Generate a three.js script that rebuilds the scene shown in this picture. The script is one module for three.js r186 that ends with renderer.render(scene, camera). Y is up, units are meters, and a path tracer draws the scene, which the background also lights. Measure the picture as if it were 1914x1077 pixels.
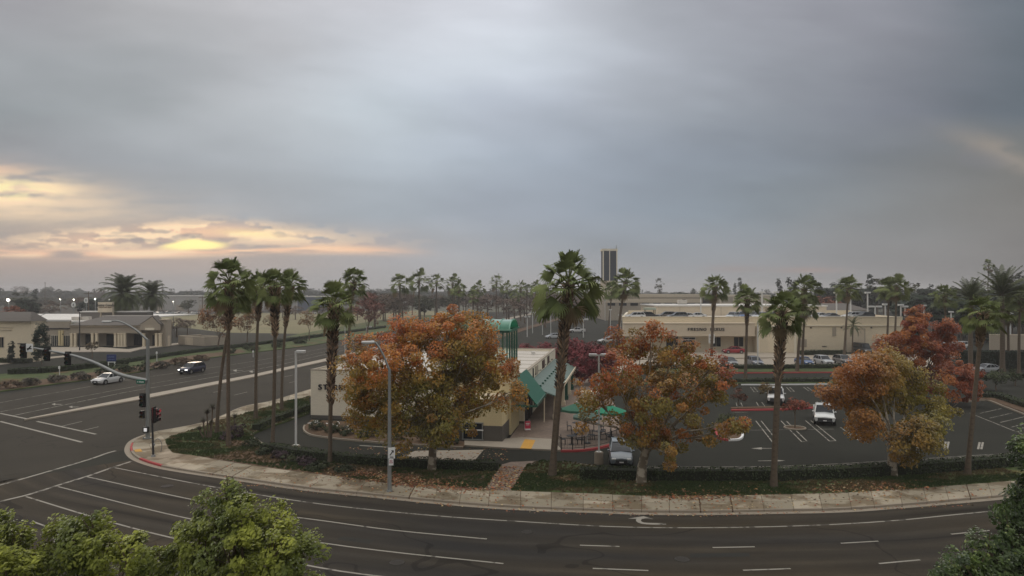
import * as THREE from 'three';
import { mergeGeometries } from 'three/addons/utils/BufferGeometryUtils.js';
import { RoundedBoxGeometry } from 'three/addons/geometries/RoundedBoxGeometry.js';
import { TextGeometry } from 'three/addons/geometries/TextGeometry.js';
import { FontLoader } from 'three/addons/loaders/FontLoader.js';

// ------------------------------------------------------------------ camera, renderer, sky, sun
const W = 1914, HT = 1077, F = 1300, CX = 957, HY = 548, H = 13;      // a level camera 13 m above the street
const scene = new THREE.Scene();
const camera = new THREE.PerspectiveCamera(2 * Math.atan(HT / 2 / F) * 180 / Math.PI, W / HT, 0.5, 9000);
camera.position.set(0, H, 0);
camera.setViewOffset(W, HT, 0, HT / 2 - HY, W, HT);
const renderer = new THREE.WebGLRenderer({ antialias: true });
renderer.setSize(W, HT);
renderer.toneMapping = THREE.LinearToneMapping;
renderer.toneMappingExposure = 1;
renderer.shadowMap.enabled = true;
const FOG = 0.00036;
scene.fog = new THREE.FogExp2(new THREE.Color(0.80, 0.79, 0.80), FOG);

const rng = (s) => () => { s = (s + 0x6d2b79f5) | 0; let t = Math.imul(s ^ (s >>> 15), 1 | s); t = (t + Math.imul(t ^ (t >>> 7), 61 | t)) ^ t; return ((t ^ (t >>> 14)) >>> 0) / 4294967296; };
const lin = (c) => (c /= 255) <= 0.04045 ? c / 12.92 : Math.pow((c + 0.055) / 1.055, 2.4);
const hash = (x, y, s) => { let h = (Math.imul(x, 374761393) + Math.imul(y, 668265263) + Math.imul(s, 1274126177)) | 0; h = Math.imul(h ^ (h >>> 13), 1274126177); return ((h ^ (h >>> 16)) >>> 0) / 4294967296; };
const sm = (t) => t * t * (3 - 2 * t), clamp = (x, a = 0, b = 1) => Math.min(b, Math.max(a, x)), sstep = (a, b, x) => sm(clamp((x - a) / (b - a)));
const mix = (a, b, t) => a + (b - a) * t;
function vn(x, y, s, P = 0) {                                        // value noise, periodic when P > 0
  const xi = Math.floor(x), yi = Math.floor(y), fx = sm(x - xi), fy = sm(y - yi), w = P ? (v) => ((v % P) + P) % P : (v) => v;
  const a = hash(w(xi), w(yi), s), b = hash(w(xi + 1), w(yi), s), c = hash(w(xi), w(yi + 1), s), d = hash(w(xi + 1), w(yi + 1), s);
  return mix(mix(a, b, fx), mix(c, d, fx), fy);
}
function fbm(x, y, o, s, P = 0) { let v = 0, a = 0.5, n = 0; for (let i = 0; i < o; i++) { v += a * vn(x, y, s + i, P); n += a; a *= 0.5; x *= 2; y *= 2; P *= 2; } return v / n; }

{ // overcast evening sky: grey layers, brightest high up, a torn gap with sunset glow low on the left
  const XS = [0, 240, 480, 720, 957, 1200, 1440, 1680, 1914], YS = [0, 100, 200, 300, 400, 470, 530];
  const G = [
    [[168, 165, 168], [175, 173, 174], [190, 188, 190], [206, 206, 211], [214, 216, 223], [172, 174, 180], [160, 160, 167], [145, 145, 152], [112, 118, 125]],
    [[158, 160, 162], [170, 172, 174], [189, 190, 193], [203, 207, 213], [207, 212, 219], [176, 179, 186], [153, 155, 162], [134, 136, 143], [106, 113, 120]],
    [[152, 156, 158], [165, 168, 170], [184, 187, 190], [195, 202, 208], [190, 196, 206], [167, 172, 180], [144, 148, 155], [124, 127, 135], [103, 110, 117]],
    [[155, 155, 157], [163, 165, 168], [176, 180, 184], [180, 187, 194], [170, 178, 188], [150, 157, 167], [132, 138, 146], [124, 127, 130], [122, 121, 117]],
    [[165, 158, 152], [165, 163, 162], [170, 172, 175], [168, 174, 180], [160, 166, 175], [143, 151, 160], [134, 141, 147], [132, 133, 133], [125, 122, 118]],
    [[174, 158, 149], [176, 161, 154], [176, 168, 163], [174, 172, 173], [166, 168, 171], [151, 155, 160], [145, 147, 150], [137, 135, 134], [122, 118, 115]],
    [[164, 153, 148], [169, 160, 155], [172, 165, 162], [171, 167, 166], [169, 166, 166], [160, 159, 160], [148, 146, 145], [134, 131, 130], [116, 113, 111]]].map((r) => r.map(([p, q, s]) => [lin(p - 1), lin(q + 1), lin(s + 3)]));
  const TW = 4096, TH = 2048, data = new Float32Array(TW * TH * 4), ZEN = [1.22, 1.19, 1.16];
  const add = (c, a, t) => { for (let k = 0; k < 3; k++) c[k] = mix(c[k], a[k], clamp(t)); };
  const YEL = [1.15, 0.95, 0.44], CRE = [1.10, 0.82, 0.54], PEA = [0.96, 0.62, 0.42], GRY = [0.33, 0.31, 0.31];
  for (let j = 0; j < TH; j++) {
    const el = ((j + 0.5) / TH - 0.5) * Math.PI;
    if (el < 0) { for (let i = 0; i < TW; i++) data.set([0.2, 0.19, 0.18, 1], (j * TW + i) * 4); continue; }
    for (let i = 0; i < TW; i++) {
      let az = ((i + 0.5) / TW - 0.25) * 2 * Math.PI; if (az > Math.PI) az -= 2 * Math.PI;
      const az1 = clamp(az, -0.72, 0.72), el1 = Math.min(el, 0.43), front = Math.abs(az) < 0.8 && el < 0.5;
      let px = CX + F * Math.tan(az1), py = HY - F * Math.tan(el1) / Math.cos(az1);
      let wx = 0, wy = 0;
      if (front) { wx = (fbm(px / 260, py / 90, 3, 11) - 0.5) * 130; wy = (fbm(px / 260, py / 90, 3, 17) - 0.5) * 60; }
      const gx = clamp(px + wx, 0, 1913.9), gy = clamp(py + wy * sstep(545, 420, py), 0, 529.9);
      let a = 0; while (XS[a + 1] < gx) a++; let b = 0; while (YS[b + 1] < gy) b++;
      const fx = (gx - XS[a]) / (XS[a + 1] - XS[a]), fy = (gy - YS[b]) / (YS[b + 1] - YS[b]), am = Math.max(0, a - 1), ap = Math.min(8, a + 2);
      const cr = (r, k) => { const p0 = r[am][k], p1 = r[a][k], p2 = r[a + 1][k], p3 = r[ap][k]; return p1 + 0.5 * fx * (p2 - p0 + fx * (2 * p0 - 5 * p1 + 4 * p2 - p3 + fx * (3 * (p1 - p2) + p3 - p0))); };
      const c = [0, 1, 2].map((k) => mix(cr(G[b], k), cr(G[b + 1], k), fy));
      const ru = px + py * 0.1, rv = py - px * 0.09, n = front ? fbm(ru / 300 + 3, rv / 75, 5, 5) + 0.35 * fbm(ru / 90, rv / 26, 4, 7) : 0.67;
      for (let k = 0; k < 3; k++) c[k] *= 1 + (n - 0.67) * 0.24 * sstep(548, 470, py);
      if (front && px < 900 && py > 240) {
        const t1 = fbm(px / 95 + py / 200, py / 13, 5, 31), t2 = fbm(px / 40, py / 10, 5, 41), t3 = fbm(px / 130, py / 8, 4, 51);
        // upper torn glow by the left edge
        const e1 = Math.exp(-(((px + 10) / 130) ** 2) - ((py - 352 - px * 0.05) / 26) ** 2), e2 = Math.exp(-(((px - 40) / 270) ** 2) - ((py - 385 - px * 0.06) / 40) ** 2);
        add(c, CRE, e2 * (0.30 + 0.9 * (t1 - 0.3))); add(c, CRE, 2.0 * e1 * sstep(0.2, 0.58, t1)); add(c, [1.05, 0.9, 0.5], 1.2 * e1 * e1 * sstep(0.35, 0.6, t2));
        add(c, PEA, 0.7 * Math.exp(-((px / 60) ** 2) - ((py - 322) / 22) ** 2) * t1);
        // grey cloud between
        add(c, GRY, 0.35 * Math.exp(-(((px - 120) / 260) ** 2) - ((py - 425) / 18) ** 2));
        // lower broken band
        const mid = 452 - 18 * Math.exp(-(((px - 400) / 190) ** 2)), e3 = Math.exp(-(((px - 330) / 240) ** 2) - ((py - mid) / 17) ** 2);
        add(c, PEA, 0.95 * e3 * sstep(0.15, 0.55, t1)); add(c, CRE, 2.0 * e3 * sstep(0.46, 0.53, t2)); add(c, GRY, 0.7 * e3 * sstep(0.47, 0.38, fbm(px / 60 + 7, py / 9, 5, 91)));
        const low = 470 + 5 * Math.sin(px / 120), e4 = Math.exp(-(((py - low) / 8) ** 2)) * sstep(840, 620, px);
        add(c, PEA, 1.1 * e4 * sstep(0.25, 0.5, t3)); add(c, CRE, 0.9 * e4 * sstep(0.46, 0.6, t3) * sstep(760, 400, px)); add(c, PEA, 0.14 * Math.exp(-(((py - 492) / 22) ** 2)) * sstep(800, 300, px) * (0.4 + t3));
        const e5 = Math.exp(-(((px - 470) / 60) ** 2) - ((py - 437 - (px - 470) * 0.06) / 7) ** 2); add(c, CRE, 1.6 * e5 * sstep(0.35, 0.5, t2)); add(c, YEL, 0.5 * e5);
        const core = 1 - Math.hypot((px - 362) / 74, (py - 457 + (t2 - 0.5) * 8 + Math.max(0, 362 - px) * -0.09) / 12); add(c, YEL, sstep(-0.05, 0.45, core)); add(c, [1.2, 1.12, 0.46], sstep(0.2, 0.6, core));
      }
      if (front && px > 1300) {
        const t = fbm(px / 80, py / 40, 4, 61), e = Math.exp(-(((px - 1890) / 90) ** 2) - ((py - 292 - (px - 1890) * 0.35) / 24) ** 2);
        add(c, [0.36, 0.31, 0.26], 0.9 * e * sstep(0.25, 0.6, t));
        add(c, [0.20, 0.205, 0.22], 0.7 * Math.exp(-(((px - 1820) / 90) ** 2) - ((py - 300) / 26) ** 2) * sstep(0.3, 0.6, t));
        add(c, [0.36, 0.27, 0.25], 0.8 * Math.exp(-(((px - 1512) / 60) ** 2) - ((py - 505) / 5) ** 2) + 0.4 * Math.exp(-(((px - 1370) / 50) ** 2) - ((py - 503) / 6) ** 2));
      }
      const bk = sstep(0.72, 1.6, Math.abs(az)), up = mix(sstep(0.40, 0.95, el), sstep(0.33, 0.80, el), bk), back = bk * (1 - up), M = [0.30, 0.30, 0.30];
      for (let k = 0; k < 3; k++) data[(j * TW + i) * 4 + k] = mix(mix(c[k], M[k], back), ZEN[k], up);
      data[(j * TW + i) * 4 + 3] = 1;
    }
  }
  const sky = new THREE.DataTexture(data, TW, TH, THREE.RGBAFormat, THREE.FloatType);
  sky.mapping = THREE.EquirectangularReflectionMapping; sky.magFilter = THREE.LinearFilter; sky.needsUpdate = true;
  scene.background = sky; scene.environment = sky;
}
const sun = new THREE.DirectionalLight(new THREE.Color(1, 0.82, 0.62), 0.5);   // veiled low sun behind the gap in the clouds
sun.position.set(-420, 150, -900); sun.target.position.set(0, 0, -60); sun.castShadow = true; sun.shadow.radius = 40;
sun.shadow.mapSize.set(2048, 2048); Object.assign(sun.shadow.camera, { left: -130, right: 130, top: 130, bottom: -130, near: 10, far: 1500 });
scene.add(sun, sun.target);

// ------------------------------------------------------------------ helpers
const V = (x, y, z) => new THREE.Vector3(x, y, z);
const at = (px, py, h = 0) => { const d = (H - h) * F / (py - HY); return V((px - CX) * d / F, h, -d); };     // point of height h seen at a pixel
const xAt = (px, d) => (px - CX) * d / F, hAt = (py, d) => H - (py - HY) * d / F, dAt = (py, h = 0) => (H - h) * F / (py - HY);
const AWAY = V(Math.sin(0.185), 0, -Math.cos(0.185));               // the boulevard runs this way
const names = {};
function numbered(n) { const k = names[n] = (names[n] ?? -1) + 1; return k ? n + '_' + String(k).padStart(3, '0') : n; }
function tag(o, label, category, group, kind) { if (label) o.userData.label = label; if (category) o.userData.category = category; if (group) o.userData.group = group; if (kind) o.userData.kind = kind; return o; }
function group(name, pos, turn, label, category, grp) { const g = new THREE.Group(); g.name = numbered(name); g.position.copy(pos); g.rotation.y = turn; tag(g, label, category, grp); scene.add(g); return g; }
function mesh(name, geo, mat, parent = scene) { const m = new THREE.Mesh(geo, mat); m.name = parent === scene ? numbered(name) : name; m.castShadow = m.receiveShadow = true; parent.add(m); return m; }
function structure(name, geo, mat, label) { const m = mesh(name, geo, mat); m.userData.kind = 'structure'; if (label) m.userData.label = label; return m; }
function copy(o, name, pos, turn, s, label, category, grp) {
  const c = o.clone(); c.name = numbered(name); if (pos) c.position.copy(pos); c.rotation.y = turn; if (s) (typeof s === 'number' ? c.scale.setScalar(s) : c.scale.set(...s));
  c.userData = { ...o.userData }; tag(c, label, category, grp); scene.add(c); return c;
}
const mg = (list) => { list = list.map((g) => g.index ? g.toNonIndexed() : g); const keep = list.every((g) => g.attributes.uv), col = list.every((g) => g.attributes.color); for (const g of list) for (const k of Object.keys(g.attributes)) if (!(k === 'position' || k === 'normal' || (k === 'uv' && keep) || (k === 'color' && col))) g.deleteAttribute(k); return mergeGeometries(list); };
const box = (w, h, d, x = 0, y = 0, z = 0, ry = 0) => { const g = new THREE.BoxGeometry(w, h, d); if (ry) g.rotateY(ry); return g.translate(x, y, z); };
const rbox = (w, h, d, r, x = 0, y = 0, z = 0) => new RoundedBoxGeometry(w, h, d, 2, r).translate(x, y, z);
const cyl = (r0, r1, h, x = 0, y = 0, z = 0, n = 10) => new THREE.CylinderGeometry(r1, r0, h, n).translate(x, y + h / 2, z);
function bar(a, b, r0, r1 = r0, n = 6) { const d = b.clone().sub(a), g = new THREE.CylinderGeometry(r1, r0, d.length(), n); g.translate(0, d.length() / 2, 0); g.applyQuaternion(new THREE.Quaternion().setFromUnitVectors(V(0, 1, 0), d.clone().normalize())); return g.translate(a.x, a.y, a.z); }
function beam(a, b, w, h, y) { const d = b.clone().sub(a), L = Math.hypot(d.x, d.z); return box(L, h, w, 0, 0, 0, Math.atan2(-d.z, d.x)).translate((a.x + b.x) / 2, y + h / 2, (a.z + b.z) / 2); }
function tube(pts, rads, n = 7) {                                      // tapered tube through points
  const pos = [], uv = [], idx = []; let L = 0;
  pts.forEach((p, i) => {
    const t = (pts[i + 1] ?? p).clone().sub(pts[i - 1] ?? p).normalize(), s = V(0, 0, 1).cross(t); if (s.length() < 0.2) s.set(1, 0, 0).cross(t); s.normalize();
    const u = t.clone().cross(s); if (i) L += p.distanceTo(pts[i - 1]);
    for (let k = 0; k <= n; k++) { const a = k / n * Math.PI * 2, q = p.clone().addScaledVector(s, Math.cos(a) * rads[i]).addScaledVector(u, Math.sin(a) * rads[i]); pos.push(q.x, q.y, q.z); uv.push(k / n * 1.2, L); }
  });
  for (let i = 0; i + 1 < pts.length; i++) for (let k = 0; k < n; k++) { const a = i * (n + 1) + k, b = a + n + 1; idx.push(a, a + 1, b, b, a + 1, b + 1); }
  const g = new THREE.BufferGeometry(); g.setAttribute('position', new THREE.Float32BufferAttribute(pos, 3)); g.setAttribute('uv', new THREE.Float32BufferAttribute(uv, 2)); g.setIndex(idx); g.computeVertexNormals(); return g;
}
function flat(pts, y) { const s = new THREE.Shape(pts.map((p) => new THREE.Vector2(p.x, -p.z))), g = new THREE.ShapeGeometry(s); return g.rotateX(-Math.PI / 2).translate(0, y, 0); }
function slab(pts, y0, y1) { const s = new THREE.Shape(pts.map((p) => new THREE.Vector2(p.x, -p.z))), g = new THREE.ExtrudeGeometry(s, { depth: y1 - y0, bevelEnabled: false }); return g.rotateX(-Math.PI / 2).translate(0, y0, 0); }
const G = (list, h = 0) => list.map(([x, y]) => at(x, y, h));
function ribbon(A, B, y, uvOf) {                                      // strip between two polylines of equal length
  const pos = [], uv = [], idx = []; let L = 0;
  A.forEach((p, i) => { const q = B[i]; if (i) L += p.distanceTo(A[i - 1]); pos.push(p.x, y, p.z, q.x, y, q.z); const w = Math.hypot(p.x - q.x, p.z - q.z); uvOf ? uv.push(L, 0, L, w) : uv.push(p.x, -p.z, q.x, -q.z); });
  for (let i = 0; i + 1 < A.length; i++) { const a = 2 * i; idx.push(a, a + 2, a + 1, a + 1, a + 2, a + 3); }
  const g = new THREE.BufferGeometry(); g.setAttribute('position', new THREE.Float32BufferAttribute(pos, 3)); g.setAttribute('uv', new THREE.Float32BufferAttribute(uv, 2)); g.setIndex(idx);
  g.computeVertexNormals(); if (g.attributes.normal.getY(0) < 0) { g.setIndex(idx.map((_, k) => idx[k - k % 3 + 2 - k % 3])); g.computeVertexNormals(); } return g;
}
function offset(P, w) { return P.map((p, i) => { const a = P[Math.max(0, i - 1)], b = P[Math.min(P.length - 1, i + 1)], d = b.clone().sub(a).normalize(); return V(p.x - d.z * w, p.y, p.z + d.x * w); }); }   // + is to the right of travel
function smooth(P, n) { const c = new THREE.CatmullRomCurve3(P, false, 'centripetal'); return c.getSpacedPoints(n); }
const stripe = (pts, w, y) => ribbon(offset(pts, -w / 2), offset(pts, w / 2), y);

// ------------------------------------------------------------------ procedural materials
function tex(size, fn, rep, srgb = true) {
  const d = new Uint8Array(size * size * 4);
  for (let j = 0; j < size; j++) for (let i = 0; i < size; i++) { const c = fn(i / size, j / size); for (let k = 0; k < 3; k++) { let v = clamp(Array.isArray(c) ? c[k] : c); if (srgb) v = v <= 0.0031308 ? v * 12.92 : 1.055 * Math.pow(v, 1 / 2.4) - 0.055; d[(j * size + i) * 4 + k] = v * 255; } d[(j * size + i) * 4 + 3] = 255; }
  const t = new THREE.DataTexture(d, size, size); t.wrapS = t.wrapT = THREE.RepeatWrapping; t.magFilter = THREE.LinearFilter; t.minFilter = THREE.LinearMipmapLinearFilter; t.generateMipmaps = true;
  if (srgb) t.colorSpace = THREE.SRGBColorSpace; t.repeat.set(1 / rep[0], 1 / (rep[1] ?? rep[0])); t.needsUpdate = true; return t;
}
const std = (o) => new THREE.MeshStandardMaterial({ roughness: 0.85, ...o });
const rgb = (r, g, b) => new THREE.Color().setRGB(r, g, b);
const tone = (c, m) => c.map((x) => x * m);
const asphaltTex = tex(1024, (u, v) => { const n = fbm(u * 6, v * 6, 5, 3, 6), f = hash(Math.floor(u * 1024), Math.floor(v * 1024), 9), s = fbm(u * 3 + 0.5, v * 3, 3, 8, 3); const cr = Math.abs(fbm(u * 5, v * 5, 4, 71, 5) - 0.5) < 0.006 ? 0.72 : 1; return tone([0.044, 0.0385, 0.0295], (0.78 + 0.34 * n + 0.22 * (f - 0.5) + 0.22 * (s - 0.5)) * cr); }, [26]);
const lotTex = tex(1024, (u, v) => { const n = fbm(u * 5, v * 5, 5, 13, 5), f = hash(Math.floor(u * 1024), Math.floor(v * 1024), 19), o = vn(u * 40, v * 40, 22, 40) > 0.93 ? 0.8 : 1; return tone([0.0275, 0.0275, 0.021], (0.82 + 0.3 * n + 0.2 * (f - 0.5)) * o); }, [24]);
const roadTex = tex(1024, (u, v) => {                               // v runs across the lanes: rubber-darkened wheel tracks, oil along the lane middle, patch repairs
  const wob = (fbm(u * 4, v * 2, 3, 44, 4) - 0.5) * 0.02, y = (v + wob) * 21, lane = (y / 3.35) % 1, tr = Math.exp(-(((lane - 0.26) / 0.09) ** 2)) + Math.exp(-(((lane - 0.74) / 0.09) ** 2)), oil = Math.exp(-(((lane - 0.5) / 0.08) ** 2));
  const g = fbm(u * 24, v * 40, 4, 23, 24), f = hash(Math.floor(u * 1024), Math.floor(v * 1024), 29), st = fbm(u * 3, v * 60, 3, 33, 3), brown = fbm(u * 3, v * 9, 3, 37, 3);
  const m = (0.8 + 0.25 * g + 0.2 * (f - 0.5) + 0.25 * (st - 0.5)) * (1 + 0.26 * tr * (0.4 + g) - 0.5 * oil * sstep(0.3, 0.65, st)) * (Math.abs(fbm(u * 4, v * 3, 4, 83, 4) - 0.5) < 0.0045 ? 0.62 : 1); return [0.0405 * m * (1 + 0.9 * (brown - 0.42)), 0.035 * m * (1 + 0.6 * (brown - 0.42)), 0.0275 * m];
}, [46, 21]);
const concTex = tex(512, (u, v) => { const n = fbm(u * 5, v * 5, 5, 3, 5), f = hash(Math.floor(u * 512), Math.floor(v * 512), 9), st = sstep(0.52, 0.66, fbm(u * 4, v * 4, 5, 77, 4)); const m = 0.8 + 0.35 * n + 0.16 * (f - 0.5); return [mix(0.40, 0.20, st * 0.9) * m, mix(0.345, 0.15, st * 0.9) * m, mix(0.255, 0.088, st * 0.9) * m]; }, [7.3]);
const cleanTex = tex(256, (u, v) => { const n = fbm(u * 5, v * 5, 4, 3, 5), f = hash(Math.floor(u * 256), Math.floor(v * 256), 9); return 0.82 + 0.24 * n + 0.12 * (f - 0.5); }, [5]);
const grassTex = tex(1024, (u, v) => { const n = fbm(u * 9, v * 9, 5, 5, 9), p = sstep(0.5, 0.72, fbm(u * 4, v * 4, 4, 15, 4)), f = hash(Math.floor(u * 1024), Math.floor(v * 1024), 2); const m = 0.5 + 0.8 * n + 0.7 * (f - 0.5); return [mix(0.060, 0.115, p) * m, mix(0.085, 0.075, p) * m, mix(0.020, 0.024, p) * m]; }, [11]);
const mulchTex = tex(512, (u, v) => { const n = fbm(u * 20, v * 20, 4, 6, 20), f = hash(Math.floor(u * 256), Math.floor(v * 256), 3); const m = 0.4 + 0.9 * n + 0.8 * (f - 0.5); return [0.125 * m, 0.075 * m, 0.04 * m]; }, [5]);
const dryTex = tex(512, (u, v) => { const n = fbm(u * 5, v * 5, 5, 6, 5), p = fbm(u * 3, v * 3, 3, 26, 3), f = hash(Math.floor(u * 512), Math.floor(v * 512), 3); const m = 0.75 + 0.4 * n + 0.3 * (f - 0.5); return [mix(0.23, 0.17, p) * m, mix(0.19, 0.16, p) * m, mix(0.10, 0.08, p) * m]; }, [60]);
const landTex = tex(512, (u, v) => { const n = fbm(u * 7, v * 7, 5, 6, 7), f = fbm(u * 30, v * 30, 3, 8, 30); return [0.065 * (0.5 + n) * (0.6 + 0.8 * f), 0.065 * (0.5 + n) * (0.6 + 0.8 * f), 0.045 * (0.5 + n)]; }, [400]);
const stuccoTex = tex(512, (u, v) => { const n = fbm(u * 4, v * 4, 5, 6, 4), f = hash(Math.floor(u * 512), Math.floor(v * 512), 3), st = fbm(u * 14, v * 2, 4, 91, 14 / 7); return 0.86 + 0.14 * n + 0.08 * (f - 0.5) - 0.08 * sstep(0.55, 0.75, st); }, [6]);
const barkTex = tex(256, (u, v) => { const n = fbm(u * 6, v * 24, 4, 6, 6), f = hash(Math.floor(u * 256), Math.floor(v * 256), 3); return 0.55 + 0.7 * n + 0.25 * (f - 0.5); }, [1.2, 1.6]);
const syTex = tex(256, (u, v) => { const n = fbm(u * 5, v * 5, 4, 6, 5), p = sstep(0.45, 0.6, n); const m = 0.9 + 0.2 * hash(Math.floor(u * 128), Math.floor(v * 128), 4); return [mix(0.42, 0.17, p) * m, mix(0.37, 0.14, p) * m, mix(0.29, 0.10, p) * m]; }, [1.2, 1.4]);
const paverTex = tex(512, (u, v) => { const bx = u * 32, by = v * 64, row = Math.floor(by), x = bx + (row % 2) * 0.5, j = (x % 1) < 0.06 || (by % 1) < 0.1, c = 0.8 + 0.4 * hash(Math.floor(x) % 32, row, 4), n = 0.8 + 0.4 * fbm(u * 5, v * 5, 4, 6, 5); return j ? tone([0.12, 0.10, 0.085], n) : tone([0.225, 0.165, 0.125], c * n); }, [7]);
const roofTex = tex(512, (u, v) => { const r = Math.floor(v * 24), x = u * 24 + (r % 2) * 0.5, e = (v * 24) % 1 < 0.16 ? 0.6 : 1, c = 0.8 + 0.35 * hash(Math.floor(x) % 24, r, 4); return tone([1, 0.97, 0.93], c * e * (0.75 + 0.4 * fbm(u * 5, v * 5, 4, 6, 5))); }, [7.2]);

const wearTex = (w) => tex(512, (u, v) => { const n = fbm(u * 10, v * 10, 5, 61, 10), f = hash(Math.floor(u * 512), Math.floor(v * 512), 5), k = sstep(w + 0.30, w + 0.12, n + 0.12 * (f - 0.5)), m = 0.85 + 0.3 * fbm(u * 4, v * 4, 3, 14, 4); return [mix(0.29, 0.06, k) * m, mix(0.27, 0.053, k) * m, mix(0.228, 0.042, k) * m]; }, [4.3]);
const rough = (map) => new THREE.MeshPhysicalMaterial({ map, roughness: 0.95, specularIntensity: 0.35 });
const M = {
  asphalt: rough(asphaltTex), lot: rough(lotTex), road: rough(roadTex),
  concrete: std({ map: concTex, roughness: 0.92 }), curb: std({ map: cleanTex, color: rgb(0.30, 0.255, 0.195) }), paleConcrete: std({ map: cleanTex, color: rgb(0.36, 0.31, 0.245) }),
  grass: std({ map: grassTex, roughness: 1 }), mulch: std({ map: mulchTex, roughness: 1 }), dry: std({ map: dryTex, roughness: 1 }), land: std({ map: landTex, roughness: 1 }),
  paint: std({ map: wearTex(0.08), roughness: 0.85 }), worn: std({ map: wearTex(0.2), roughness: 0.9 }), joint: std({ map: mulchTex, color: rgb(0.9, 0.85, 0.8), roughness: 1 }), yellow: std({ map: cleanTex, color: rgb(0.62, 0.33, 0.06) }), redPaint: std({ map: cleanTex, color: rgb(0.40, 0.06, 0.06) }),
  paver: std({ map: paverTex }), cream: std({ map: stuccoTex, color: rgb(0.76, 0.655, 0.48) }), white: std({ map: stuccoTex, color: rgb(0.83, 0.755, 0.60) }), yellowStucco: std({ map: stuccoTex, color: rgb(0.72, 0.60, 0.35) }), beige: std({ map: stuccoTex, color: rgb(0.66, 0.565, 0.43) }), tan: std({ map: stuccoTex, color: rgb(0.42, 0.36, 0.28) }),
  dark: std({ color: rgb(0.025, 0.025, 0.027), roughness: 0.6 }), darkTile: std({ map: cleanTex, color: rgb(0.11, 0.10, 0.085), roughness: 0.6 }), black: std({ color: rgb(0.012, 0.012, 0.012), roughness: 0.5 }),
  glass: new THREE.MeshPhysicalMaterial({ color: rgb(0.018, 0.022, 0.026), roughness: 0.12, specularIntensity: 0.55 }), roofFlat: std({ map: cleanTex, color: rgb(0.56, 0.52, 0.46) }), roofWhite: std({ map: cleanTex, color: rgb(0.70, 0.68, 0.64) }), shingle: std({ map: roofTex, color: rgb(0.15, 0.135, 0.12) }),
  green: std({ color: rgb(0.010, 0.115, 0.07), roughness: 0.5 }), greenMetal: std({ map: cleanTex, color: rgb(0.13, 0.185, 0.155), roughness: 0.5 }), greenDark: std({ color: rgb(0.016, 0.09, 0.06), roughness: 0.45 }), greenRib: std({ color: rgb(0.20, 0.42, 0.32), roughness: 0.4 }),
  pole: std({ map: cleanTex, color: rgb(0.62, 0.62, 0.60), roughness: 0.5 }), steel: std({ map: cleanTex, color: rgb(0.30, 0.31, 0.30), metalness: 0.4, roughness: 0.5 }), whitePaint: std({ color: rgb(0.78, 0.78, 0.76), roughness: 0.5 }),
  bark: std({ map: barkTex, color: rgb(0.16, 0.12, 0.085), roughness: 1 }), palmBark: std({ map: barkTex, color: rgb(0.125, 0.095, 0.066), roughness: 1 }), sycamore: std({ map: syTex, roughness: 0.95 }),
  leaf: new THREE.MeshPhysicalMaterial({ vertexColors: true, roughness: 0.9, side: THREE.DoubleSide, transmission: 0.5, thickness: 0 }), leafDull: std({ vertexColors: true, roughness: 0.85, side: THREE.DoubleSide }),
  tyre: std({ color: rgb(0.014, 0.014, 0.014), roughness: 0.9 }), chrome: std({ color: rgb(0.5, 0.5, 0.5), metalness: 0.9, roughness: 0.3 }), lampOff: std({ color: rgb(0.75, 0.76, 0.74), roughness: 0.25 }), tail: std({ color: rgb(0.3, 0.02, 0.02), roughness: 0.3 }),
};

// ------------------------------------------------------------------ plants
function leafGeo(L) {                                                // L: {p, n, s, c, l} -> folded rhombic leaves
  const pos = new Float32Array(L.length * 12), col = new Float32Array(L.length * 12), nor = new Float32Array(L.length * 12), idx = new Uint32Array(L.length * 6), u = V(0, 0, 0), w = V(0, 0, 0);
  L.forEach((f, i) => {
    u.set(f.n.y + 0.3, f.n.z - 0.7, f.n.x + 0.2).cross(f.n).normalize(); w.copy(f.n).cross(u).normalize();
    const a = f.s, b = f.s * (f.l ?? 0.62), q = [[a, 0, -0.15], [0, b, 0.12], [-a, 0, -0.15], [0, -b, 0.12]];
    q.forEach(([x, y, z], k) => { const o = i * 12 + k * 3; pos[o] = f.p.x + u.x * x + w.x * y + f.n.x * z * a; pos[o + 1] = f.p.y + u.y * x + w.y * y + f.n.y * z * a; pos[o + 2] = f.p.z + u.z * x + w.z * y + f.n.z * z * a; nor.set([f.n.x, f.n.y, f.n.z], o); col.set(f.c, o); });
    idx.set([i * 4, i * 4 + 1, i * 4 + 2, i * 4, i * 4 + 2, i * 4 + 3], i * 6);
  });
  const g = new THREE.BufferGeometry(); g.setAttribute('position', new THREE.BufferAttribute(pos, 3)); g.setAttribute('normal', new THREE.BufferAttribute(nor, 3)); g.setAttribute('color', new THREE.BufferAttribute(col, 3)); g.setIndex(new THREE.BufferAttribute(idx, 1)); return g;
}
const ball = (R) => { const z = R() * 2 - 1, a = R() * 6.283, r = Math.sqrt(1 - z * z); return V(r * Math.cos(a), z, r * Math.sin(a)); };
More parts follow.
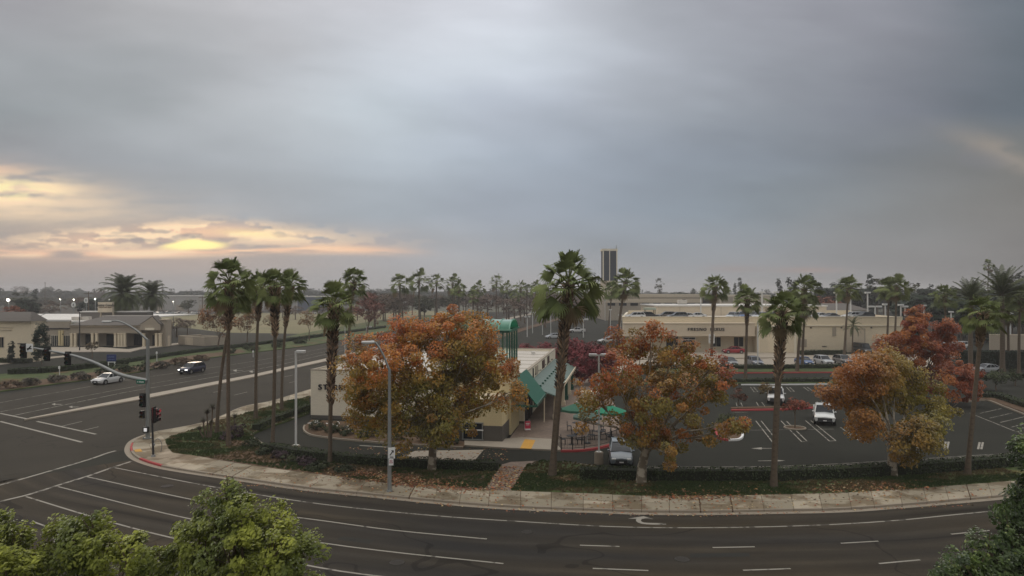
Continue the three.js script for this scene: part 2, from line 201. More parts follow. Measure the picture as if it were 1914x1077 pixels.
function crown(blobs, R, { per = 9, leaves = 60, cr = 0.55, s = 0.12, pal, inner = 0.62, flat = 0.75, l = 0.62 }) {
  const L = [];
  blobs.forEach(([x, y, z, r, ry = r], bi) => {
    const n = Math.max(3, Math.round(per * r * r));
    for (let k = 0; k < n; k++) {
      const d = ball(R); if (d.y < -0.5 && R() < 0.5) d.y *= -1;
      const t = inner + (1 - inner) * Math.sqrt(R()), c = V(x + d.x * r * t, y + d.y * ry * t, z + d.z * r * t);
      if (blobs.some((b, j) => j !== bi && Math.hypot(c.x - b[0], (c.y - b[1]) * b[3] / (b[4] ?? b[3]), c.z - b[2]) < b[3] * 0.5)) continue;
      const tone = R(), cs = cr * (0.6 + 0.8 * R()), m = leaves * (0.5 + R());
      for (let i = 0; i < m; i++) {
        const e = ball(R).multiplyScalar(cs * Math.cbrt(0.15 + 0.85 * R())); e.y *= flat; const p = c.clone().add(e), nn = ball(R).multiplyScalar(0.8).add(d).add(V(0, 0.7, 0)).normalize();
        L.push({ p, n: nn, s: s * (0.65 + 0.7 * R()), c: pal(p, tone, R), l });
      }
    }
  });
  return leafGeo(L);
}
const jit = (c, R, a = 0.3) => { const m = 1 - a / 2 + a * R(); return [c[0] * m, c[1] * m, c[2] * m]; };
const lerp3 = (a, b, t) => [mix(a[0], b[0], t), mix(a[1], b[1], t), mix(a[2], b[2], t)];
function ramp(cols) { return (t) => { t = clamp(t, 0, 0.9999) * (cols.length - 1); const i = Math.floor(t); return lerp3(cols[i], cols[i + 1], t - i); }; }
function limbs(base, top, blobs, r, R, n = 8) {                       // trunk and limbs, merged into one branching piece
  const g = [tube([base.clone().setY(base.y - 0.1), base.clone().lerp(top, 0.03), base.clone().lerp(top, 0.5).add(V((R() - 0.5) * r, 0, (R() - 0.5) * r)), top], [r * 1.5, r * 1.15, r * 0.95, r * 0.85], n)];
  for (const b of blobs) {
    const e = V(b[0], b[1], b[2]), s = base.clone().lerp(top, 0.72 + 0.27 * R()), m = s.clone().lerp(e, 0.45).add(V((R() - 0.5) * 0.8, 0.25 + R() * 0.5, (R() - 0.5) * 0.8)), rr = r * (0.2 + 0.2 * R());
    g.push(tube([s, m, e], [rr, rr * 0.7, rr * 0.3], 5));
    for (let k = 0; k < 3; k++) { const d = ball(R); d.y = Math.abs(d.y); g.push(tube([m.clone().lerp(e, 0.3 + 0.6 * R()), e.clone().addScaledVector(d, b[3] * 0.5), e.clone().addScaledVector(d, b[3] * 0.95).add(V(0, 0.2, 0))], [rr * 0.4, rr * 0.28, rr * 0.1], 4)); }
  }
  return mg(g);
}
function pixTree(name, label, base, D, pxBlobs, o) {                  // a crown described by lobes seen at (px, py) with radius in px, at distance D
  const R = rng(o.seed), k = D / F, g = group(name, base, 0, label, o.category ?? 'tree', o.group);
  const blobs = pxBlobs.map(([px, py, r, dz]) => [(px - CX) * k - base.x, H - (py - HY) * k - base.y, (dz ?? (R() - 0.5) * 2 * (o.deep ?? 3)), r * k * (o.grow ?? 1)]);
  if (o.trunk) mesh('trunk', limbs(V(0, 0, 0), V((o.trunk[0] - CX) * k - base.x, H - (o.trunk[1] - HY) * k, 0), blobs.filter((_, i) => i % (o.skip ?? 1) === 0), o.r, R), o.bark ?? M.bark, g);
  const lo = Math.min(...blobs.map((b) => b[1] - b[3])), hi = Math.max(...blobs.map((b) => b[1] + b[3]));
  mesh('crown', crown(blobs, R, { ...o, pal: (p, t, R2) => o.pal((p.y - lo) / (hi - lo), t, R2, p) }), o.mat ?? M.leaf, g);
  return g;
}
// fan palms
function fanFrond(pitch, R, big = 1, nseg = 17) {                     // petiole plus pleated fan whose tips hang
  const pos = [], idx = [], col = [], P = (1.15 + 0.4 * R()) * big, B = (0.92 + 0.22 * R()) * big, f = V(Math.cos(pitch), Math.sin(pitch), 0), up = V(-Math.sin(pitch), Math.cos(pitch), 0), sd = V(0, 0, 1);
  const roll = (R() - 0.5) * 1.9; up.applyAxisAngle(f, roll); sd.applyAxisAngle(f, roll);
  const tip = f.clone().multiplyScalar(P).add(V(0, -0.10 * P, 0)), pt = tube([V(0, 0, 0), f.clone().multiplyScalar(P * 0.5), tip], [0.045 * big, 0.035 * big, 0.028 * big], 4);
  const gp = pt.toNonIndexed(); gp.deleteAttribute('uv'); gp.setAttribute('color', new THREE.Float32BufferAttribute(new Array(gp.attributes.position.count).fill([0.14, 0.15, 0.05]).flat(), 3));
  const dead = pitch < -0.95, hue = R();
  for (let s = 0; s < nseg; s++) {
    const a = (s / (nseg - 1) - 0.5) * (3.0 - 1.2 * clamp(pitch - 0.4)), len = B * (0.80 + 0.20 * Math.cos(a * 0.9)) * (0.85 + 0.3 * R()), d = f.clone().multiplyScalar(Math.cos(a)).addScaledVector(sd, Math.sin(a)), w = d.clone().cross(up).normalize();
    const fold = 0.14 * B, c = dead ? [0.17, 0.12, 0.06] : lerp3([0.11, 0.145, 0.042], [0.20, 0.23, 0.075], hue), dr = (0.25 + 0.75 * R()) * big;
    const st = [[0.02, 0.015, 0], [0.40, 0.05, 0.01], [0.66, 0.058, 0.06], [0.90, 0.034, 0.17 + 0.08 * dr], [1.06, 0.012, 0.34 + 0.42 * dr]], o = pos.length / 3;
    for (const [t, ww, sag] of st) for (const e of [-1, 1]) { const q = tip.clone().addScaledVector(d, t * len).addScaledVector(w, e * ww * B).addScaledVector(up, (Math.abs(a) * 0.16 - 0.04) * B * t + (e > 0 ? fold * 0.22 : -fold * 0.22) * Math.min(1, t * 2) * (t > 0.9 ? 0.3 : 1)); q.y -= sag * len * 0.6 * (0.35 + 0.65 * Math.cos(pitch)); pos.push(q.x, q.y, q.z); col.push(...jit(c, R, 0.25)); }
    for (let k = 0; k < 4; k++) { const i = o + k * 2; idx.push(i, i + 2, i + 1, i + 1, i + 2, i + 3); }
  }
  const g = new THREE.BufferGeometry(); g.setAttribute('position', new THREE.Float32BufferAttribute(pos, 3)); g.setAttribute('color', new THREE.Float32BufferAttribute(col, 3)); g.setIndex(idx); g.computeVertexNormals();
  return mg([g, gp]);
}
function featherFrond(pitch, R, len = 3.4, curl = 1.15) {                          // arching midrib with two rows of leaflets
  const pos = [], idx = [], col = [], c0 = lerp3([0.075, 0.095, 0.045], [0.10, 0.12, 0.055], R()), rib = [];
  for (let i = 0; i <= 10; i++) { const t = i / 10, a = pitch - t * t * curl; const p = i ? rib[i - 1].clone() : V(0, 0, 0); rib.push(p.add(V(Math.cos(a), Math.sin(a), 0).multiplyScalar(i ? len / 10 : 0))); }
  const g0 = tube(rib, rib.map((_, i) => 0.05 * (1 - i / 11)), 4).toNonIndexed(); g0.deleteAttribute('uv'); g0.setAttribute('color', new THREE.Float32BufferAttribute(new Array(g0.attributes.position.count).fill([0.13, 0.13, 0.055]).flat(), 3));
  for (let k = 3; k < 30; k++) for (const e of [-1, 1]) {
    const t = k / 30 * 10, i = Math.min(9, Math.floor(t)), p = rib[i].clone().lerp(rib[i + 1], t - i), d = rib[i + 1].clone().sub(rib[i]).normalize(), L = 0.62 * Math.sin(Math.PI * clamp(0.15 + 0.8 * k / 30)) * (0.85 + 0.3 * R()), q = p.clone().addScaledVector(d, L * 0.6).add(V(0, -0.10 - 0.1 * R(), e * L * 0.85)), m = p.clone().lerp(q, 0.5).add(V(0, 0.05, 0)), o = pos.length / 3, w = d.clone().multiplyScalar(0.035);
    for (const v of [p.clone().sub(w), p.clone().add(w), m.clone().sub(w), m.clone().add(w), q]) { pos.push(v.x, v.y, v.z); col.push(...jit(c0, R, 0.3)); }
    idx.push(o, o + 2, o + 1, o + 1, o + 2, o + 3, o + 2, o + 4, o + 3);
  }
  const g = new THREE.BufferGeometry(); g.setAttribute('position', new THREE.Float32BufferAttribute(pos, 3)); g.setAttribute('color', new THREE.Float32BufferAttribute(col, 3)); g.setIndex(idx); g.computeVertexNormals();
  return mg([g, g0]);
}
const RF = rng(77), PITCH = [1.3, 1.0, 0.75, 0.5, 0.25, 0.0, -0.3, -0.65, -1.1];
const FANS = PITCH.map((p) => [0, 1, 2, 3].map(() => fanFrond(p, RF))), FEATHERS = [1.35, 1.1, 0.85, 0.55, 0.25, -0.1, -0.45, -0.75].map((p) => [0, 1].map(() => featherFrond(p, RF))), UPSWEPT = [1.4, 1.2, 1.0, 0.78, 0.55, 0.3, 0.0].map((p) => [0, 1].map(() => featherFrond(p, RF, 3.4, 0.5)));
function stubs(axis, r0, r1, len, R, n) {                             // old leaf bases left on the trunk, criss-crossed
  const L = [], wedge = (c) => { const g = new THREE.CylinderGeometry(0.02, 0.11, 0.42, 4, 1); g.scale(1, 1, 0.5); const q = g.toNonIndexed(); q.deleteAttribute('uv'); q.setAttribute('color', new THREE.Float32BufferAttribute(new Array(q.attributes.position.count).fill(c).flat(), 3)); return q; };
  for (let k = 0; k < n; k++) {
    const t = k / n, a = k * 2.4 + (R() - 0.5) * 0.5, r = mix(r1, r0, Math.pow(t, 0.8)), p = axis(-len * (1 - t)), c = R() < 0.4 ? [0.32, 0.22, 0.14] : R() < 0.4 ? [0.05, 0.034, 0.024] : [0.16, 0.105, 0.065];
    const g = wedge(jit(c, R, 0.4)); g.rotateX(0.0).rotateZ(-0.5 - 0.5 * R()).translate(r, 0, 0).rotateY(a).translate(p.x, p.y, p.z); L.push(g);
  }
  return mg(L);
}
function palm(label, base, top, D, { crownPx = 60, seed = 1, rTop = 0.16, rBase = 0.26, shag = 2.5, shagR = 0.32, frondMeshes = true, grp, dead = 2, n = 42, feather = false, category = 'palm tree', name = 'fan_palm' }) {
  // base: Vector3; top: [px, py] heart of the crown at distance D
  const R = rng(seed * 991 + 7), g = group(name, base, 0, label, category, grp), tp = V(xAt(top[0], D) - base.x, hAt(top[1] - (feather ? 0 : crownPx * 0.1), D) - base.y, -D - base.z), hgt = tp.y, sw = (R() - 0.5) * 0.3;
  const axis = (dy) => { const t = clamp(1 + dy / hgt), e = t * t * 0.5 + t * 0.5; return V(tp.x * e + Math.sin(t * Math.PI) * sw, hgt + dy, tp.z * e); };
  const pts = [], rad = []; for (let i = 0; i <= 9; i++) { const t = i / 9; pts.push(axis(-hgt * (1 - t))); rad.push(mix(rBase * (i === 0 ? 1.45 : 1), rTop, Math.pow(t, 0.7))); } pts[0].y = -0.1;
  mesh('trunk', tube(pts, rad, 9), M.palmBark, g);
  if (shag > 0) { const m = mesh('old_frond_bases', stubs(axis, shagR, rTop * 1.05, shag, R, Math.round(shag * 34)), M.leafDull, g); m.userData.kind = 'stuff'; }
  const sc = crownPx * D / F / (feather ? 5.6 : 4.5), all = [];
  for (let k = 0; k < n; k++) {
    const t = Math.pow(k / n, 0.85), set = feather === 'up' ? UPSWEPT : feather ? FEATHERS : FANS, pi = clamp(Math.floor(t * set.length + (R() - 0.5) * 1.2), 0, set.length - 1 - (feather || k > n - dead ? 0 : 1)), geo = set[pi][Math.floor(R() * set[pi].length)], yaw = k * 2.39996 + (R() - 0.5) * 0.4, s = sc * (0.88 + 0.24 * R()), y = tp.y - 0.5 * t * sc;
    if (frondMeshes) { const f = mesh('frond', geo, M.leafDull, g); f.rotation.y = yaw; f.scale.setScalar(s); f.position.set(tp.x, y, tp.z); } else all.push(geo.clone().scale(s, s, s).rotateY(yaw).translate(tp.x, y, tp.z));
  }
  if (all.length) mesh('fronds', mg(all), M.leafDull, g).userData.kind = 'stuff';
  return g;
}
function hedge(name, label, pts, w, h, o = {}) {                     // clipped hedge along world points (its middle line)
  const R = rng(o.seed ?? 5), L = [], P = pts, core = [], den = o.den ?? 130, s = o.s ?? 0.07, pal = o.pal ?? ((t) => lerp3([0.030, 0.044, 0.017], [0.055, 0.072, 0.026], t));
  const y0 = o.y ?? 0.1;
  for (let i = 0; i + 1 < P.length; i++) {
    const a = P[i], b = P[i + 1], d = b.clone().sub(a), len = d.length(), dir = d.clone().normalize(), sd = V(-dir.z, 0, dir.x);
    core.push(box(len + 0.02, h - 0.1, w - 0.14, 0, 0, 0, Math.atan2(-d.z, d.x)).translate((a.x + b.x) / 2, y0 + (h - 0.1) / 2, (a.z + b.z) / 2));
    for (let k = 0; k < len * den * (w + 2 * h) / 2; k++) {
      const u = R() * len, per = R() * (w + 2 * h), bump = (fbm(u * 0.8 + i * 9, per, 2, 4) - 0.5) * 0.22; let off, y, n;
      if (per < h) { off = -w / 2 - bump; y = per; n = sd.clone().negate(); } else if (per < h + w) { off = per - h - w / 2; y = h + bump; n = V(0, 1, 0); } else { off = w / 2 + bump; y = per - h - w; n = sd.clone(); }
      L.push({ p: a.clone().addScaledVector(dir, u).addScaledVector(sd, off).add(V(0, y0 + y, 0)), n: n.multiplyScalar(0.9).add(ball(R)).add(V(0, 0.3, 0)).normalize(), s: s * (0.7 + 0.7 * R()), c: jit(pal(R()), R, 0.5) });
    }
  }
  const g = group(name, P[0].clone().setY(0), 0, label, o.category ?? 'hedge', o.group), back = (q) => q.translate(-P[0].x, 0, -P[0].z);
  mesh('branches', back(mg(core)), M.hedgeCore, g); mesh('foliage', back(leafGeo(L)), M.leafDull, g); return g;
}
M.hedgeCore = std({ color: rgb(0.02, 0.024, 0.012), roughness: 1 });
function shrub(name, label, p, r, ry, pal, seed, o = {}) {
  const R = rng(seed), g = group(name, p, 0, label, o.category ?? 'shrub', o.group), B = [[0, ry * 0.75, 0, r * 0.7, ry * 0.7]]; for (let k = 0; k < 5; k++) { const a = R() * 6.28; B.push([Math.cos(a) * r * 0.55, ry * (0.45 + 0.5 * R()), Math.sin(a) * r * 0.55, r * 0.5, ry * 0.5]); }
  mesh('stems', mg([0, 1, 2, 3, 4].map((k) => bar(V(0, -0.05, 0), V(Math.cos(k * 1.3) * r * 0.4, ry * 0.8, Math.sin(k * 1.3) * r * 0.4), 0.03, 0.012, 4))), M.bark, g);
  mesh('foliage', crown(B, R, { per: o.per ?? 40, leaves: o.leaves ?? 26, cr: o.cr ?? 0.18, s: o.s ?? 0.06, inner: 0.4, pal: (q, t, R2) => jit(pal(t), R2, 0.4) }), M.leafDull, g); return g;
}

// ------------------------------------------------------------------ cars
function loft(rings, capA = true, capB = true) {
  const n = rings[0].length, pos = rings.flat(2), idx = [];
  for (let i = 0; i + 1 < rings.length; i++) for (let k = 0; k < n; k++) { const a = i * n + k, b = i * n + (k + 1) % n; idx.push(a, b, a + n, b, b + n, a + n); }
  const cap = (i, f) => { for (let k = 1; k + 1 < n; k++) f ? idx.push(i * n, i * n + k + 1, i * n + k) : idx.push(i * n, i * n + k, i * n + k + 1); };
  if (capA) cap(0, true); if (capB) cap(rings.length - 1, false);
  const g = new THREE.BufferGeometry(); g.setAttribute('position', new THREE.Float32BufferAttribute(pos, 3)); g.setIndex(idx); const q = g.toNonIndexed(); q.computeVertexNormals();
  const s = toCrease(q); return s;
}
function toCrease(g) {                                               // smooth normals across edges flatter than 35 degrees
  const p = g.attributes.position, n = g.attributes.normal, map = new Map(); const key = (i) => [p.getX(i), p.getY(i), p.getZ(i)].map((v) => Math.round(v * 500)).join();
  for (let i = 0; i < p.count; i++) { const k = key(i); (map.get(k) ?? map.set(k, []).get(k)).push(i); }
  const out = new Float32Array(p.count * 3);
  for (let i = 0; i < p.count; i++) { let x = 0, y = 0, z = 0; for (const j of map.get(key(i))) if (n.getX(i) * n.getX(j) + n.getY(i) * n.getY(j) + n.getZ(i) * n.getZ(j) > 0.80) { x += n.getX(j); y += n.getY(j); z += n.getZ(j); } const l = Math.hypot(x, y, z) || 1; out.set([x / l, y / l, z / l], i * 3); }
  g.setAttribute('normal', new THREE.BufferAttribute(out, 3)); return g;
}
const ringAt = (x, hw, y0, y1, tuck = 0.9, crownY = 0.04) => [[x, y0, -hw * 0.93], [x, y0 + (y1 - y0) * 0.35, -hw], [x, y0 + (y1 - y0) * 0.72, -hw * 0.985], [x, y1 - 0.03, -hw * tuck], [x, y1 + crownY, 0], [x, y1 - 0.03, hw * tuck], [x, y0 + (y1 - y0) * 0.72, hw * 0.985], [x, y0 + (y1 - y0) * 0.35, hw], [x, y0, hw * 0.93]];
const cabRing = (x0, x1, wb, wt, yb, yt) => [[x0, yb, -wb], [x1, yt, -wt], [x1, yt + 0.03, 0], [x1, yt, wt], [x0, yb, wb]];
const KINDS = {
  sedan: { L: 4.75, W: 0.91, deck: [[-2.36, 0.62, 0.45, 0.82], [-2.2, 0.86, 0.28, 0.98], [-1.6, 0.905, 0.2, 1.02], [-0.4, 0.91, 0.18, 0.97], [0.8, 0.91, 0.18, 0.95], [1.5, 0.9, 0.2, 0.90], [2.1, 0.86, 0.24, 0.79], [2.36, 0.66, 0.36, 0.66]], cab: [-1.75, -0.85, 0.25, 1.05], belt: 0.93, top: 1.44, wx: [1.42, -1.4], wr: 0.33 },
  suv: { L: 4.7, W: 0.94, deck: [[-2.34, 0.78, 0.42, 1.02], [-2.2, 0.9, 0.3, 1.12], [-1.5, 0.935, 0.25, 1.14], [-0.3, 0.94, 0.24, 1.10], [0.9, 0.94, 0.24, 1.08], [1.5, 0.93, 0.26, 1.05], [2.15, 0.88, 0.3, 0.95], [2.36, 0.7, 0.42, 0.8]], cab: [-2.2, -1.75, 0.3, 1.05], belt: 1.06, top: 1.68, wx: [1.42, -1.38], wr: 0.37 },
  hatch: { L: 4.45, W: 0.88, deck: [[-2.2, 0.72, 0.4, 0.92], [-2.08, 0.85, 0.28, 1.05], [-1.4, 0.88, 0.2, 1.05], [-0.2, 0.885, 0.18, 1.02], [0.9, 0.885, 0.18, 0.99], [1.4, 0.87, 0.2, 0.94], [2.0, 0.83, 0.24, 0.82], [2.24, 0.62, 0.36, 0.68]], cab: [-2.08, -1.55, 0.0, 1.12], belt: 0.99, top: 1.52, wx: [1.36, -1.32], wr: 0.32 },
  pickup: { L: 5.5, W: 0.96, deck: [[-2.72, 0.9, 0.5, 1.06], [-2.6, 0.955, 0.42, 1.12], [-0.95, 0.96, 0.36, 1.14], [-0.6, 0.96, 0.35, 1.12], [0.9, 0.96, 0.35, 1.10], [1.7, 0.955, 0.36, 1.10], [2.5, 0.93, 0.4, 1.04], [2.74, 0.84, 0.46, 0.86]], cab: [-0.92, -0.7, 0.55, 1.1], belt: 1.1, top: 1.78, wx: [1.75, -1.6], wr: 0.39, bed: true },
  van: { L: 5.4, W: 0.99, deck: [[-2.68, 0.94, 0.4, 1.15], [-2.6, 0.985, 0.35, 1.2], [-1, 0.99, 0.3, 1.2], [0.5, 0.99, 0.3, 1.2], [1.6, 0.98, 0.3, 1.15], [2.3, 0.92, 0.34, 1.02], [2.6, 0.8, 0.42, 0.86]], cab: [-2.62, -2.5, 0.9, 1.75], belt: 1.18, top: 2.25, wx: [1.7, -1.6], wr: 0.36 },
};
function carGeo(k) {
  const c = KINDS[k], g = {}, hw = c.W;
  const rings = c.deck.map(([x, w, y0, y1], i) => ringAt(x, w, y0, y1, 0.9)); g.body = [loft(rings.map((r) => r))];
  const [r0, t0, t1, w0] = c.cab, b = c.belt, tp = c.top, wb = hw * 0.88, wt = hw * 0.72, e = 0.012;
  g.cabin = loft([cabRing(r0, r0, wb, wb, b, b + 0.005), cabRing(r0, t0, wb, wt, b - 0.02, tp - 0.03), cabRing(w0, t1, wb, wt, b - 0.02, tp - 0.03), cabRing(w0, w0, wb, wb, b, b + 0.005)]);
  // roof skin, pillars
  g.body.push(loft([cabRing(t0 - 0.05, t0 - 0.05, wt + 0.02, wt + 0.015, tp - 0.05, tp - 0.02), cabRing(t0 + 0.15, t0 + 0.15, wt + 0.035, wt + 0.02, tp - 0.055, tp + 0.03), cabRing(t1 - 0.2, t1 - 0.2, wt + 0.035, wt + 0.02, tp - 0.055, tp + 0.03), cabRing(t1 + 0.06, t1 + 0.06, wt + 0.02, wt + 0.015, tp - 0.05, tp - 0.02)]));
  const xs = k === 'van' ? [0.72, 0.2] : k === 'pickup' ? [0.45] : [0.62, 0.28];
  for (const s of [-1, 1]) {
    g.body.push(bar(V(w0 + 0.02, b - 0.02, s * (wb + e)), V(t1 + 0.02, tp - 0.03, s * (wt + e)), 0.045, 0.04, 5), bar(V(r0 - 0.02, b - 0.02, s * (wb + e)), V(t0 - 0.03, tp - 0.03, s * (wt + e)), 0.07, 0.06, 5));
    for (const t of xs) g.body.push(bar(V(mix(r0, w0, t), b - 0.02, s * (wb + e)), V(mix(t0, t1, t), tp - 0.03, s * (wt + e)), 0.04, 0.035, 4));
    g.body.push(rbox(0.16, 0.11, 0.2, 0.04, w0 - 0.12, b + 0.06, s * (hw + 0.06)));
    if (k === 'van') g.body.push(box(2.6, 0.86, 0.02, -1.25, b + 0.52, s * (wb * 0.93)));
  }
  if (c.bed) { for (const s of [-1, 1]) g.body.push(box(1.66, 0.16, 0.1, -1.76, 1.2, s * 0.88)); g.body.push(box(0.08, 0.16, 1.8, -2.62, 1.2, 0)); g.bedFloor = box(1.6, 0.02, 1.66, -1.76, 1.186, 0); }
  g.body = mg(g.body);
  g.tyre = new THREE.CylinderGeometry(c.wr, c.wr, 0.22, 18).rotateX(Math.PI / 2); g.rim = mg([new THREE.CylinderGeometry(c.wr * 0.62, c.wr * 0.62, 0.235, 12).rotateX(Math.PI / 2)]);
  g.arch = mg(c.wx.flatMap((x) => [-1, 1].map((s) => new THREE.CylinderGeometry(c.wr + 0.07, c.wr + 0.07, 0.03, 18).rotateX(Math.PI / 2).translate(x, c.wr + 0.02, s * (hw * 0.985)))));
  const F0 = c.deck[c.deck.length - 1], F1 = c.deck[c.deck.length - 2], B0 = c.deck[0], B1 = c.deck[1], ly = mix(F0[2], F1[3], 0.62), by = mix(B0[2], B1[3], 0.72);
  g.head = (s) => rbox(0.26, 0.14, 0.34, 0.05, F0[0] - 0.12, ly, s * (F0[1] - 0.06)); g.tail = (s) => rbox(0.16, 0.16, 0.30, 0.04, B0[0] + 0.06, by, s * (B0[1] - 0.1));
  g.grille = rbox(0.06, c.bed ? 0.3 : 0.2, c.bed ? 1.3 : 0.86, 0.03, F0[0] - 0.005, mix(F0[2], F0[3], 0.45), 0); g.bumper = mg([rbox(0.14, 0.12, F0[1] * 1.7, 0.04, F0[0] - 0.02, F0[2] - 0.0, 0)]); g.plate = mg([box(0.02, 0.13, 0.32, F0[0] + 0.035, F0[2] + 0.06, 0)]);
  return g;
}
const CARS = {}, PAINTS = {};
const paintMat = (c) => PAINTS[c.join()] ??= new THREE.MeshPhysicalMaterial({ color: rgb(...c), roughness: 0.38, metalness: 0.1, clearcoat: 0.8, clearcoatRoughness: 0.08 });
const litLamp = std({ color: rgb(0.9, 0.9, 0.85), emissive: rgb(1, 0.97, 0.9), emissiveIntensity: 5 });
function car(kind, color, pos, heading, label, grp, lit = false, category = 'car') {
  const g = CARS[kind] ??= carGeo(kind), c = KINDS[kind], o = group({ sedan: 'sedan_car', suv: 'sport_utility_car', hatch: 'hatchback_car', pickup: 'pickup_truck', van: 'panel_van' }[kind], pos, heading * Math.PI / 180, label, category, grp);
  mesh('body', g.body, paintMat(color), o); mesh('windows', g.cabin, M.glass, o); mesh('wheel_arches', g.arch, M.black, o);
  for (const x of c.wx) for (const s of [-1, 1]) { const w = mesh('wheel', g.rim, M.chrome, o); w.position.set(x, c.wr, s * (c.W - 0.09)); mesh('tyre', g.tyre, M.tyre, w); }
  for (const s of [-1, 1]) { mesh('headlight', (g['h' + s] ??= g.head(s)), lit ? litLamp : M.lampOff, o); mesh('tail_light', (g['t' + s] ??= g.tail(s)), M.tail, o); }
  mesh('grille', g.grille, M.dark, o); mesh('bumper', g.bumper, M.dark, o); mesh('licence_plate', g.plate, M.whitePaint, o); if (g.bedFloor) mesh('bed_floor', g.bedFloor, M.dark, o);
  return o;
}

// ------------------------------------------------------------------ ground, streets, pavements
structure('terrain', new THREE.CircleGeometry(3200, 64).rotateX(-Math.PI / 2).translate(0, -0.05, 0), M.land);
structure('asphalt_ground', flat([V(-190, 0, 30), V(150, 0, 30), V(260, 0, -170), V(300, 0, -480), V(-160, 0, -480)], 0), M.lot);

const PAIRS = [[[1102, 578], [1103, 580]], [[1000, 607], [1003, 611]], [[850, 650], [856, 658]], [[700, 694], [705, 704]], [[578, 730], [578, 743]], [[545, 740], [540, 751]], [[500, 753], [505, 761]], [[461, 760], [455, 776]], [[419, 778], [407, 790]], [[376, 793], [360, 806]], [[325, 803], [312, 822]], [[296, 808], [309, 825]], [[271, 815], [309, 827]], [[252, 824], [310, 830]], [[243, 838], [313, 837]], [[247, 850], [318, 844]], [[261, 860], [326, 850]], [[301, 873], [352, 853]], [[351, 882], [401, 861]], [[426, 893], [466, 871]], [[480, 901], [520, 879]], [[580, 915], [615, 891]], [[680, 925], [698, 904]], [[730, 930], [745, 908]], [[831, 940], [838, 913]], [[955, 949.5], [956, 921]], [[1100, 955], [1100, 926]], [[1180, 958], [1180, 930]], [[1250, 959], [1250, 931]], [[1320, 959], [1316, 931]], [[1440, 957], [1434, 928.6]], [[1574, 954], [1568, 925]], [[1687, 946], [1680, 919]], [[1793, 937], [1785, 911]], [[1870, 930], [1862, 905]], [[2000, 916], [1990, 893]], [[2200, 893], [2180, 872]]];
const NP = PAIRS.length, curveO = new THREE.CatmullRomCurve3(PAIRS.map((p) => at(...p[0])), false, 'centripetal'), curveI = new THREE.CatmullRomCurve3(PAIRS.map((p) => at(...p[1])), false, 'centripetal');
const outer = [], inner = []; for (let i = 0; i <= 360; i++) { const t = i / 360; outer.push(curveO.getPoint(t)); inner.push(curveI.getPoint(t)); }
const tOf = (px, py) => { const q = at(px, py); let b = 0; outer.forEach((p, i) => { if (p.distanceTo(q) < outer[b].distanceTo(q)) b = i; }); return b; };
// near street: one curved sheet along the kerb
const kCorner = tOf(255, 858), kEnd = outer.length - 1, nearKerb = smooth(outer.slice(kCorner).filter((_, i) => i % 4 === 0), 60);
const street = structure('street', ribbon(nearKerb, offset(nearKerb, 21), 0.004, true), M.road);
// boulevard carriageways
const BL = [[720, 624], [350, 678], [180, 713], [0, 737], [-260, 776]], BR = [[1100, 578], [850, 650], [578, 730], [376, 793], [250, 835]];
const blvdA = [at(1030, 579), ...G(BL)], blvdB = [at(1102, 577), ...G([[850, 650], [578, 730], [376, 793], [243, 838], [-60, 920]])];
const boulevard = structure('boulevard', ribbon(blvdA, blvdB, 0.004), M.asphalt);
M.iron = std({ color: rgb(0.045, 0.04, 0.034), roughness: 0.7, metalness: 0.3 }); M.patch = std({ map: lotTex, color: rgb(0.72, 0.7, 0.72), roughness: 1 });
const part = (parent, name, geo, mat) => mesh(name, geo, mat, parent);
const lineOn = (parent, pts, w, mat = M.paint, y = 0.009) => { const P = pts.length > 2 ? smooth(G(pts), Math.max(8, pts.length * 4)) : G(pts); const L = P[0].distanceTo(P[P.length - 1]); return part(parent, 'lane_line', stripe(P, w, y), mat); };
// near street markings
lineOn(street, [[211, 874], [401, 911], [573, 939], [701, 954], [851, 967.5], [960, 974.5], [1135, 984.5], [1271, 987], [1440, 985], [1574, 980], [1685, 972.5], [1785, 962.5], [1853, 956], [2050, 932]], 0.13, M.worn);
lineOn(street, [[160, 891], [361, 934.6], [500, 960], [605, 974], [731, 991], [910, 1008]], 0.13);
lineOn(street, [[108, 910], [351, 969.5], [587, 1013], [731, 1032], [941, 1054]], 0.12);
lineOn(street, [[48, 928.6], [188, 971], [318, 1005], [605, 1063], [663, 1072], [900, 1100]], 0.13);
for (const d of [[[1084, 1019.6], [1158, 1022]], [[1332, 1024], [1411, 1022.6]], [[1572, 1016], [1642, 1012]], [[1778, 999], [1850, 992]], [[1108, 1063], [1212, 1067]], [[1389, 1066.5], [1478, 1063.5]], [[1643, 1054], [1720, 1047]], [[1880, 1030], [1950, 1020]], [[60, 975], [82, 983]], [[118, 997], [146, 1007]], [[193, 1017], [233, 1033]], [[285, 1044], [305, 1052]], [[352, 1066], [388, 1077]]]) lineOn(street, d, 0.12);
{ // turn arrow
  const a = at(1245, 980), b = at(1206, 979), k = [at(1198, 977.5), at(1193, 973)], tip = at(1203, 965.5), l = at(1174, 970), r = at(1222, 971);
  part(street, 'turn_arrow', mg([stripe(smooth([a, b, ...k, at(1196, 970)], 10), 0.28, 0.010), flat([l, r, tip].sort((p, q) => 0), 0.0135)]), M.worn);
}
for (const [x, y, r] of [[312, 909, 0.34], [742, 1052, 0.32], [1275, 1046, 0.32], [985, 995, 0.26]]) { const p = at(x, y); part(street, 'manhole_cover', mg([new THREE.CylinderGeometry(r, r, 0.012, 24).translate(p.x, 0.008, p.z), new THREE.TorusGeometry(r * 1.06, 0.03, 4, 24).rotateX(Math.PI / 2).translate(p.x, 0.005, p.z), ...[-0.6, -0.3, 0, 0.3, 0.6].map((k) => box(2 * r * Math.sqrt(1 - k * k) * 0.85, 0.008, 0.04, p.x, 0.017, p.z + k * r))]), M.iron); }
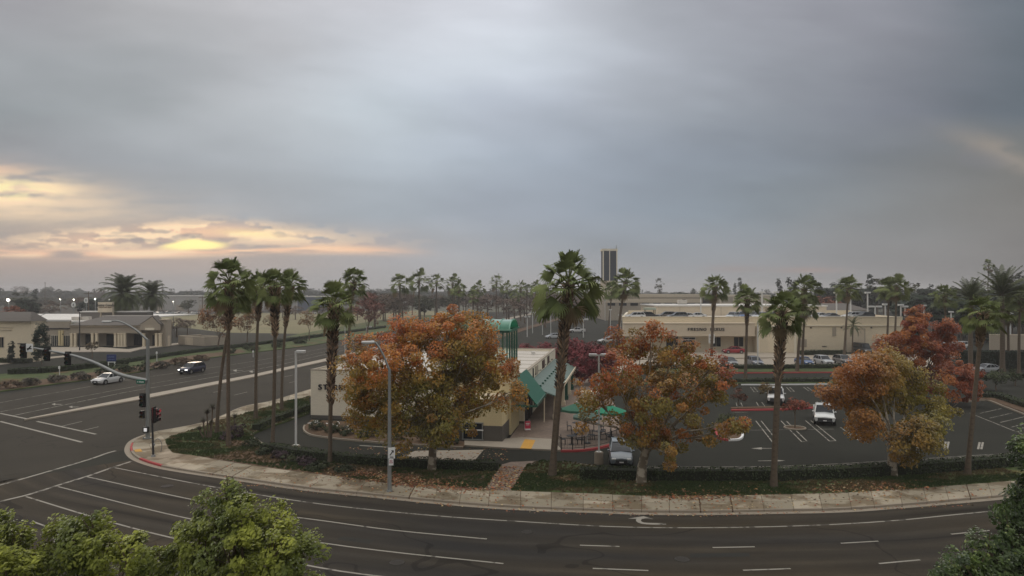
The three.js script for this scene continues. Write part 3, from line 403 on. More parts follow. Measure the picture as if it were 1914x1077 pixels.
for (const [px, m] of [[[[640, 1003], [700, 1010], [690, 1017], [628, 1009]], 0], [[[1290, 1035], [1400, 1034], [1402, 1041], [1290, 1043]], 0], [[[520, 950], [560, 955], [548, 960], [508, 955]], 0]]) part(street, 'asphalt_patch', flat(G(px), 0.0085), M.patch);
// crosswalks and stop lines
lineOn(street, [[-60, 922], [0, 907], [173, 857], [201, 847], [216, 843]], 0.26, M.worn, 0.0095); lineOn(street, [[-60, 955], [0, 938], [53, 925], [110, 907], [165, 890], [211, 874], [245, 863]], 0.26, M.worn, 0.0125);
for (const d of [[[0, 773], [54, 784]], [[69, 788], [179, 812]], [[0, 788], [153, 827]]]) lineOn(boulevard, d, 0.26);
for (const d of [[[115, 797], [153, 788]], [[155, 805], [184, 798]], [[398, 734], [416, 730]], [[437, 739], [462, 733]], [[540, 716], [556, 712]], [[530, 705], [548, 701]]]) lineOn(boulevard, d, 0.12);
lineOn(boulevard, [[25, 777], [252, 730], [480, 691], [640, 655], [800, 618], [1000, 583]], 0.16, M.worn); lineOn(boulevard, [[0, 770], [150, 742], [250, 723]], 0.13, M.worn); lineOn(boulevard, [[250, 723], [470, 685], [640, 651]], 0.1, M.worn);
lineOn(boulevard, [[-40, 760], [0, 753], [225, 713], [470, 676], [640, 645]], 0.12, M.worn);
for (const [x, y] of [[99, 756], [131, 761], [438, 693], [468, 695]]) { const p = at(x, y), q = at(x + 16, y + 0.2); part(boulevard, 'lane_arrow', mg([stripe([p, q], 0.3, 0.011), flat([at(x - 3, y), at(x + 4, y - 2.2), at(x + 4, y + 2.2)], 0.0145)]), M.paint); }
// raised median
{
  const top = [[58, 783], [258, 743], [480, 700], [643, 664], [820, 622], [1010, 582]], bot = [[45, 787], [276, 746], [480, 705], [643, 669], [820, 626], [1014, 584]];
  const A = G(top), B = G(bot); structure('median', slab([...A, ...B.reverse()], 0, 0.15), M.paleConcrete);
}
// kerb stones and paving slabs of the corner pavement
const pavement = structure('pavement', slab([...outer.filter((_, i) => i % 3 === 0).map((p, i, a) => p.clone().lerp(inner[i * 3], 0.01)), ...inner.filter((_, i) => i % 3 === 0).reverse()], -0.04, 0.112), M.joint);
{
  const R = rng(4), len = [0]; for (let i = 1; i < outer.length; i++) len.push(len[i - 1] + outer[i].distanceTo(outer[i - 1]));
  const mid = (f) => (d) => { let i = 1; while (i < len.length - 1 && len[i] < d) i++; const t = clamp((d - len[i - 1]) / (len[i] - len[i - 1] || 1)); return f[i - 1].clone().lerp(f[i], t); };
  const O = mid(outer), I = mid(inner), from = len[tOf(700, 694)], end = len[tOf(2100, 905)];
  const mats = [0, 1, 2, 3].map((k) => { const m = M.concrete.clone(); m.color.setRGB(1 - 0.1 * k, 1 - 0.1 * k, 1 - 0.11 * k); return m; });
  const quadSlab = (a, b, c, d, y0, y1) => slab([a, b, c, d], y0, y1);
  for (let d = from; d < end;) {
    const L = 1.5 + 0.5 * R(), gp = R() < 0.2 ? 0.085 : 0.03, a = O(d), b = O(d + L - gp), e = I(d + L - gp), f = I(d), w = a.distanceTo(f), k = Math.max(0.02, 0.17 / w), red = d > len[tOf(250, 826)] && d < len[tOf(300, 873)];
    mesh('kerb_stone', slab([a, b, b.clone().lerp(e, k), a.clone().lerp(f, k)].map((p) => p), -0.03, 0.135 + 0.006 * R()), red && R() < 0.75 ? M.redPaint : M.curb, pavement);
    const rows = w > 2.6 ? 2 : 1;
    for (let r = 0; r < rows; r++) { const t0 = mix(k + 0.006, 1, r / rows), t1 = mix(k + 0.006, 1, (r + 1) / rows) - 0.008, g = (p, q, t) => p.clone().lerp(q, t); mesh('paving_slab', slab([g(a, f, t0), g(b, e, t0), g(b, e, t1), g(a, f, t1)], 0.10, 0.132 + 0.008 * R()), mats[Math.floor(R() * 4)], pavement); }
    d += L;
  }
  const gut = outer.slice(tOf(700, 694)); structure('gutter', ribbon(gut, offset(gut, 0.42), 0.0085), M.curb);
  mesh('tactile_pad', slab(G([[250, 841], [253, 844.5], [266, 844], [262, 839]], 0.15), 0.12, 0.152), M.yellow, pavement);
}
// lawn strip around the corner, path, second lawn
const innerBetween = (p, q) => { const near = (x, y) => { const w = at(x, y); let b = 0; inner.forEach((v, i) => { if (v.distanceTo(w) < inner[b].distanceTo(w)) b = i; }); return b; }; return inner.slice(near(...p), near(...q) + 1); };
const lawnA = [...innerBetween([578, 743], [905, 918.5]), ...G([[937, 873], [900, 868], [700, 861], [560, 852], [520, 846], [488, 832], [474, 822], [473, 813], [500, 801], [540, 788], [578, 774]])];
structure('corner_lawn', slab(lawnA, -0.02, 0.142), M.grass);
const lawnB = [...innerBetween([956, 921], [2180, 872]), ...G([[2180, 856], [1914, 872], [1690, 884], [1450, 891], [1210, 887], [1128, 886], [1112, 874], [1060, 867], [1010, 865], [985, 873]])];
structure('verge_lawn', slab(lawnB, -0.02, 0.142), M.grass);
structure('brick_path', slab([...innerBetween([906, 918.6], [955, 921]), ...G([[984, 873], [1012, 864.5], [955, 867], [938, 872]])], -0.02, 0.139), M.paver);
const bedA = G([[420, 818], [520, 838], [560, 848], [700, 862], [900, 880], [915, 916], [838, 911.5], [745, 906], [615, 889], [520, 877], [466, 869], [401, 859], [370, 852], [430, 850]], 0.142);
const curbEdge = (name, px, w, h, mat, label) => { const P = smooth(G(px), px.length * 5); return structure(name, mg([ribbon(P, offset(P, w), h), ribbon(P, P.map((p) => p.clone()), h)].slice(0, 1).concat(slab([...P, ...offset(P, w).reverse()], -0.02, h - 0.002))), mat, label); };
curbEdge('drive_kerb', [[578, 773], [540, 787], [500, 800], [475, 811.5], [472, 817], [480, 824], [500, 836]], 0.16, 0.16, M.curb);
curbEdge('lawn_edge', [[985, 874], [1012, 865.5], [1060, 867.5], [1112, 874]], 0.15, 0.15, M.curb);
// planting island by the sign wall
const isl = G([[569, 803], [573, 809], [585, 814], [610, 818], [640, 821.5], [690, 826], [760, 831], [868, 838], [868, 828], [700, 808], [643, 790], [582, 787], [571, 797]]);
structure('planting_island', slab(isl, -0.02, 0.13), M.mulch); curbEdge('island_kerb', [[571, 797], [569, 803], [573, 809.5], [585, 815], [610, 819], [640, 822.5], [690, 827], [760, 832], [866, 838]], 0.16, 0.15, M.curb);
// drive-through pad and painted bars
structure('concrete_pad', flat(G([[738, 859], [776, 843], [904, 841], [884, 865]]), 0.006), M.paleConcrete); 
const yard = structure('parking_lot', flat(G([[486, 836], [600, 822], [760, 834], [955, 841], [1048, 846], [1170, 826], [1200, 740], [1380, 722], [1560, 720], [1800, 735], [2050, 790], [2200, 850], [1914, 872], [1690, 885], [1450, 892], [1210, 888], [1010, 866], [937, 873], [700, 862], [560, 853]]), 0.004), M.lot);
const lot = (pts, w = 0.1, mat = M.worn) => { const m = lineOn(yard, pts, w, mat, 0.0085); m.name = 'stall_line'; return m; };
lot([[672, 833], [770, 839]], 0.22, M.paint); lot([[1205, 872], [1320, 873], [1450, 872], [1550, 868], [1690, 860], [1800, 853], [1914, 846], [2050, 836]]); lot([[1205, 874.5], [1320, 875.5], [1450, 874.5], [1550, 870.5], [1690, 862.5], [1800, 855.5], [1914, 848.5], [2050, 838]]);
for (const [a, b, s, y] of [[1259, 1271, 0.5, 875], [1326, 1337, 1, 875], [1390, 1403, 3, 875], [1453, 1465, 6, 874], [1516, 1528, 7, 872], [1578, 1590, 8, 870], [1637, 1649, 10, 867], [1690, 1703, 13, 864], [1745, 1757, 13, 860], [1797, 1809, 14, 857], [1846, 1858, 14, 853]]) { lot([[a, y], [a + s, y + 7]]); lot([[b, y], [b + s, y + 7]]); }
for (const [a, b, c, d] of [[[1413, 787], [1444.6, 827.5], [1423, 787], [1454.6, 826.7]], [[1460, 787], [1498.5, 826], [1469.7, 787], [1509, 825.5]], [[1506, 786.6], [1550.7, 825], [1516, 786.6], [1562.4, 824]], [[1571, 799], [1604, 823], [1581, 799], [1612, 821]], [[1403, 724], [1410, 733], [1409, 724], [1416.5, 732.5]], [[1436, 724], [1443, 732], [1442, 724], [1450, 732]], [[1470, 724], [1478, 732], [1476, 724], [1485, 732]], [[1502, 724], [1512, 731], [1509, 724], [1519, 731]], [[1376, 753], [1378, 760], [1385, 753], [1388, 760]], [[1414, 752], [1419, 761], [1424, 752], [1430, 760]], [[1527, 751], [1536, 758], [1535, 750], [1546, 757]]]) { lot([a, b]); lot([c, d]); lot([b, d]); }
lot([[1393, 804.6], [1559, 802.4]], 0.07); lot([[1369, 771], [1398, 771]], 0.12); lot([[1369, 782], [1407, 782]], 0.12);
for (const [tip, h0, h1, sh] of [[[1404, 838.5], [1424, 836.5], [1424, 840.6], [1446, 838.4]], [[1468, 861.4], [1448, 859.6], [1448, 863.4], [1417, 862]]]) part(yard, 'direction_arrow', mg([flat([at(...tip), at(...h1), at(...h0)], 0.0085), stripe([at(h0[0], (h0[1] + h1[1]) / 2), at(...sh)], 0.14, 0.0125)]), M.paint);
for (const [x, y] of [[1765, 839], [1770.5, 839], [1828.5, 840], [1834.5, 840]]) lot([[x, y], [x + 3, y - 13]], 0.16, M.paint);
for (const d of [[[1832, 773], [1872, 764]], [[1850, 782], [1893, 772]], [[1870, 790], [1916, 779]], [[1890, 799], [1932, 788]], [[1812, 772], [1914, 813]]]) lot(d);
curbEdge('lot_kerb', [[1385, 720], [1440, 720], [1500, 719.5], [1548, 719]], 0.2, 0.16, M.whitePaint); curbEdge('right_kerb', [[1805, 752], [1843, 749.5], [1880, 762], [1914, 775], [1980, 800]], 0.2, 0.16, M.curb);
structure('far_verge', slab(G([[1180, 719], [1548, 717.5], [1800, 717], [1800, 712], [1548, 711.5], [1180, 712]]), -0.01, 0.13), M.grass); structure('right_bed', slab(G([[1806, 750], [1843, 747.5], [1985, 797], [2050, 790], [1914, 752], [1860, 738], [1815, 738]]), -0.01, 0.13), M.mulch);
curbEdge('red_kerb', [[1320, 698.5], [1385, 698], [1470, 697.5], [1570, 697]], 0.35, 0.17, M.redPaint); structure('frontage_verge', slab(G([[1180, 697], [1580, 696], [1580, 687], [1180, 688]]), -0.01, 0.13), M.grass);
curbEdge('divider_kerb', [[1366, 768], [1420, 767], [1470, 766], [1532, 762]], 0.35, 0.17, M.redPaint); structure('divider_bed', slab(G([[1366, 765.5], [1420, 764.5], [1470, 763.5], [1532, 759.5], [1532, 757.5], [1470, 761], [1366, 763]]), -0.01, 0.13), M.mulch);
{ // planter with white and red kerb
  const px = [[1334, 800], [1338, 812], [1345, 821], [1360, 824.5], [1380, 823.5], [1389, 818], [1388, 810], [1378, 795], [1370, 788], [1352, 786], [1338, 790]];
  structure('planter_soil', slab(G(px), -0.01, 0.12), M.mulch); curbEdge('planter_kerb', [[1370, 788], [1378, 795], [1388, 810], [1390, 818], [1381, 824], [1362, 825]], 0.2, 0.17, M.whitePaint); curbEdge('planter_red_kerb', [[1362, 825], [1345, 822], [1338, 813], [1333, 800]], 0.2, 0.17, M.redPaint);
}
{ const c = at(1486, 801); structure('tree_ring', new THREE.TorusGeometry(0.95, 0.09, 6, 20).rotateX(Math.PI / 2).translate(c.x, 0.06, c.z), M.curb); structure('tree_pit', new THREE.CircleGeometry(0.9, 20).rotateX(-Math.PI / 2).translate(c.x, 0.03, c.z), M.mulch); }
// café terrace, ramp pad, patio
structure('terrace', slab(G([[868, 834], [955, 839.5], [1048, 843.5], [1100, 842], [1140, 834], [1168, 821], [1150, 760], [1110, 700], [1050, 690], [1010, 740], [975, 790], [950, 826]]), -0.02, 0.12), M.paver);
structure('terrace_apron', slab(G([[868, 834.6], [955, 840], [1048, 844], [1046, 824], [975, 820], [955, 822], [868, 826]]), -0.01, 0.126), M.paleConcrete);
structure('ramp_pad', slab(G([[972, 838], [993, 839], [1001, 823], [981, 821]], 0.13), 0.1, 0.131), M.yellow);
curbEdge('patio_kerb', [[1048, 844.5], [1070, 844.5], [1092, 843], [1120, 838.5], [1143, 832], [1163, 823], [1172, 815]], 0.25, 0.17, M.redPaint);
// beyond the boulevard: verge, lots, dry field
structure('far_lawn', slab([...G([[-300, 778], [0, 733], [180, 709], [268, 695], [350, 675], [581, 646.5], [720, 621.5], [860, 600]]), ...G([[850, 597], [720, 612], [560, 637], [330, 664], [240, 674], [110, 690], [0, 701], [-300, 733]])], -0.02, 0.12), M.grass);
structure('shrub_bed', slab(G([[-100, 747], [0, 732], [180, 708], [268, 694], [350, 674.5], [460, 659], [450, 655], [340, 668], [250, 686], [120, 705], [0, 722], [-100, 735]]), 0, 0.128), M.mulch);
structure('far_pavement', slab(G([[-200, 706], [0, 682.5], [60, 675], [130, 667], [131, 664.5], [60, 671], [0, 678], [-200, 700]]), -0.01, 0.1), M.paleConcrete);
structure('shop_pavement', slab(G([[95, 662], [130, 659], [190, 658.5], [243, 659], [262, 654], [335, 644.5], [333, 642], [262, 650], [240, 654], [190, 650], [95, 650]]), -0.01, 0.14), M.paleConcrete);
structure('dry_field', flat(G([[255, 601], [420, 622], [560, 624], [730, 603], [860, 584], [760, 580], [520, 585], [260, 590]]), 0.006), M.dry); structure('field_lawn', flat(G([[530, 631], [620, 626], [730, 611], [850, 590], [790, 589], [700, 600], [560, 624]]), 0.01), M.grass);
structure('far_lot', flat(G([[-300, 590], [260, 589.5], [520, 584.5], [760, 579.5], [760, 576], [-300, 577]]), 0.006), M.asphalt);

// ------------------------------------------------------------------ buildings
M.maroon = std({ color: rgb(0.07, 0.035, 0.03) });
const font = { bold: await new FontLoader().loadAsync('fonts/droid/droid_sans_bold.typeface.json'), serif: await new FontLoader().loadAsync('fonts/droid/droid_serif_bold.typeface.json'), sans: await new FontLoader().loadAsync('fonts/droid/droid_sans_regular.typeface.json') };
function letters(str, h, depth, f = font.bold, wide = 1) { const g = new TextGeometry(str, { font: f, size: h, depth, curveSegments: 4, bevelEnabled: false }); g.computeBoundingBox(); const b = g.boundingBox; g.translate(-(b.min.x + b.max.x) / 2, -(b.min.y + b.max.y) / 2, 0); g.scale(wide, 1, 1); return g; }
const yawTo = (a, b) => Math.atan2(-(b.z - a.z), b.x - a.x);         // turn that lays +X along a -> b
// a wall-aligned frame: local x along the front, z out of it, origin at front left base
function frame(name, a, b, label, category, grp) { const g = group(name, a.clone().setY(0), yawTo(a, b), label, category, grp); g.userData.span = a.distanceTo(b); return g; }
const win = (parent, x, y, w, h, z = 0.02, mull = 1, fm = M.dark, name = 'window') => { const f = mesh(name, mg([box(w + 0.16, 0.09, 0.12, x, y - h / 2, z), box(w + 0.16, 0.09, 0.12, x, y + h / 2, z), box(0.09, h, 0.12, x - w / 2, y, z), box(0.09, h, 0.12, x + w / 2, y, z), ...Array.from({ length: mull }, (_, k) => box(0.06, h, 0.1, x - w / 2 + w * (k + 1) / (mull + 1), y, z))]), fm, parent); mesh('pane', box(w, h, 0.04, x, y, z - 0.012), M.glass, f); return f; };

{ // café with sign wall, entry block, vaulted green lantern
  const fl = V(-20.9, 0, -72.2), fr = V(1.2, 0, -68.6), g = frame('cafe_building', fl, fr, 'low cream cafe with dark sign letters and a green vaulted roof lantern', 'building'), S = g.userData.span, hh = 5.0, dep = 31;
  const wall = (w, h, d, x, y, z) => box(w, h, d, x + w / 2, y + h / 2, z - d / 2);
  mesh('wall', mg([wall(S, hh - 0.35, 0.3, 0, 0.35, 0), wall(0.3, hh, dep - 0.3, 0, 0, -0.3), wall(0.3, hh, dep - 0.3, S - 0.3, 0, -0.3), wall(S - 0.6, hh, 0.3, 0.3, 0, -dep + 0.3)]), M.white, g);
  mesh('plinth', wall(S, 0.35, 0.28, 0, 0, -0.005), M.darkTile, g);
  const roof = mesh('roof', mg([wall(S - 0.6, 0.25, dep - 0.6, 0.3, hh - 0.55, -0.3)]), M.roofFlat, g); mesh('coping', mg([wall(S + 0.06, 0.09, 0.36, -0.03, hh, 0.03), wall(0.36, 0.09, dep - 0.66, -0.03, hh, -0.33), wall(0.36, 0.09, dep - 0.66, S - 0.33, hh, -0.33), wall(S + 0.06, 0.09, 0.36, -0.03, hh, -dep + 0.33)]), M.paleConcrete, roof);
  for (let k = 0; k < 6; k++) mesh('roof_seam', wall(S - 0.8, 0.03, 0.16, 0.4, hh - 0.3, -3.5 - k * 4.4), M.paleConcrete, roof);
  for (const [x, z, s] of [[18, -14, 0.8], [14, -22, 1.1], [20, -25, 0.5]]) mesh('roof_vent', mg([rbox(s, s * 0.8, s, 0.05, x, hh - 0.3 + s * 0.4, z), rbox(s * 1.15, 0.1, s * 1.15, 0.03, x, hh - 0.3 + s * 0.82, z)]), M.roofWhite, roof);
  const word = 'STARBUCKS'; let x = 1.05; for (const ch of word) { mesh('sign_letter', letters(ch, 0.54, 0.1, font.bold, 1.2).translate(x, 3.28, 0.0), M.dark, g); x += 0.57; }
  // stucco entry block with the lantern on top
  const bx = S - 5.9, ew = 5.4;
  mesh('entry_block', mg([wall(ew, 6.15, 5.0, bx, 0, 5.0)]), M.yellowStucco, g); mesh('entry_cornice', mg([wall(ew + 0.24, 0.22, 5.24, bx - 0.12, 6.15, 5.12), wall(ew + 0.12, 0.14, 5.12, bx - 0.06, 4.7, 5.06)]), M.cream, g);
  mesh('vestibule', mg([wall(4.1, 2.2, 3.6, bx + 1.1, 1.45, 8.5)]), M.yellowStucco, g); mesh('vestibule_base', mg([wall(4.16, 1.45, 3.62, bx + 1.07, 0, 8.52)]), M.darkTile, g); mesh('vestibule_cap', wall(4.3, 0.14, 3.7, bx + 1.0, 3.65, 8.6), M.cream, g);
  win(g, bx + 2.6, 0.95, 1.75, 1.45, 8.55, 1, M.steel, 'entrance_window'); mesh('pilaster', wall(0.7, 3.2, 0.3, bx + 0.75, 0, 8.62), M.darkTile, g); mesh('band', wall(1.9, 0.08, 0.12, bx + 1.65, 1.02, 8.66), M.whitePaint, g);
  for (const dx of [3.7, 4.25]) mesh('wall_vent', box(0.3, 0.42, 0.06, bx + dx, 5.1, 5.02), M.dark, g);
  // recessed shopfront under the awning
  const door = mesh('shop_door', mg([wall(0.06, 2.6, 2.4, S + 0.02, 0.05, -0.5), wall(0.06, 2.4, 1.9, S + 0.02, 0.1, -3.4)]), M.glass, g); mesh('door_frame', mg([wall(0.1, 0.1, 2.5, S + 0.03, 2.65, -0.45), wall(0.1, 0.1, 2.0, S + 0.03, 2.5, -3.35), ...[-0.45, -1.7, -2.9, -3.35, -5.25].map((z) => wall(0.1, 2.6, 0.08, S + 0.03, 0.05, z))]), M.dark, door);
  // lantern: posts, glazing, ribbed vault
  const lan = mesh('roof_lantern', mg([9.35].flatMap((y) => [wall(ew - 0.3, 0.24, 0.2, bx + 0.15, y, 4.87), wall(ew - 0.3, 0.24, 0.2, bx + 0.15, y, 0.33), wall(0.2, 0.24, 4.34, bx + 0.15, y, 4.67), wall(0.2, 0.24, 4.34, bx + ew - 0.35, y, 4.67)])), M.green, g);
  for (const z of [0.3, 1.75, 3.2, 4.7]) mesh('post', box(0.11, 4.0, 0.11, bx + ew - 0.18, 7.4, z), M.greenDark, lan); for (let k = 0; k < 5; k++) mesh('post', box(0.11, 4.0, 0.11, bx + 0.2 + k * 1.2, 7.4, 4.78), M.greenDark, lan); for (let k = 0; k < 4; k += 3) mesh('post', box(0.16, 4.0, 0.16, bx + 0.2 + k * 1.2, 7.4, 0.25), M.greenDark, lan);
  for (const q of [box(0.03, 2.6, 4.3, bx + ew - 0.22, 8.0, 2.5), box(ew - 0.5, 2.6, 0.03, bx + ew / 2, 8.0, 4.74)]) mesh('lantern_glazing', q, new THREE.MeshPhysicalMaterial({ color: rgb(0.88, 0.97, 0.94), roughness: 0.05, transmission: 0.97, thickness: 0, side: THREE.DoubleSide }), lan);
  const arc = (r, n, f) => Array.from({ length: n + 1 }, (_, k) => f(k / n * Math.PI, r)); const prof = arc(1, 14, (a) => [Math.cos(a) * 2.42, Math.sin(a) * 0.85]);
  mesh('vault', loft([bx + 0.1, bx + ew - 0.1].map((xx) => [...prof.map(([z, y]) => [xx, 9.63 + y, 2.5 + z]), ...prof.map(([z, y]) => [xx, 9.61 + y * 0.98, 2.5 + z * 0.99]).reverse()]), false, false), new THREE.MeshPhysicalMaterial({ color: rgb(0.16, 0.58, 0.42), roughness: 0.4, transmission: 0.8, thickness: 0, side: THREE.DoubleSide }), lan);
  for (let k = 0; k < 6; k++) { const xx = bx + 0.15 + k * (ew - 0.3) / 5; mesh('vault_rib', tube(prof.map(([z, y]) => V(xx, 9.65 + y * 1.01, 2.5 + z * 1.01)), prof.map(() => 0.06), 5), M.greenRib, lan); }
  for (const z of [4.95, 0.05]) mesh('eave', box(ew, 0.16, 0.16, bx + ew / 2, 9.62, z), M.greenRib, lan);
  // right side: awning over the door, arcade roof, decorated parapet
  const aw = (x0, y0, x1, y1, z0, z1, th) => { const a = new THREE.Shape([new THREE.Vector2(x0, y0), new THREE.Vector2(x1, y1), new THREE.Vector2(x1, y1 - th), new THREE.Vector2(x0, y0 - th)]); return new THREE.ExtrudeGeometry(a, { depth: z1 - z0, bevelEnabled: false }).translate(0, 0, z0); };
  mesh('awning', aw(S + 0.02, 5.35, S + 1.95, 2.95, -1.5, 5.6, 0.12), M.green, g); mesh('awning_fascia', mg([box(0.08, 0.28, 7.1, S + 1.98, 2.82, 2.05), box(2.0, 0.2, 0.08, S + 1.0, 2.78, 5.58)]), M.greenDark, g); for (const z of [-1.2]) mesh('awning_post', cyl(0.07, 0.07, 2.75, S + 1.85, 0, z), M.cream, g);
  const arcade = mesh('arcade_roof', aw(S + 0.02, 3.75, S + 3.0, 2.7, -30, -1.6, 0.12), M.greenMetal, g); for (let k = 0; k < 12; k++) mesh('snow_guard', box(0.22, 0.16, 0.22, S + 1.2, 3.42, -3.5 - k * 2.2), M.greenDark, arcade);
  mesh('arcade_fascia', box(0.1, 0.3, 28.4, S + 3.02, 2.62, -15.8), M.cream, g); for (let k = 0; k < 7; k++) mesh('arcade_post', mg([box(0.34, 2.5, 0.34, S + 2.8, 1.25, -3 - k * 4.4), box(0.5, 0.6, 0.5, S + 2.8, 0.3, -3 - k * 4.4)]), k % 2 ? M.greenDark : M.cream, g);
  for (const [z, w, m] of [[-9.5, 2.0, M.tan], [-16, 2.2, M.maroon], [-21.5, 1.7, M.maroon]]) mesh('wall_plaque', rbox(0.1, 0.95, w, 0.04, S + 0.05, 4.4, z), m, g); for (let k = 0; k < 14; k++) mesh('wall_tile', box(0.06, 0.16, 0.26, S + 0.03, k % 2 ? 3.92 : 4.05, -5 - k * 1.7), M.dark, g);
  mesh('downpipe', box(0.12, 1.4, 0.16, S + 0.06, 4.2, -6.4), M.dark, g);
  for (const [z, h] of [[-0.6, 1.7], [-7, 1.9], [-12, 2.1]]) mesh('shop_window', mg([box(0.06, h, 3.2, S + 0.03, 0.7 + h / 2, z - 2.2)]), M.glass, g);
}
{ // car showroom with roof parking deck
  const a = at(1180, 661), b = at(1692, 661), g = frame('car_showroom', a, b, 'long cream car showroom with dark name letters and cars parked on its roof', 'building'), S = g.userData.span, D = -a.z, hx = (px) => xAt(px, D) - a.x, hy = (py) => hAt(py, D);
  const wall = (x0, x1, y0, y1, z0, z1) => box(x1 - x0, y1 - y0, z1 - z0, (x0 + x1) / 2, (y0 + y1) / 2, (z0 + z1) / 2), T = hy(594), plan = (q, y0, y1) => slab(q.map(([x, z]) => V(x, 0, z)), y0, y1);
  mesh('wall', mg([wall(hx(1168), hx(1414), 0, T, -3.3, -3), wall(hx(1417), hx(1487), 0, hy(612), -3, 0), wall(hx(1414.5), hx(1702), 0, T, -3.6, -3.02), plan([[hx(1168), -3.3], [hx(1168) + 0.4, -3.3], [hx(1168) + 7.4, -40], [hx(1168) + 7, -40]], 0, T), plan([[hx(1702) - 0.4, -3.6], [hx(1702), -3.6], [hx(1702) + 7, -40], [hx(1702) + 6.6, -40]], 0, T)]), M.cream, g);
  const fas = mesh('fascia', mg([wall(hx(1168), hx(1414), hy(627), hy(606), -3, -0.6), wall(hx(1168) - 0.1, hx(1414) + 0.1, hy(606), hy(604), -3, -0.5), wall(hx(1168) - 0.1, hx(1414) + 0.1, hy(629), hy(627), -3, -0.5)]), M.beige, g); mesh('ledge', mg([wall(hx(1487), hx(1700), hy(611), hy(609), -3.02, -2.8), wall(hx(1168) - 0.05, hx(1702), T, T + 0.12, -3.7, -2.9), plan([[hx(1168) - 0.05, -3.7], [hx(1168) + 0.45, -3.7], [hx(1168) + 7.4, -40], [hx(1168) + 6.9, -40]], T, T + 0.12), wall(hx(1416), hx(1488), hy(612), hy(610), -3, 0.1)]), M.white, g);
  for (const px of [1417.5, 1486]) mesh('corner_pilaster', wall(hx(px) - 0.25, hx(px) + 0.25, 0, hy(609), -0.3, 0.12), M.white, g);
  mesh('roof_deck', plan([[hx(1168) + 0.45, -3.62], [hx(1702) - 0.45, -3.62], [hx(1702) + 6.5, -39.9], [hx(1168) + 7.45, -39.9]], T - 1.0, T - 0.75), M.roofFlat, g);
  const deckRail = mesh('deck_wall', mg([wall(hx(1168) + 7.5, hx(1702) + 7, T - 0.75, T + 0.6, -40.3, -40.02)]), M.cream, g);
  let k = 0; for (const w of ['FRESNO', 'LEXUS']) { const L = letters(w, 0.62, 0.12, font.bold, w === 'FRESNO' ? 1.28 : 1.26); mesh('sign_word', L.translate(hx(w === 'FRESNO' ? 1304.5 : 1342.5), hy(616), -0.6), M.dark, g); }
  for (const px of [1346, 1389]) win(g, hx(px), hy(641), 2.15, 2.15, -2.95, 1, M.white); 
  const ent = win(g, hx(1294), hy(647), 2.8, 3.4, -2.92, 1, M.whitePaint, 'entrance'); mesh('transom', box(2.9, 0.16, 0.14, hx(1294), hy(637), -2.9), M.whitePaint, ent);
  win(g, hx(1262), hy(645), 2.4, 3.2, -2.95, 1, M.dark);
  mesh('garage_door', mg(Array.from({ length: 6 }, (_, i) => wall(hx(1502), hx(1519), hy(651) + i * 0.29, hy(651) + i * 0.29 + 0.27, -3.02, -2.96))), M.tan, g); mesh('garage_door', mg(Array.from({ length: 9 }, (_, i) => wall(hx(1595), hx(1629), 0.3 + i * 0.52, 0.3 + i * 0.52 + 0.49, -3.02, -2.94))), M.beige, g); mesh('door_surround', mg([wall(hx(1593.5), hx(1595), 0, 5.1, -3.02, -2.9), wall(hx(1629), hx(1630.5), 0, 5.1, -3.02, -2.9), wall(hx(1593.5), hx(1630.5), 5.1, 5.25, -3.02, -2.9)]), M.tan, g);
  mesh('wall_panel', wall(hx(1568), hx(1575), hy(630), hy(613), -3.02, -2.9), M.tan, g); mesh('sign_word', letters('PARTS', 0.26, 0.06).translate(hx(1553), hy(650), -3.0), M.dark, g);
  for (const px of [1527, 1585, 1642]) mesh('wall_lamp', rbox(0.3, 0.25, 0.25, 0.05, hx(px), hy(614), -2.9), M.dark, g);
  structure('showroom_forecourt', slab(G([[1190, 673], [1495, 669.5], [1496, 660], [1190, 660]]), -0.01, 0.2), M.paleConcrete); structure('showroom_drive', flat(G([[1150, 697], [1700, 697], [1800, 662], [1140, 662]]), 0.004), M.paleConcrete);
}
{ const D = 160, y = hAt(594, dAt(661)) - 0.75, g = group('roof_canopy', V(xAt(1221, D), y, -D - 4), 0, 'small pale green canopy on dark posts on the showroom roof', 'canopy'); mesh('top', rbox(2.6, 0.5, 2.2, 0.06, 0, 2.35, 0), std({ color: rgb(0.46, 0.52, 0.42) }), g); for (const x of [-1.1, 1.1]) for (const z of [-0.9, 0.9]) mesh('post', cyl(0.07, 0.07, 2.1, x, 0, z, 8), M.dark, g); }
{ const D = 190, g = group('rooftop_unit', V(xAt(1282, D), 9.9, -D - 4), 0, 'pale grey air conditioning unit on the beige building behind the roof deck', 'air conditioner'); mesh('case', rbox(2.4, 1.1, 1.6, 0.06, 0, 0.65, 0), M.roofFlat, g); mesh('fan_guard', new THREE.CylinderGeometry(0.5, 0.5, 0.14, 16).translate(0.5, 1.27, 0), M.dark, g); mesh('curb', box(2.6, 0.12, 1.8, 0, 0.06, 0), M.steel, g); }
{ const a = at(1229, 600), D = 186, g = frame('service_building', V(xAt(1229, D), 0, -D), V(xAt(1545, D), 0, -D), 'flat beige building with white roof edge rising behind the showroom roof deck', 'building'), S = g.userData.span; mesh('wall', box(S, hAt(573, D), 24, S / 2, hAt(573, D) / 2, -12), M.beige, g); mesh('roof_edge', box(S + 0.4, 0.35, 24.4, S / 2, hAt(573, D) + 0.17, -12), M.roofWhite, g); for (const x of [6, 17, 29]) mesh('wall_joint', box(0.12, hAt(574, D) - 0.2, 0.06, x, hAt(574, D) / 2, 0.01), M.tan, g); }
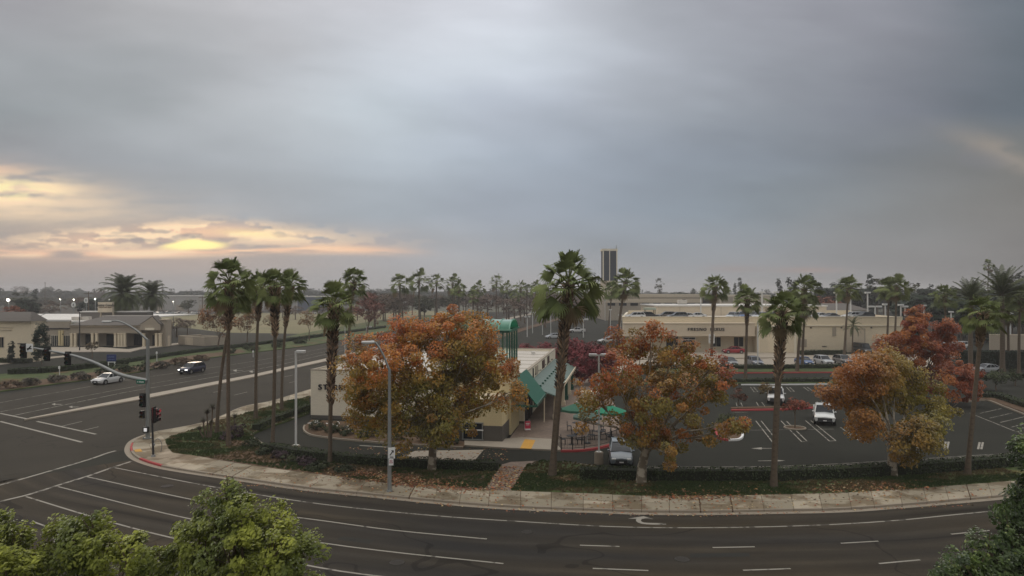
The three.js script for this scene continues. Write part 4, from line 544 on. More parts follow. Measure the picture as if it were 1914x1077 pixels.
{ const D = 205, g = frame('grey_roof_building', V(xAt(1515, D), 0, -D), V(xAt(1625, D), 0, -D), 'low building with grey hipped roof behind the parked roof cars', 'building'), S = g.userData.span; mesh('wall', box(S, 7.9, 12, S / 2, 3.95, -6), M.beige, g); mesh('roof', loft([[[-0.5, 7.9, 0.5], [S + 0.5, 7.9, 0.5], [S + 0.5, 7.9, -12.5], [-0.5, 7.9, -12.5]], [[4, 9.9, -5], [S - 4, 9.9, -5], [S - 4, 9.9, -7], [4, 9.9, -7]]]), M.shingle, g); }
{ // shopping mall, low and long
  const D = 330, g = frame('shopping_mall', V(xAt(1131, D), 0, -D), V(xAt(1345, D), 0, -D), 'long low tan shopping mall with banded walls in the hazy distance', 'building'), S = g.userData.span, y = (p) => hAt(p, D); mesh('wall', box(S, y(551), 40, S / 2, y(551) / 2, -20), M.tan, g); mesh('upper_band', box(S + 0.3, y(550) - y(556), 40.3, S / 2, (y(550) + y(556)) / 2, -20), M.beige, g); mesh('lower_band', box(S * 0.84, y(559) - y(566), 0.3, S * 0.42, (y(559) + y(566)) / 2, 0.1), M.beige, g); for (let k = 0; k < 9; k++) mesh('window', box(3.6, 1.3, 0.2, 3 + k * 5.4, y(569), 0.05), M.glass, g); mesh('doorway', box(6, 3, 0.2, S - 5, y(562), 0.05), M.dark, g);
  const g2 = frame('mall_wing', V(xAt(1285, 420), 0, -420), V(xAt(1440, 420), 0, -420), 'pale distant mall wing behind the palm, lower than the tan one', 'building'), S2 = g2.userData.span; mesh('wall', box(S2, hAt(553, 420), 30, S2 / 2, hAt(553, 420) / 2, -15), M.beige, g2); mesh('parapet', box(S2 + 0.4, 0.7, 30.4, S2 / 2, hAt(553, 420) + 0.3, -15), M.white, g2); for (let k = 0; k < 5; k++) mesh('bay', box(7, 3, 0.3, 5 + k * 9.5, hAt(560, 420), 0.05), M.tan, g2);
}
{ // office tower
  const D = 450, w = xAt(1153.5, D) - xAt(1127, D), T = hAt(467, D), lo = hAt(525, D), g = group('office_tower', V(xAt(1127, D), 0, -D), 0, 'tall slim office tower of blue grey glass with white edges', 'tower'), bm = new THREE.MeshPhysicalMaterial({ color: rgb(0.020, 0.032, 0.05), roughness: 0.4, specularIntensity: 0.4 });
  mesh('core', box(w, T - 0.5, w, w / 2, (T - 0.5) / 2, -w / 2), std({ color: rgb(0.02, 0.027, 0.038) }), g); mesh('podium', mg([box(w + 1, lo, w + 1, w / 2, lo / 2, -w / 2)]), M.beige, g);
  mesh('edge', mg([box(0.7, T - lo, 0.7, 0.2, (T + lo) / 2, 0.1), box(0.7, T - lo, 0.7, w - 0.2, (T + lo) / 2, 0.1), box(0.5, T - lo, 0.5, w * 0.47, (T + lo) / 2, 0.2), box(w + 0.8, 1.4, w + 0.8, w / 2, T, -w / 2)]), M.white, g);
  const n = 11, fh = (T - lo - 1) / n; for (let k = 0; k < n; k++) for (let c = 0; c < 2; c++) mesh('window', box(w * 0.47 - 0.5, fh - (k === 7 ? 0.5 : 0.14), 0.4, c ? w * 0.735 : w * 0.235 + 0.1, lo + fh * (k + 0.5), 0.05), bm, g);
  mesh('mast', bar(V(w - 0.3, T, -1), V(w - 0.3, hAt(458, D), -1), 0.3, 0.2), M.steel, g);
}
{ // plaza shops on the left
  const D = 168, P = (px, d = D) => V(xAt(px, d), 0, -d), a = P(131), g = frame('plaza_shop', a, P(264), 'grey tan shop with hipped shingle roof, gabled porch and paired columns', 'building'), x = (px) => xAt(px, D) - a.x, y = (py) => hAt(py, D), S = g.userData.span;
  const wall = (x0, x1, y0, y1, z0, z1) => box(x1 - x0, y1 - y0, z1 - z0, (x0 + x1) / 2, (y0 + y1) / 2, (z0 + z1) / 2);
  mesh('wall', mg([wall(x(131), x(264), 0, y(612), -3.3, -3), wall(x(131), x(264), y(623), y(609), -3, 0), wall(x(131), x(131) + 0.3, 0, y(609), -9, -3), wall(x(295), x(306.5), 0, y(598), -3.6, -1), wall(x(262), x(300), y(617), y(606), 0, 0.5)]), M.tan, g);
  mesh('cornice', mg([wall(x(130), x(265), y(611), y(608.4), -3, 0.2), wall(x(295), x(307), y(599), y(597), -3.7, -0.8)]), M.beige, g);
  mesh('roof', loft([[[x(129.5), y(608), 0.7], [x(265), y(608), 0.7], [x(265), y(608), -13], [x(129.5), y(608), -13]], [[x(166), y(592.5), -6.4], [x(262), y(592.5), -6.4], [x(262), y(592.5), -7.4], [x(166), y(592.5), -7.4]]]), M.shingle, g); mesh('roof_ridge', bar(V(x(166), y(592.3), -6.9), V(x(262), y(592.3), -6.9), 0.12), M.roofFlat, g);
  const gab = mesh('porch_gable', loft([[[x(262), y(606.5), 0.4], [x(286), y(590), 0.4], [x(302), y(606.5), 0.4]], [[x(262), y(606.5), -2.5], [x(286), y(590), -2.5], [x(302), y(606.5), -2.5]]]), M.shingle, g); mesh('gable_wall', loft([[[x(265), y(606.6), 0.45], [x(286), y(592.5), 0.45], [x(299), y(606.6), 0.45]], [[x(265), y(606.6), 0.52], [x(286), y(592.5), 0.52], [x(299), y(606.6), 0.52]]]), M.tan, gab); mesh('porch_sign', box(2.2, 0.55, 0.12, x(282), y(615), 0.6), M.white, g);
  for (const px of [133.5, 140.5, 172.5, 180.5, 215.5, 222, 227.5, 233, 268.5, 292, 299]) mesh('column', mg([box(0.55, y(623), 0.55, x(px), y(623) / 2, -0.1), box(0.7, 0.25, 0.7, x(px), 0.13, -0.1), box(0.7, 0.2, 0.7, x(px), y(624), -0.1)]), M.cream, g);
  for (const [p0, p1] of [[146, 168], [186, 211], [238, 256]]) { const w = x(p1) - x(p0); win(g, (x(p0) + x(p1)) / 2, 1.5, w, 2.7, -2.95, 3, M.dark, 'shop_window'); } win(g, x(279), 1.35, 1.3, 2.6, -2.8, 0, M.dark, 'shop_door'); mesh('side_door', box(0.1, 2.6, 1.3, x(306.5), 1.3, -2.3), M.beige, g); mesh('porch_back', wall(x(264), x(296), 0, y(606), -3.3, -3), M.tan, g);
  for (const px of [103, 162, 211, 278]) mesh('wall_lamp', rbox(0.2, 0.3, 0.2, 0.04, x(px), 2.9, -2.8), M.dark, g);
  const D2 = 172, g2 = frame('plaza_wing', P(60, D2), P(131, D2), 'lower tan shop wing with white flat roof and tall barred windows', 'building'), x2 = (px) => xAt(px, D2) - xAt(60, D2), y2 = (py) => hAt(py, D2);
  mesh('wall', mg([box(x2(130.5), y2(600), 0.4, x2(130.5) / 2, y2(600) / 2, -0.2)]), M.tan, g2); mesh('roof', mg([box(x2(152) + 50, 0.3, 62, x2(152) / 2 - 25, y2(599) - 0.4, -31.5), box(x2(130.5), 0.4, 0.6, x2(130.5) / 2, y2(600) + 0.1, -0.25)]), M.roofWhite, g2); mesh('ledge', box(x2(130.5), 0.2, 0.3, x2(130.5) / 2, y2(614), 0.1), M.dark, g2);
  for (const px of [102, 125.5]) win(g2, x2(px), y2(637), 1.75, 2.7, 0.02, 3, M.white); for (const [px, z] of [[124, -4], [139, -5], [133, -14], [90, -16]]) mesh('roof_unit', rbox(1.8, 0.9, 1.4, 0.06, x2(px), y2(599) + 0.3, z), M.roofFlat, g2);
  for (const px of [112, 117]) mesh('pilaster', box(0.5, y2(618), 0.4, x2(px), y2(618) / 2, 0.15), M.yellowStucco, g2);
  const D3 = 186, g3 = frame('rear_wing', P(150, D3), P(274, D3), 'grey rear wall with white coping behind the plaza shop roof', 'building'), S3 = g3.userData.span; mesh('wall', mg([box(S3, hAt(584, D3), 3, S3 / 2, hAt(584, D3) / 2, -1.5)]), std({ map: stuccoTex, color: rgb(0.16, 0.145, 0.13) }), g3); mesh('coping', mg([box(S3 + 0.3, 0.3, 3.3, S3 / 2, hAt(583.5, D3) + 0.1, -1.5)]), M.roofWhite, g3);
}
{ // left edge building
  const D = 131, a = V(xAt(-60, D), 0, -D), g = frame('corner_shop', a, V(xAt(58, D), 0, -D), 'cream corner shop with hipped brown roof cut by the left picture edge', 'building'), x = (px) => xAt(px, D) - a.x, y = (py) => hAt(py, D);
  const wall = (x0, x1, y0, y1, z0, z1) => box(x1 - x0, y1 - y0, z1 - z0, (x0 + x1) / 2, (y0 + y1) / 2, (z0 + z1) / 2);
  mesh('wall', mg([wall(0, x(58), 0, y(602), -4, 0), wall(x(58), x(62), 0, y(622), -3, -1.2)]), M.cream, g); mesh('cornice', mg([wall(-0.1, x(59), y(603.5), y(600.5), -4.1, 0.25), wall(-0.1, x(24), y(612.5), y(611), -0.1, 0.15), wall(-0.1, x(22), y(617.5), y(616), -0.1, 0.15), wall(x(58), x(63), y(622), y(619), -3.1, -1)]), M.beige, g);
  mesh('roof', loft([[[-1, y(600.5), 0.6], [x(60), y(600.5), 0.6], [x(60), y(600.5), -4.6], [-1, y(600.5), -4.6]], [[-1, y(583.5), -1.8], [x(46), y(583.5), -1.8], [x(46), y(583.5), -2.4], [-1, y(583.5), -2.4]]]), M.shingle, g);
  mesh('canopy', box(1.3, 0.16, 0.7, x(43), y(642.5), 0.3), M.dark, g); mesh('doorway', box(1.0, y(644), 0.08, x(43), y(644) / 2, 0.02), M.dark, g); win(g, x(2), y(640), 1.1, 2.0, 0.03, 1, M.beige); 
}
{ // long warehouse and others across the field
  const D = 520, g = frame('warehouse', V(xAt(272, D), 0, -D), V(xAt(545, D), 0, -D), 'long pale warehouse with flat roof beyond the dry field', 'building'), S = g.userData.span; mesh('wall', box(S, hAt(554, D), 40, S / 2, hAt(554, D) / 2, -20), std({ map: stuccoTex, color: rgb(0.44, 0.425, 0.40) }), g); mesh('roof_edge', box(S + 0.6, 0.6, 40.6, S / 2, hAt(553.5, D), -20), M.roofWhite, g); for (let k = 0; k < 6; k++) mesh('dock_door', box(6, 4.2, 0.3, 9 + k * 17, 2.1, 0.05), M.tan, g); for (let k = 0; k < 12; k++) mesh('wall_joint', box(0.3, 10, 0.2, 4 + k * 9, 5, 0.05), M.tan, g);
  const D2 = 500, g2 = frame('dark_warehouse', V(xAt(556, D2), 0, -D2), V(xAt(604, D2), 0, -D2), 'dark blue grey hall with pale roof edge right of the warehouse', 'building'), S2 = g2.userData.span; mesh('wall', box(S2, hAt(555, D2), 20, S2 / 2, hAt(555, D2) / 2, -10), std({ color: rgb(0.10, 0.12, 0.16) }), g2); mesh('roof_edge', box(S2 + 0.5, 0.7, 20.5, S2 / 2, hAt(554.5, D2), -10), M.roofWhite, g2);
}
{ // sign board of the plaza
  const D = 184.5, p = V(xAt(197.5, D), 0, -D), g = group('plaza_sign', p, 0, 'tan roadside sign board with dark script above the shop roof', 'sign'), y = (q) => hAt(q, D); mesh('board', rbox(4.1, y(565) - y(584), 0.35, 0.05, 0, (y(565) + y(584)) / 2, 0), M.beige, g); mesh('post', mg([box(0.35, y(564), 0.4, 1.95, y(564) / 2, -0.02), box(0.3, y(584), 0.3, -1.5, y(584) / 2, -0.3)]), M.tan, g);
  mesh('upper_words', letters('Home Goods', 0.66, 0.06, font.serif, 0.84).translate(-0.05, y(570.5), 0.17), M.black, g); mesh('lower_words', letters('FURNITURE MART', 0.27, 0.05, font.bold, 1.1).translate(-0.05, y(574.8), 0.17), std({ color: rgb(0.12, 0.06, 0.02) }), g);
}
{ // concrete block enclosure
  const g = frame('block_enclosure', at(334, 644), at(382, 647), 'tan block wall enclosure beside the far driveway', 'enclosure'), S = g.userData.span; mesh('wall', mg([box(S, 2.1, 0.25, S / 2, 1.05, 0), box(0.25, 2.1, 6, 0.12, 1.05, -3.1), box(0.25, 2.1, 6, S - 0.12, 1.05, -3.1), box(S - 0.5, 2.1, 0.25, S / 2, 1.05, -6)]), M.tan, g); mesh('coping', mg([box(S + 0.1, 0.1, 0.35, S / 2, 2.15, 0), box(0.35, 0.1, 5.9, 0.12, 2.15, -3.1), box(0.35, 0.1, 5.9, S - 0.12, 2.15, -3.1)]), M.beige, g); mesh('gate', box(S * 0.3, 1.9, 0.06, S * 0.42, 0.98, 0.16), M.beige, g);
}
{ // wall behind the palms at right
  const g = frame('boundary_wall', at(1850, 662), at(2000, 664), 'tan boundary wall behind the palms at the right edge', 'wall'), S = g.userData.span; mesh('wall', box(S, 4.1, 0.4, S / 2, 2.05, 0), M.tan, g); mesh('coping', box(S, 0.15, 0.5, S / 2, 4.17, 0), M.beige, g);
}

// ------------------------------------------------------------------ palms
const FANG = 'tall fan palms along the corner lawn', ROW = 'fan palms lining the boulevard far off';
const B = (px, py) => at(px, py);
palm('shaggy fan palm with broad crown leaning right, between cafe tree and patio', B(1032, 893), [1063, 540], dAt(893) + 0.5, { crownPx: 126, seed: 1, rBase: 0.24, rTop: 0.22, shag: 7.6, shagR: 0.40, n: 46, dead: 3 });
palm('outermost left fan palm of the corner cluster, broad crown, slim straight trunk', B(427, 836), [429, 533], dAt(836), { crownPx: 90, seed: 2, rBase: 0.17, rTop: 0.13, shag: 4.2, shagR: 0.36, grp: FANG });
palm('fan palm with trunk leaning across its neighbour at the yuccas', B(405, 812), [441, 560], dAt(812), { crownPx: 66, seed: 3, rBase: 0.17, rTop: 0.13, shag: 2.2, shagR: 0.3, grp: FANG });
palm('fan palm third from the left in the corner cluster, beside the kerb', B(478, 785), [486, 540], dAt(785), { crownPx: 62, seed: 4, rBase: 0.18, rTop: 0.13, shag: 3.6, shagR: 0.42, grp: FANG });
palm('fan palm of the corner cluster standing in the low hedge by the driveway', B(509, 846), [514, 540], dAt(846), { crownPx: 66, seed: 5, rBase: 0.165, rTop: 0.13, shag: 4.2, shagR: 0.42, grp: FANG });
palm('rightmost fan palm of the corner cluster, standing in the kerbside hedge lawn', B(526, 768), [543, 540], dAt(768), { crownPx: 66, seed: 6, rBase: 0.17, rTop: 0.13, shag: 4.6, shagR: 0.42, grp: FANG });
palm('fan palm with long shaggy trunk rising in front of the sign wall', B(617, 868), [625, 575], dAt(868), { crownPx: 86, seed: 7, rBase: 0.15, rTop: 0.17, shag: 7.6, shagR: 0.42, grp: FANG });
palm('fan palm behind the sign wall on the boulevard pavement', B(650, 708), [661, 532], dAt(708), { crownPx: 58, seed: 8, shag: 3, shagR: 0.45 });
palm('young fan palm in front of the office tower, paired with a shorter one', B(1154, 652), [1170, 533], dAt(652), { crownPx: 54, seed: 9, shag: 2.6, shagR: 0.5, rTop: 0.3 });
palm('shorter thin fan palm left of the palm at the office tower', B(1137, 626), [1145, 545], dAt(626), { crownPx: 36, seed: 10, shag: 2 });
palm('fan palm in front of the showroom name letters', B(1330, 668), [1337, 540], dAt(668), { crownPx: 50, seed: 11, shag: 5, shagR: 0.45, rTop: 0.3 });
palm('fan palm at the right window of the showroom, rooted in the verge', B(1393, 713), [1397, 563], dAt(713), { crownPx: 50, seed: 12, shag: 4, shagR: 0.34 });
palm('stout shaggy fan palm by the street, right of the tree with the white trunk', B(1446, 914), [1463, 590], dAt(914), { crownPx: 86, seed: 13, rBase: 0.2, rTop: 0.2, shag: 4.6, shagR: 0.31, n: 42 });
palm('fan palm behind the stout one, at the showroom corner', B(1490, 695), [1504, 545], dAt(695), { crownPx: 56, seed: 14, shag: 4, shagR: 0.4 });
palm('fan palm just behind, trunk black and bare against the cream wall', B(1500, 688), [1506, 575], dAt(688), { crownPx: 48, seed: 15, shag: 1.5 });
palm('fan palm before the long cream wall, left of the garage door', B(1578, 668), [1587, 542], dAt(668), { crownPx: 48, seed: 16, shag: 3, shagR: 0.42 });
palm('left palm of the pair near the end of the cream wall', B(1657, 664), [1662, 543], dAt(664), { crownPx: 44, seed: 17, shag: 3 });
palm('right palm of the pair near the end of the cream wall', B(1671, 666), [1676, 541], dAt(666), { crownPx: 48, seed: 18, shag: 3 });
palm('small feather palm beside the garage door of the showroom', B(1593, 664), [1595, 606], dAt(664), { crownPx: 36, seed: 19, feather: true, shag: 0, rTop: 0.12, rBase: 0.14, n: 22, name: 'feather_palm' });
palm('dark fan palm with leaning trunk by the right street edge', B(1808, 890), [1838, 590], dAt(890), { crownPx: 76, seed: 20, rBase: 0.18, rTop: 0.13, shag: 2.5, shagR: 0.32 });
palm('feather palm with upswept fronds left of the tallest feather palm', B(1815, 705), [1816, 555], dAt(705), { crownPx: 70, seed: 21, feather: 'up', shag: 0, rTop: 0.3, rBase: 0.36, n: 40, name: 'feather_palm' });
palm('tall feather palm with upswept fronds under the lone skyline palm', B(1874, 700), [1873, 545], dAt(700), { crownPx: 92, seed: 22, feather: 'up', shag: 0, rTop: 0.32, rBase: 0.4, n: 42, name: 'feather_palm' });
palm('bright green fan palm tucked between the two feather palms', B(1886, 690), [1884, 583], dAt(690), { crownPx: 60, seed: 23, shag: 1 });
palm('fan palm with thick dark crown left of the feather palms', B(1770, 668), [1766, 556], dAt(668), { crownPx: 46, seed: 24, shag: 2 });
palm('fan palm low at the right picture edge behind the boundary wall hedge', B(1905, 700), [1908, 560], dAt(700), { crownPx: 46, seed: 25, shag: 2 });
palm('lone tall skyline palm with a small round crown', V(xAt(1847, 300), 0, -300), [1848, 497], 300, { crownPx: 20, seed: 26, shag: 1, n: 22, dead: 4 });
palm('large round date palm behind the plaza shop roof', V(xAt(233, 190), 0, -190), [231, 545], 190, { crownPx: 72, seed: 27, feather: true, shag: 0, rTop: 0.4, rBase: 0.5, n: 120, category: 'date palm', name: 'date_palm' });
palm('smaller round date palm right of the large one behind the shop', V(xAt(282, 200), 0, -200), [283, 549], 200, { crownPx: 54, seed: 28, feather: true, shag: 0, rTop: 0.35, rBase: 0.45, n: 110, category: 'date palm', name: 'date_palm' });
{
  const list = [[747, 533, 36, 610], [783, 528, 40, 606], [816, 529, 28, 602], [846, 533, 30, 600], [858, 542, 26, 615], [893, 543, 26, 600], [928, 529, 26, 596], [947, 540, 24, 598], [973, 541, 26, 600], [985, 545, 24, 596], [1001, 540, 22, 594], [1013, 547, 22, 592], [1099, 550, 24, 592], [1117, 552, 24, 590], [885, 555, 22, 612], [962, 556, 20, 606]], nb = ['first', 'second', 'third', 'fourth', 'fifth', 'sixth', 'seventh', 'eighth', 'ninth', 'tenth', 'eleventh', 'twelfth', 'thirteenth', 'fourteenth', 'fifteenth', 'sixteenth'];
  const order = [...list].sort((a, b) => a[0] - b[0]);
  list.forEach((q) => { const [px, py, w, pb] = q, D = dAt(pb); palm(`${nb[order.indexOf(q)]} from the left of the hazy boulevard fan palms beyond the cafe`, B(px, pb), [px, py], D, { crownPx: w * 1.15, seed: 40 + px, frondMeshes: false, shag: 2.5, shagR: 0.5, rTop: 0.3, rBase: 0.34, n: 26, grp: ROW }); });
}

// ------------------------------------------------------------------ broadleaf trees
const OLIVE = [0.17, 0.15, 0.022], OCHRE = [0.38, 0.225, 0.03], ORANGE = [0.56, 0.20, 0.03], RUST = [0.42, 0.11, 0.025], RED = [0.25, 0.045, 0.025], BROWN = [0.20, 0.11, 0.05];
const autumn = (cols, spread = 0.55, shift = 0) => { const f = ramp(cols); return (h, t, R, p) => jit(f(h * (1 - spread * 0.45) + (t - 0.5) * spread + (fbm(p.x * 0.35 + 9, p.y * 0.35 + p.z * 0.3, 2, 3) - 0.5) * 0.7 + shift + (R() - 0.5) * 0.2), R, 0.6); };
const big = { leaves: 115, cr: 0.6, s: 0.098, per: 8.2, inner: 0.32, flat: 0.8, r: 0.3, grow: 1.12 };
pixTree('sycamore_tree', 'big round autumn tree hiding the cafe, orange top and olive skirt', at(807, 882), dAt(882), [[838, 628, 48], [772, 640, 52], [888, 645, 40], [922, 695, 40], [715, 680, 58], [800, 690, 72], [870, 690, 62], [678, 735, 38], [735, 745, 62], [815, 750, 66], [886, 735, 44], [955, 732, 24], [690, 785, 40], [770, 798, 40], [845, 795, 44], [878, 772, 26], [652, 700, 18], [904, 612, 17], [880, 604, 18]], { ...big, seed: 11, trunk: [812, 808], bark: M.sycamore, pal: autumn([[0.25, 0.22, 0.03], [0.31, 0.24, 0.03], [0.40, 0.26, 0.034], [0.48, 0.25, 0.034], [0.58, 0.25, 0.034], ORANGE, [0.56, 0.175, 0.03]]), deep: 3.6 });
pixTree('sycamore_tree', 'open autumn tree with white forked trunk in front of the showroom, leaves orange brown', at(1198, 906), dAt(906), [[1228, 640, 34], [1180, 650, 36], [1262, 652, 29], [1135, 690, 36], [1205, 690, 44], [1290, 700, 42], [1335, 715, 30], [1110, 745, 26], [1165, 745, 46], [1240, 745, 52], [1315, 760, 46], [1352, 782, 24], [1345, 740, 26], [1325, 690, 30], [1322, 812, 22], [1195, 795, 40], [1265, 800, 42], [1092, 782, 14], [1235, 832, 18]], { ...big, per: 7.6, leaves: 105, cr: 0.54, seed: 12, trunk: [1208, 838], bark: M.sycamore, r: 0.33, pal: autumn([[0.28, 0.22, 0.03], [0.36, 0.22, 0.03], [0.40, 0.21, 0.03], [0.46, 0.18, 0.03], [0.52, 0.17, 0.03], RUST, [0.36, 0.09, 0.03]], 0.75), deep: 3 });
pixTree('sycamore_tree', 'autumn tree with pale trunk at the right parking edge, olive below, orange left', at(1668, 893), dAt(893), [[1600, 705, 38], [1655, 700, 42], [1712, 715, 42], [1594, 752, 26], [1640, 755, 48], [1700, 770, 52], [1752, 748, 40], [1778, 775, 24], [1612, 790, 26], [1680, 810, 38], [1735, 800, 28], [1668, 842, 18], [1625, 805, 18]], { ...big, per: 10.5, seed: 13, trunk: [1673, 822], bark: M.sycamore, r: 0.32, pal: (h, t, R, p) => { const side = sstep(2.2, -2.8, p.x + (t - 0.5) * 3), a = ramp([[0.20, 0.20, 0.026], [0.28, 0.24, 0.03], [0.40, 0.27, 0.034]])(h * 0.6 + t * 0.5), b = ramp([[0.36, 0.20, 0.03], [0.46, 0.20, 0.03], [0.45, 0.145, 0.028]])(h * 0.5 + t * 0.5); return jit(lerp3(a, b, side), R, 0.6); }, deep: 3 });
pixTree('maple_tree', 'red autumn tree with two peaks behind the one at the right parking edge', at(1722, 750), dAt(750), [[1722, 602, 24], [1714, 632, 36], [1768, 618, 20], [1774, 648, 27], [1688, 662, 34], [1742, 672, 40], [1662, 698, 26], [1702, 702, 40], [1752, 706, 36], [1780, 698, 20], [1735, 735, 30]], { ...big, s: 0.12, cr: 0.55, grow: 1.08, seed: 14, trunk: [1722, 705], r: 0.25, pal: (h, t, R, p) => jit(lerp3(lerp3([0.38, 0.085, 0.026], [0.46, 0.15, 0.028], t), [0.52, 0.22, 0.032], p.x < 0.5 ? clamp(t * 1.3 - 0.2) : 0), R, 0.5), deep: 4 });
const PLUM = (h, t, R) => jit(lerp3([0.24, 0.05, 0.055], [0.17, 0.04, 0.045], t), R, 0.5);
for (const [x, y, r, D, pb, l] of [[985, 662, 17, 108, 704, 'dark red plum tree behind the cafe roof, next to the lantern'], [1068, 655, 22, 106, 706, 'dark red plum tree right of the shaggy palm, left of two'], [1112, 668, 26, 98, 718, 'larger dark red plum tree touching the open autumn tree'], [1020, 658, 15, 112, 700, 'small dark red plum tree showing beside the shaggy palm']]) pixTree('plum_tree', l, V(xAt(x, D), 0, -D), D, [[x, y, r], [x - r * 0.9, y + 6, r * 0.7], [x + r * 0.9, y + 5, r * 0.75], [x + 2, y + r * 0.8, r * 0.8], [x - r, y + r * 0.9, r * 0.6]], { per: 14, leaves: 50, cr: 0.6, s: 0.13, inner: 0.3, grow: 1.15, seed: 20 + x, trunk: [x, y + r * 1.4], r: 0.14, pal: PLUM, mat: M.leafDull, deep: 1.2 });
const thin = { per: 6.5, leaves: 26, cr: 0.75, s: 0.17, inner: 0.3, mat: M.leafDull, deep: 2.5 };
pixTree('autumn_tree', 'sparse brown autumn tree behind the left corner palms', at(408, 652), dAt(652), [[396, 590, 22], [418, 578, 20], [432, 602, 18], [408, 610, 20], [386, 602, 16], [405, 572, 14]], { ...thin, seed: 31, trunk: [410, 632], r: 0.2, pal: autumn([BROWN, [0.28, 0.13, 0.05], [0.34, 0.16, 0.06]], 0.8) });
pixTree('autumn_tree', 'sparse tan autumn tree between the corner cluster trunks', at(462, 640), dAt(640), [[460, 578, 17], [470, 600, 17], [455, 605, 15], [480, 590, 14], [503, 600, 11]], { ...thin, seed: 32, trunk: [462, 622], r: 0.18, pal: autumn([BROWN, [0.28, 0.15, 0.06]], 0.8) });
pixTree('autumn_tree', 'small yellow brown tree standing alone on the dry field', at(578, 638), dAt(638), [[574, 590, 11], [582, 600, 10], [568, 604, 8]], { ...thin, seed: 33, trunk: [578, 618], r: 0.14, pal: autumn([BROWN, [0.32, 0.2, 0.07]], 0.8) });
pixTree('autumn_tree', 'pinkish round tree with pale branches behind the boulevard lamp', at(687, 642), dAt(642), [[688, 565, 18], [705, 578, 15], [674, 578, 14], [695, 590, 16]], { ...thin, per: 8, seed: 34, trunk: [687, 612], r: 0.24, skip: 1, pal: autumn([[0.22, 0.11, 0.09], [0.28, 0.13, 0.10]], 0.8) });
pixTree('shade_tree', 'small round brown green tree in front of the plaza shop', at(172, 669), dAt(669), [[170, 646, 8], [177, 645, 7], [165, 649, 6]], { ...thin, per: 14, s: 0.12, cr: 0.35, seed: 35, trunk: [172, 655], r: 0.08, pal: autumn([[0.10, 0.08, 0.04], [0.16, 0.11, 0.06]], 0.8), deep: 0.6 });
pixTree('shade_tree', 'small round red tree in the ring kerb of the parking lot', at(1486, 801), dAt(801), [[1478, 758, 10], [1496, 757, 10], [1487, 754, 11], [1470, 762, 6], [1504, 761, 6]], { ...thin, per: 26, s: 0.09, cr: 0.3, leaves: 30, seed: 36, trunk: [1486, 770], r: 0.06, pal: autumn([[0.20, 0.06, 0.035], [0.26, 0.075, 0.035]], 0.8), deep: 0.5 });
pixTree('shade_tree', 'small ochre brown tree above the pickup by the far stalls', at(1434, 752), dAt(752), [[1426, 730, 10], [1440, 728, 9], [1432, 724, 9]], { ...thin, per: 22, s: 0.1, cr: 0.32, leaves: 26, seed: 37, trunk: [1434, 738], r: 0.07, pal: autumn([[0.12, 0.085, 0.03], [0.18, 0.11, 0.035]], 0.8), deep: 0.5 });
pixTree('shade_tree', 'small dark red tree half hidden behind the open autumn tree', at(1380, 758), dAt(758), [[1378, 736, 11], [1386, 742, 9]], { ...thin, per: 22, s: 0.1, cr: 0.32, leaves: 26, seed: 38, trunk: [1380, 748], r: 0.06, pal: autumn([[0.11, 0.05, 0.03], [0.14, 0.055, 0.035]], 0.8), deep: 0.5 });
pixTree('shade_tree', 'small orange tree behind the patio tables', at(1095, 800), dAt(800), [[1082, 715, 10], [1092, 735, 12], [1076, 740, 10], [1090, 755, 9]], { ...thin, per: 16, s: 0.1, cr: 0.36, leaves: 24, seed: 39, trunk: [1092, 775], r: 0.06, pal: autumn([OCHRE, [0.38, 0.16, 0.03], RUST], 0.8), deep: 0.7 });
for (const [x, y, w, pb, l] of [[1820, 703, 24, 728, 'dark green round tree on the right traffic island, left end'], [1862, 702, 26, 730, 'dark green round tree on the right traffic island, middle'], [1898, 700, 20, 722, 'dark green round tree at the right edge of the traffic island'], [1788, 695, 9, 716, 'small purple leaved tree beside the traffic island']]) pixTree('shade_tree', l, at(x, pb), dAt(pb), [[x, y, w * 0.5], [x - w * 0.5, y + 3, w * 0.4], [x + w * 0.5, y + 3, w * 0.4]], { ...thin, per: 14, s: 0.13, cr: 0.45, leaves: 34, seed: 60 + x, trunk: [x, y + w * 0.55], r: 0.09, pal: (h, t, R) => jit(w < 10 ? [0.06, 0.035, 0.07] : lerp3([0.035, 0.05, 0.02], [0.065, 0.08, 0.03], t), R, 0.5), deep: 1 });
{ const p = at(78, 668); shrub('evergreen_shrub', 'tall dark evergreen bush between the two left buildings', V(xAt(78, 126), 0, -126), 1.55, 5.6, (t) => lerp3([0.018, 0.036, 0.024], [0.03, 0.05, 0.032], t), 71, { s: 0.075, cr: 0.34, per: 60, leaves: 90 }); shrub('evergreen_shrub', 'narrow clipped evergreen against the left corner shop wall', V(xAt(20, 128), 0, -128), 0.55, 3.0, (t) => lerp3([0.015, 0.025, 0.02], [0.025, 0.036, 0.026], t), 72, { s: 0.06, cr: 0.2, per: 300, leaves: 60 }); }
